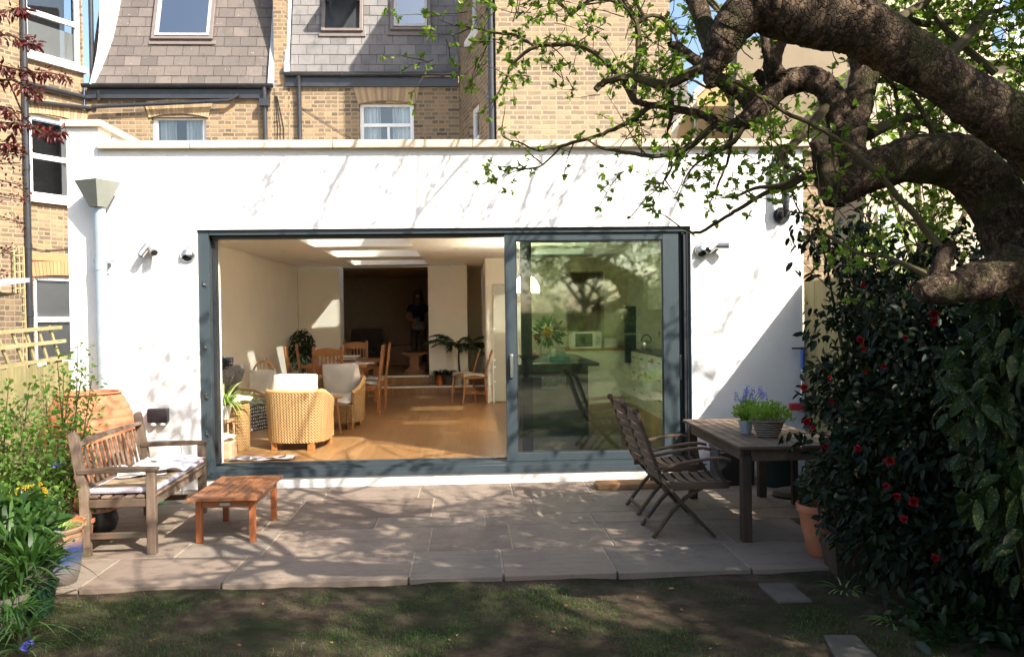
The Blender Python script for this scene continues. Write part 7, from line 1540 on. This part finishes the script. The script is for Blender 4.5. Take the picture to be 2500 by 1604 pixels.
# unseen shoots added so their shadows rake across the white wall and door frame
S3 = SUN/abs(SUN.y)
NODES = [Vector((.5, -2.5, 4.9)), Vector((1.6, -2.3, 5.4)), Vector((2.7, -2.5, 5.2)), Vector((4.2, -2.9, 4.7)), Vector((-.4, -3.0, 4.4))]
for n_ in NODES: TW.tube([Vector((2.3, -4.2, 4.5)), n_.lerp(Vector((2.3, -4.2, 4.5)), .5)+Vector((0, .0, .3)), n_], [.025, .02, .014], 7)
def node(p): return min(NODES, key=lambda q: (q-p).length)
def shade_shoot(x, z, yo, L_, leafy, d=None, bare=False):
    p = Vector((x, 0, z))+S3*(-yo); root = node(p); mid = root.lerp(p, .55)+Vector((0, 0, .12))
    TW.tube([root, mid, p], [.012, .012, .012], 6); twig(p, Vector(d or (TR.gauss(-.5, .4), TR.gauss(.2, .3), TR.gauss(.9, .3))), L_, .015, 0, leafy)
for (x, z, L_) in ((-1.55, 2.62, .9), (-1.0, 2.7, 1.0), (-.55, 2.62, 1.2), (-.15, 2.6, 1.1), (.15, 2.68, 1.3), (.45, 2.62, 1.2), (.85, 2.66, 1.0), (1.25, 2.62, 1.1), (1.7, 2.7, .8), (-2.2, 2.7, .6), (2.0, 2.62, .6)):
    p = Vector((x, 0, z))+S3*1.75; d = Vector((.50+TR.gauss(0, .06), .05, 1.0)).normalized(); q = p+d*L_; root = node(q)
    TW.tube([root, root.lerp(q, .5)+Vector((0, 0, .1)), q], [.013, .012, .010], 6); k_ = 7
    pts = [p+d*(L_*i/k_)+Vector((TR.gauss(0, .012), 0, TR.gauss(0, .01))) for i in range(k_+1)]; TW.tube(pts, [.007+.0012*i for i in range(k_+1)], 6)
    for pt in pts:
        for _ in range(2): spur(pt, Vector((TR.gauss(0, 1), TR.gauss(0, .5), TR.gauss(0, 1))), 1.3)
        if TR.random() < .35: twig(pt, Vector((TR.gauss(-.3, .6), .1, TR.gauss(.3, .6))), .22, .006, 2, .9)
for (x, z, L_) in ((.42, 1.8, .5), (.42, 1.3, .5), (.45, .8, .5), (.9, 2.5, .4), (1.5, 2.5, .4), (2.05, 1.6, .5), (2.1, 1.0, .5), (2.15, .5, .5), (2.6, 1.5, .45), (2.9, 1.9, .4), (2.5, 1.0, .4), (-3.2, .9, .4), (-3.0, 1.3, .4), (-2.66, 1.4, .4), (-2.9, .5, .5)): shade_shoot(x, z, -2.9, L_, .8)
for i in range(8): shade_shoot(-2.1+i*.5, .18+TR.uniform(-.1, .25), -3.0, .5, .7, (TR.gauss(0, .6), .2, .8))
TW.build('twigs', M['twig'], TREE, world=True)
P = np.array([tuple(p) for p in LP]); D = np.array([tuple(d) for d in LD]); print('apple leaves', len(P))
leaves('foliage', P, D, RNG.uniform(.020, .045, len(P)), M['apple_leaf'], TREE, .62, .25, .12, world=True)
# ---- purple plum at the left edge
PL = thing('purple_plum', 'purple leaved plum branches hanging into the upper left corner', 'tree', (-3.9, -4.0, -.06)); m = MB(); P = []; D = []
m.tube([Vector((-3.9, -4.0, -.1)), Vector((-3.85, -4.0, 1.2)), Vector((-3.7, -3.95, 2.4)), Vector((-3.5, -3.9, 3.6))], [.09, .07, .05, .03], 12)
br_ = [[(-160, 60), (-60, 40), (10, 30), (45, 20), (55, 25)], [(-160, 120), (-40, 95), (20, 85), (60, 100), (85, 110)], [(-160, 180), (-40, 150), (20, 165), (80, 178), (120, 178), (175, 190)], [(-60, 150), (10, 175), (35, 230), (60, 290), (100, 325), (125, 330), (150, 322)], [(-160, 260), (-40, 255), (10, 262), (30, 275)], [(-160, 330), (-40, 300), (10, 300), (60, 303)], [(-160, 380), (-40, 355), (20, 352), (35, 358)], [(-50, 200), (30, 195), (70, 215), (100, 232)]]
for b in br_:
    pts = [AT(x, y, dist=5.0+TR.uniform(-.1, .1)) for x, y in b]; m.tube(pts, [.008-.001*i for i in range(len(pts))], 5)
    for i in range(1, len(pts)):
        lo = 20 if b[i][0] > -30 else 5
        if b is br_[3] and 1 <= i <= 3: lo = 0
        for k in range(lo*2): q = pts[i-1].lerp(pts[i], .25+.75*TR.random()); e = Vector((TR.gauss(.2, 1), TR.gauss(0, 1), TR.gauss(-.4, .8))).normalized(); P.append(q+e*TR.uniform(.005, .035)); D.append(e+Vector((0, 0, -.3)))
m.build('branches', M['twig'], PL, world=True)
leaves('foliage', np.array([tuple(p) for p in P]), np.array([tuple(d) for d in D]), RNG.uniform(.025, .055, len(P)), M['plum_leaf'], PL, .42, .3, .2, world=True)
t = thing('climbing_shrub', 'wiry small leaved shrub with brownish twigs at the left edge below the plum', 'shrub', (-4.0, -3.2, -.06)); m = MB(); P = []; D = []
for b in ([(-80, 420), (0, 380), (40, 375), (70, 372)], [(-80, 470), (0, 400), (50, 398)], [(-80, 480), (0, 440), (40, 450), (80, 485)], [(-80, 520), (0, 480), (30, 485), (75, 490)], [(-80, 560), (0, 530), (45, 540), (50, 560)], [(-60, 660), (0, 620), (20, 610), (30, 625)], [(-50, 700), (-20, 665), (15, 660)]):
    pts = [AT(x, y, dist=5.2) for x, y in b]; m.tube(pts, [.006, .004, .003, .002][:len(pts)], 5)
    for i in range(1, len(pts)):
        for k in range(26): q = pts[i-1].lerp(pts[i], TR.random()); e = Vector((TR.gauss(0, 1), TR.gauss(0, 1), TR.gauss(0, .8))).normalized(); P.append(q+e*TR.uniform(.0, .05)); D.append(e)
m.tube([Vector((-4.0, -3.2, -.1)), Vector((-3.95, -3.2, 1.5)), AT(-80, 470, dist=5.2)], [.03, .02, .01], 8); m.build('stems', M['twig'], t, world=True)
leaves('foliage', np.array([tuple(p) for p in P]), np.array([tuple(d) for d in D]), RNG.uniform(.014, .028, len(P)), M['plum_leaf'], t, .55, .2, .1, world=True)
# ================================================================ garden behind the camera (seen in the glass, and shading the lawn)
def garden_tree(name, label, base, blobs, dens, Lr, mat='shade_leaf', tr=.12, thr=-.1, group=None, cat='tree'):
    t = thing(name, label, cat, base, 0, group); m = MB(); b0 = Vector(base); c0 = sum((Vector(c) for c, _ in blobs), Vector())/len(blobs); f = b0.lerp(Vector((c0.x, c0.y, c0.z)), .45)
    knobbly(m, [b0, b0.lerp(f, .5)+Vector((.05, .03, 0)), f], [tr*1.3, tr, tr*.85], 12, .06)
    for c, R in blobs: c = Vector(c); m.tube([f, f.lerp(c, .5)+Vector((0, 0, .12)), c], [tr*.6, tr*.35, tr*.12], 7)
    m.build('trunk', M['bark'], t, world=True, smooth=True); P, D, L = blob_leaves(blobs, dens, Lr, .8, .2, .5); P, D, L = keep_clumps(P, D, L, 1.6, thr); leaves('crown', P, D, L, M[mat], t, .55, .2, .15, world=True); return t
garden_tree('garden_tree', 'spreading leafy tree behind the viewer shading the lawn', (6.2, -10.4, -.1), [((4.3, -9.3, 5.6), (1.5, 1.1, .9)), ((5.6, -8.6, 6.3), (1.4, 1.1, 1.0)), ((6.6, -9.4, 6.6), (1.5, 1.3, 1.1)), ((3.2, -9.0, 5.9), (1.1, 1.0, .8)), ((5.4, -10.4, 6.6), (1.6, 1.3, 1.1)), ((7.2, -8.2, 5.8), (1.3, 1.1, 1.0)), ((4.6, -7.9, 5.9), (.9, .7, .6)), ((2.4, -8.9, 5.3), (1.0, .9, .6)), ((3.4, -8.2, 5.2), (.9, .6, .5))], 340, (.08, .13), thr=-.15)
garden_tree('garden_tree', 'tall bushy tree at the far end of the garden', (3.2, -17, -.1), [((3.0, -16, 3.6), (1.9, 1.2, 1.5)), ((1.2, -16.5, 4.6), (1.5, 1.2, 1.3)), ((5.0, -16.5, 4.8), (1.8, 1.2, 1.5)), ((3.2, -16.5, 5.8), (1.6, 1.2, 1.2)), ((6.8, -16.5, 3.4), (1.4, 1.0, 1.4))], 260, (.10, .17))
garden_tree('garden_shrub', 'broad shrub at the far end of the garden', (1.5, -14.5, -.1), [((.6, -14.3, .9), (1.2, .8, .9)), ((2.4, -14.6, 1.3), (1.1, .8, 1.1)), ((4.4, -14.4, 1.0), (1.3, .8, 1.0)), ((6.4, -14.6, 1.4), (1.2, .8, 1.2)), ((-1.4, -14.6, 1.3), (1.3, .8, 1.2)), ((-3.6, -14.5, 1.6), (1.3, .8, 1.4))], 420, (.08, .12), 'rose_leaf', .05, -.5, None, 'shrub')
t = thing('board_fence', 'plain board fence closing the far end of the garden', 'fence', (0, -18, 0)); m = MB(); r = random.Random(1)
for i in range(100): m.tint = r.random(); m.box(-6.5+i*.145, -6.5+i*.145+.14, -18.02, -18.0, -.1, 1.8)
m.build('boards', M['pine_fence'], t, world=True)

garden_tree('garden_tree', 'unseen leafy tree added beyond the right fence for shade', (5.6, -5.2, -.1), [((5.3, -4.6, 3.0), (1.0, 1.3, 1.2)), ((5.0, -6.6, 3.2), (1.0, 1.2, 1.3)), ((5.8, -3.4, 3.4), (1.0, 1.0, 1.2)), ((4.6, -8.2, 2.6), (.9, 1.0, 1.4)), ((5.0, -5.5, 4.6), (1.1, 1.3, .8)), ((4.5, -4.9, 4.2), (.7, .8, .5)), ((4.4, -6.3, 4.3), (.7, .8, .5))], 460, (.08, .13), thr=-.7)  # out of view, added to block sky light and shade the right side

garden_tree('garden_tree', 'sunlit fresh green tree between the houses at the top right', (6.6, 3.2, -.1), [((5.6, 3.2, 4.5), (.9, .7, .8)), ((7.0, 3.4, 5.4), (1.1, .8, 1.0)), ((6.3, 2.8, 3.2), (1.0, .7, .8)), ((7.8, 3.2, 4.2), (.9, .7, .9)), ((5.4, 3.0, 2.4), (.7, .6, .6)), ((6.4, 3.5, 6.4), (.8, .6, .6))], 330, (.08, .13), 'apple_leaf', .10, .05)
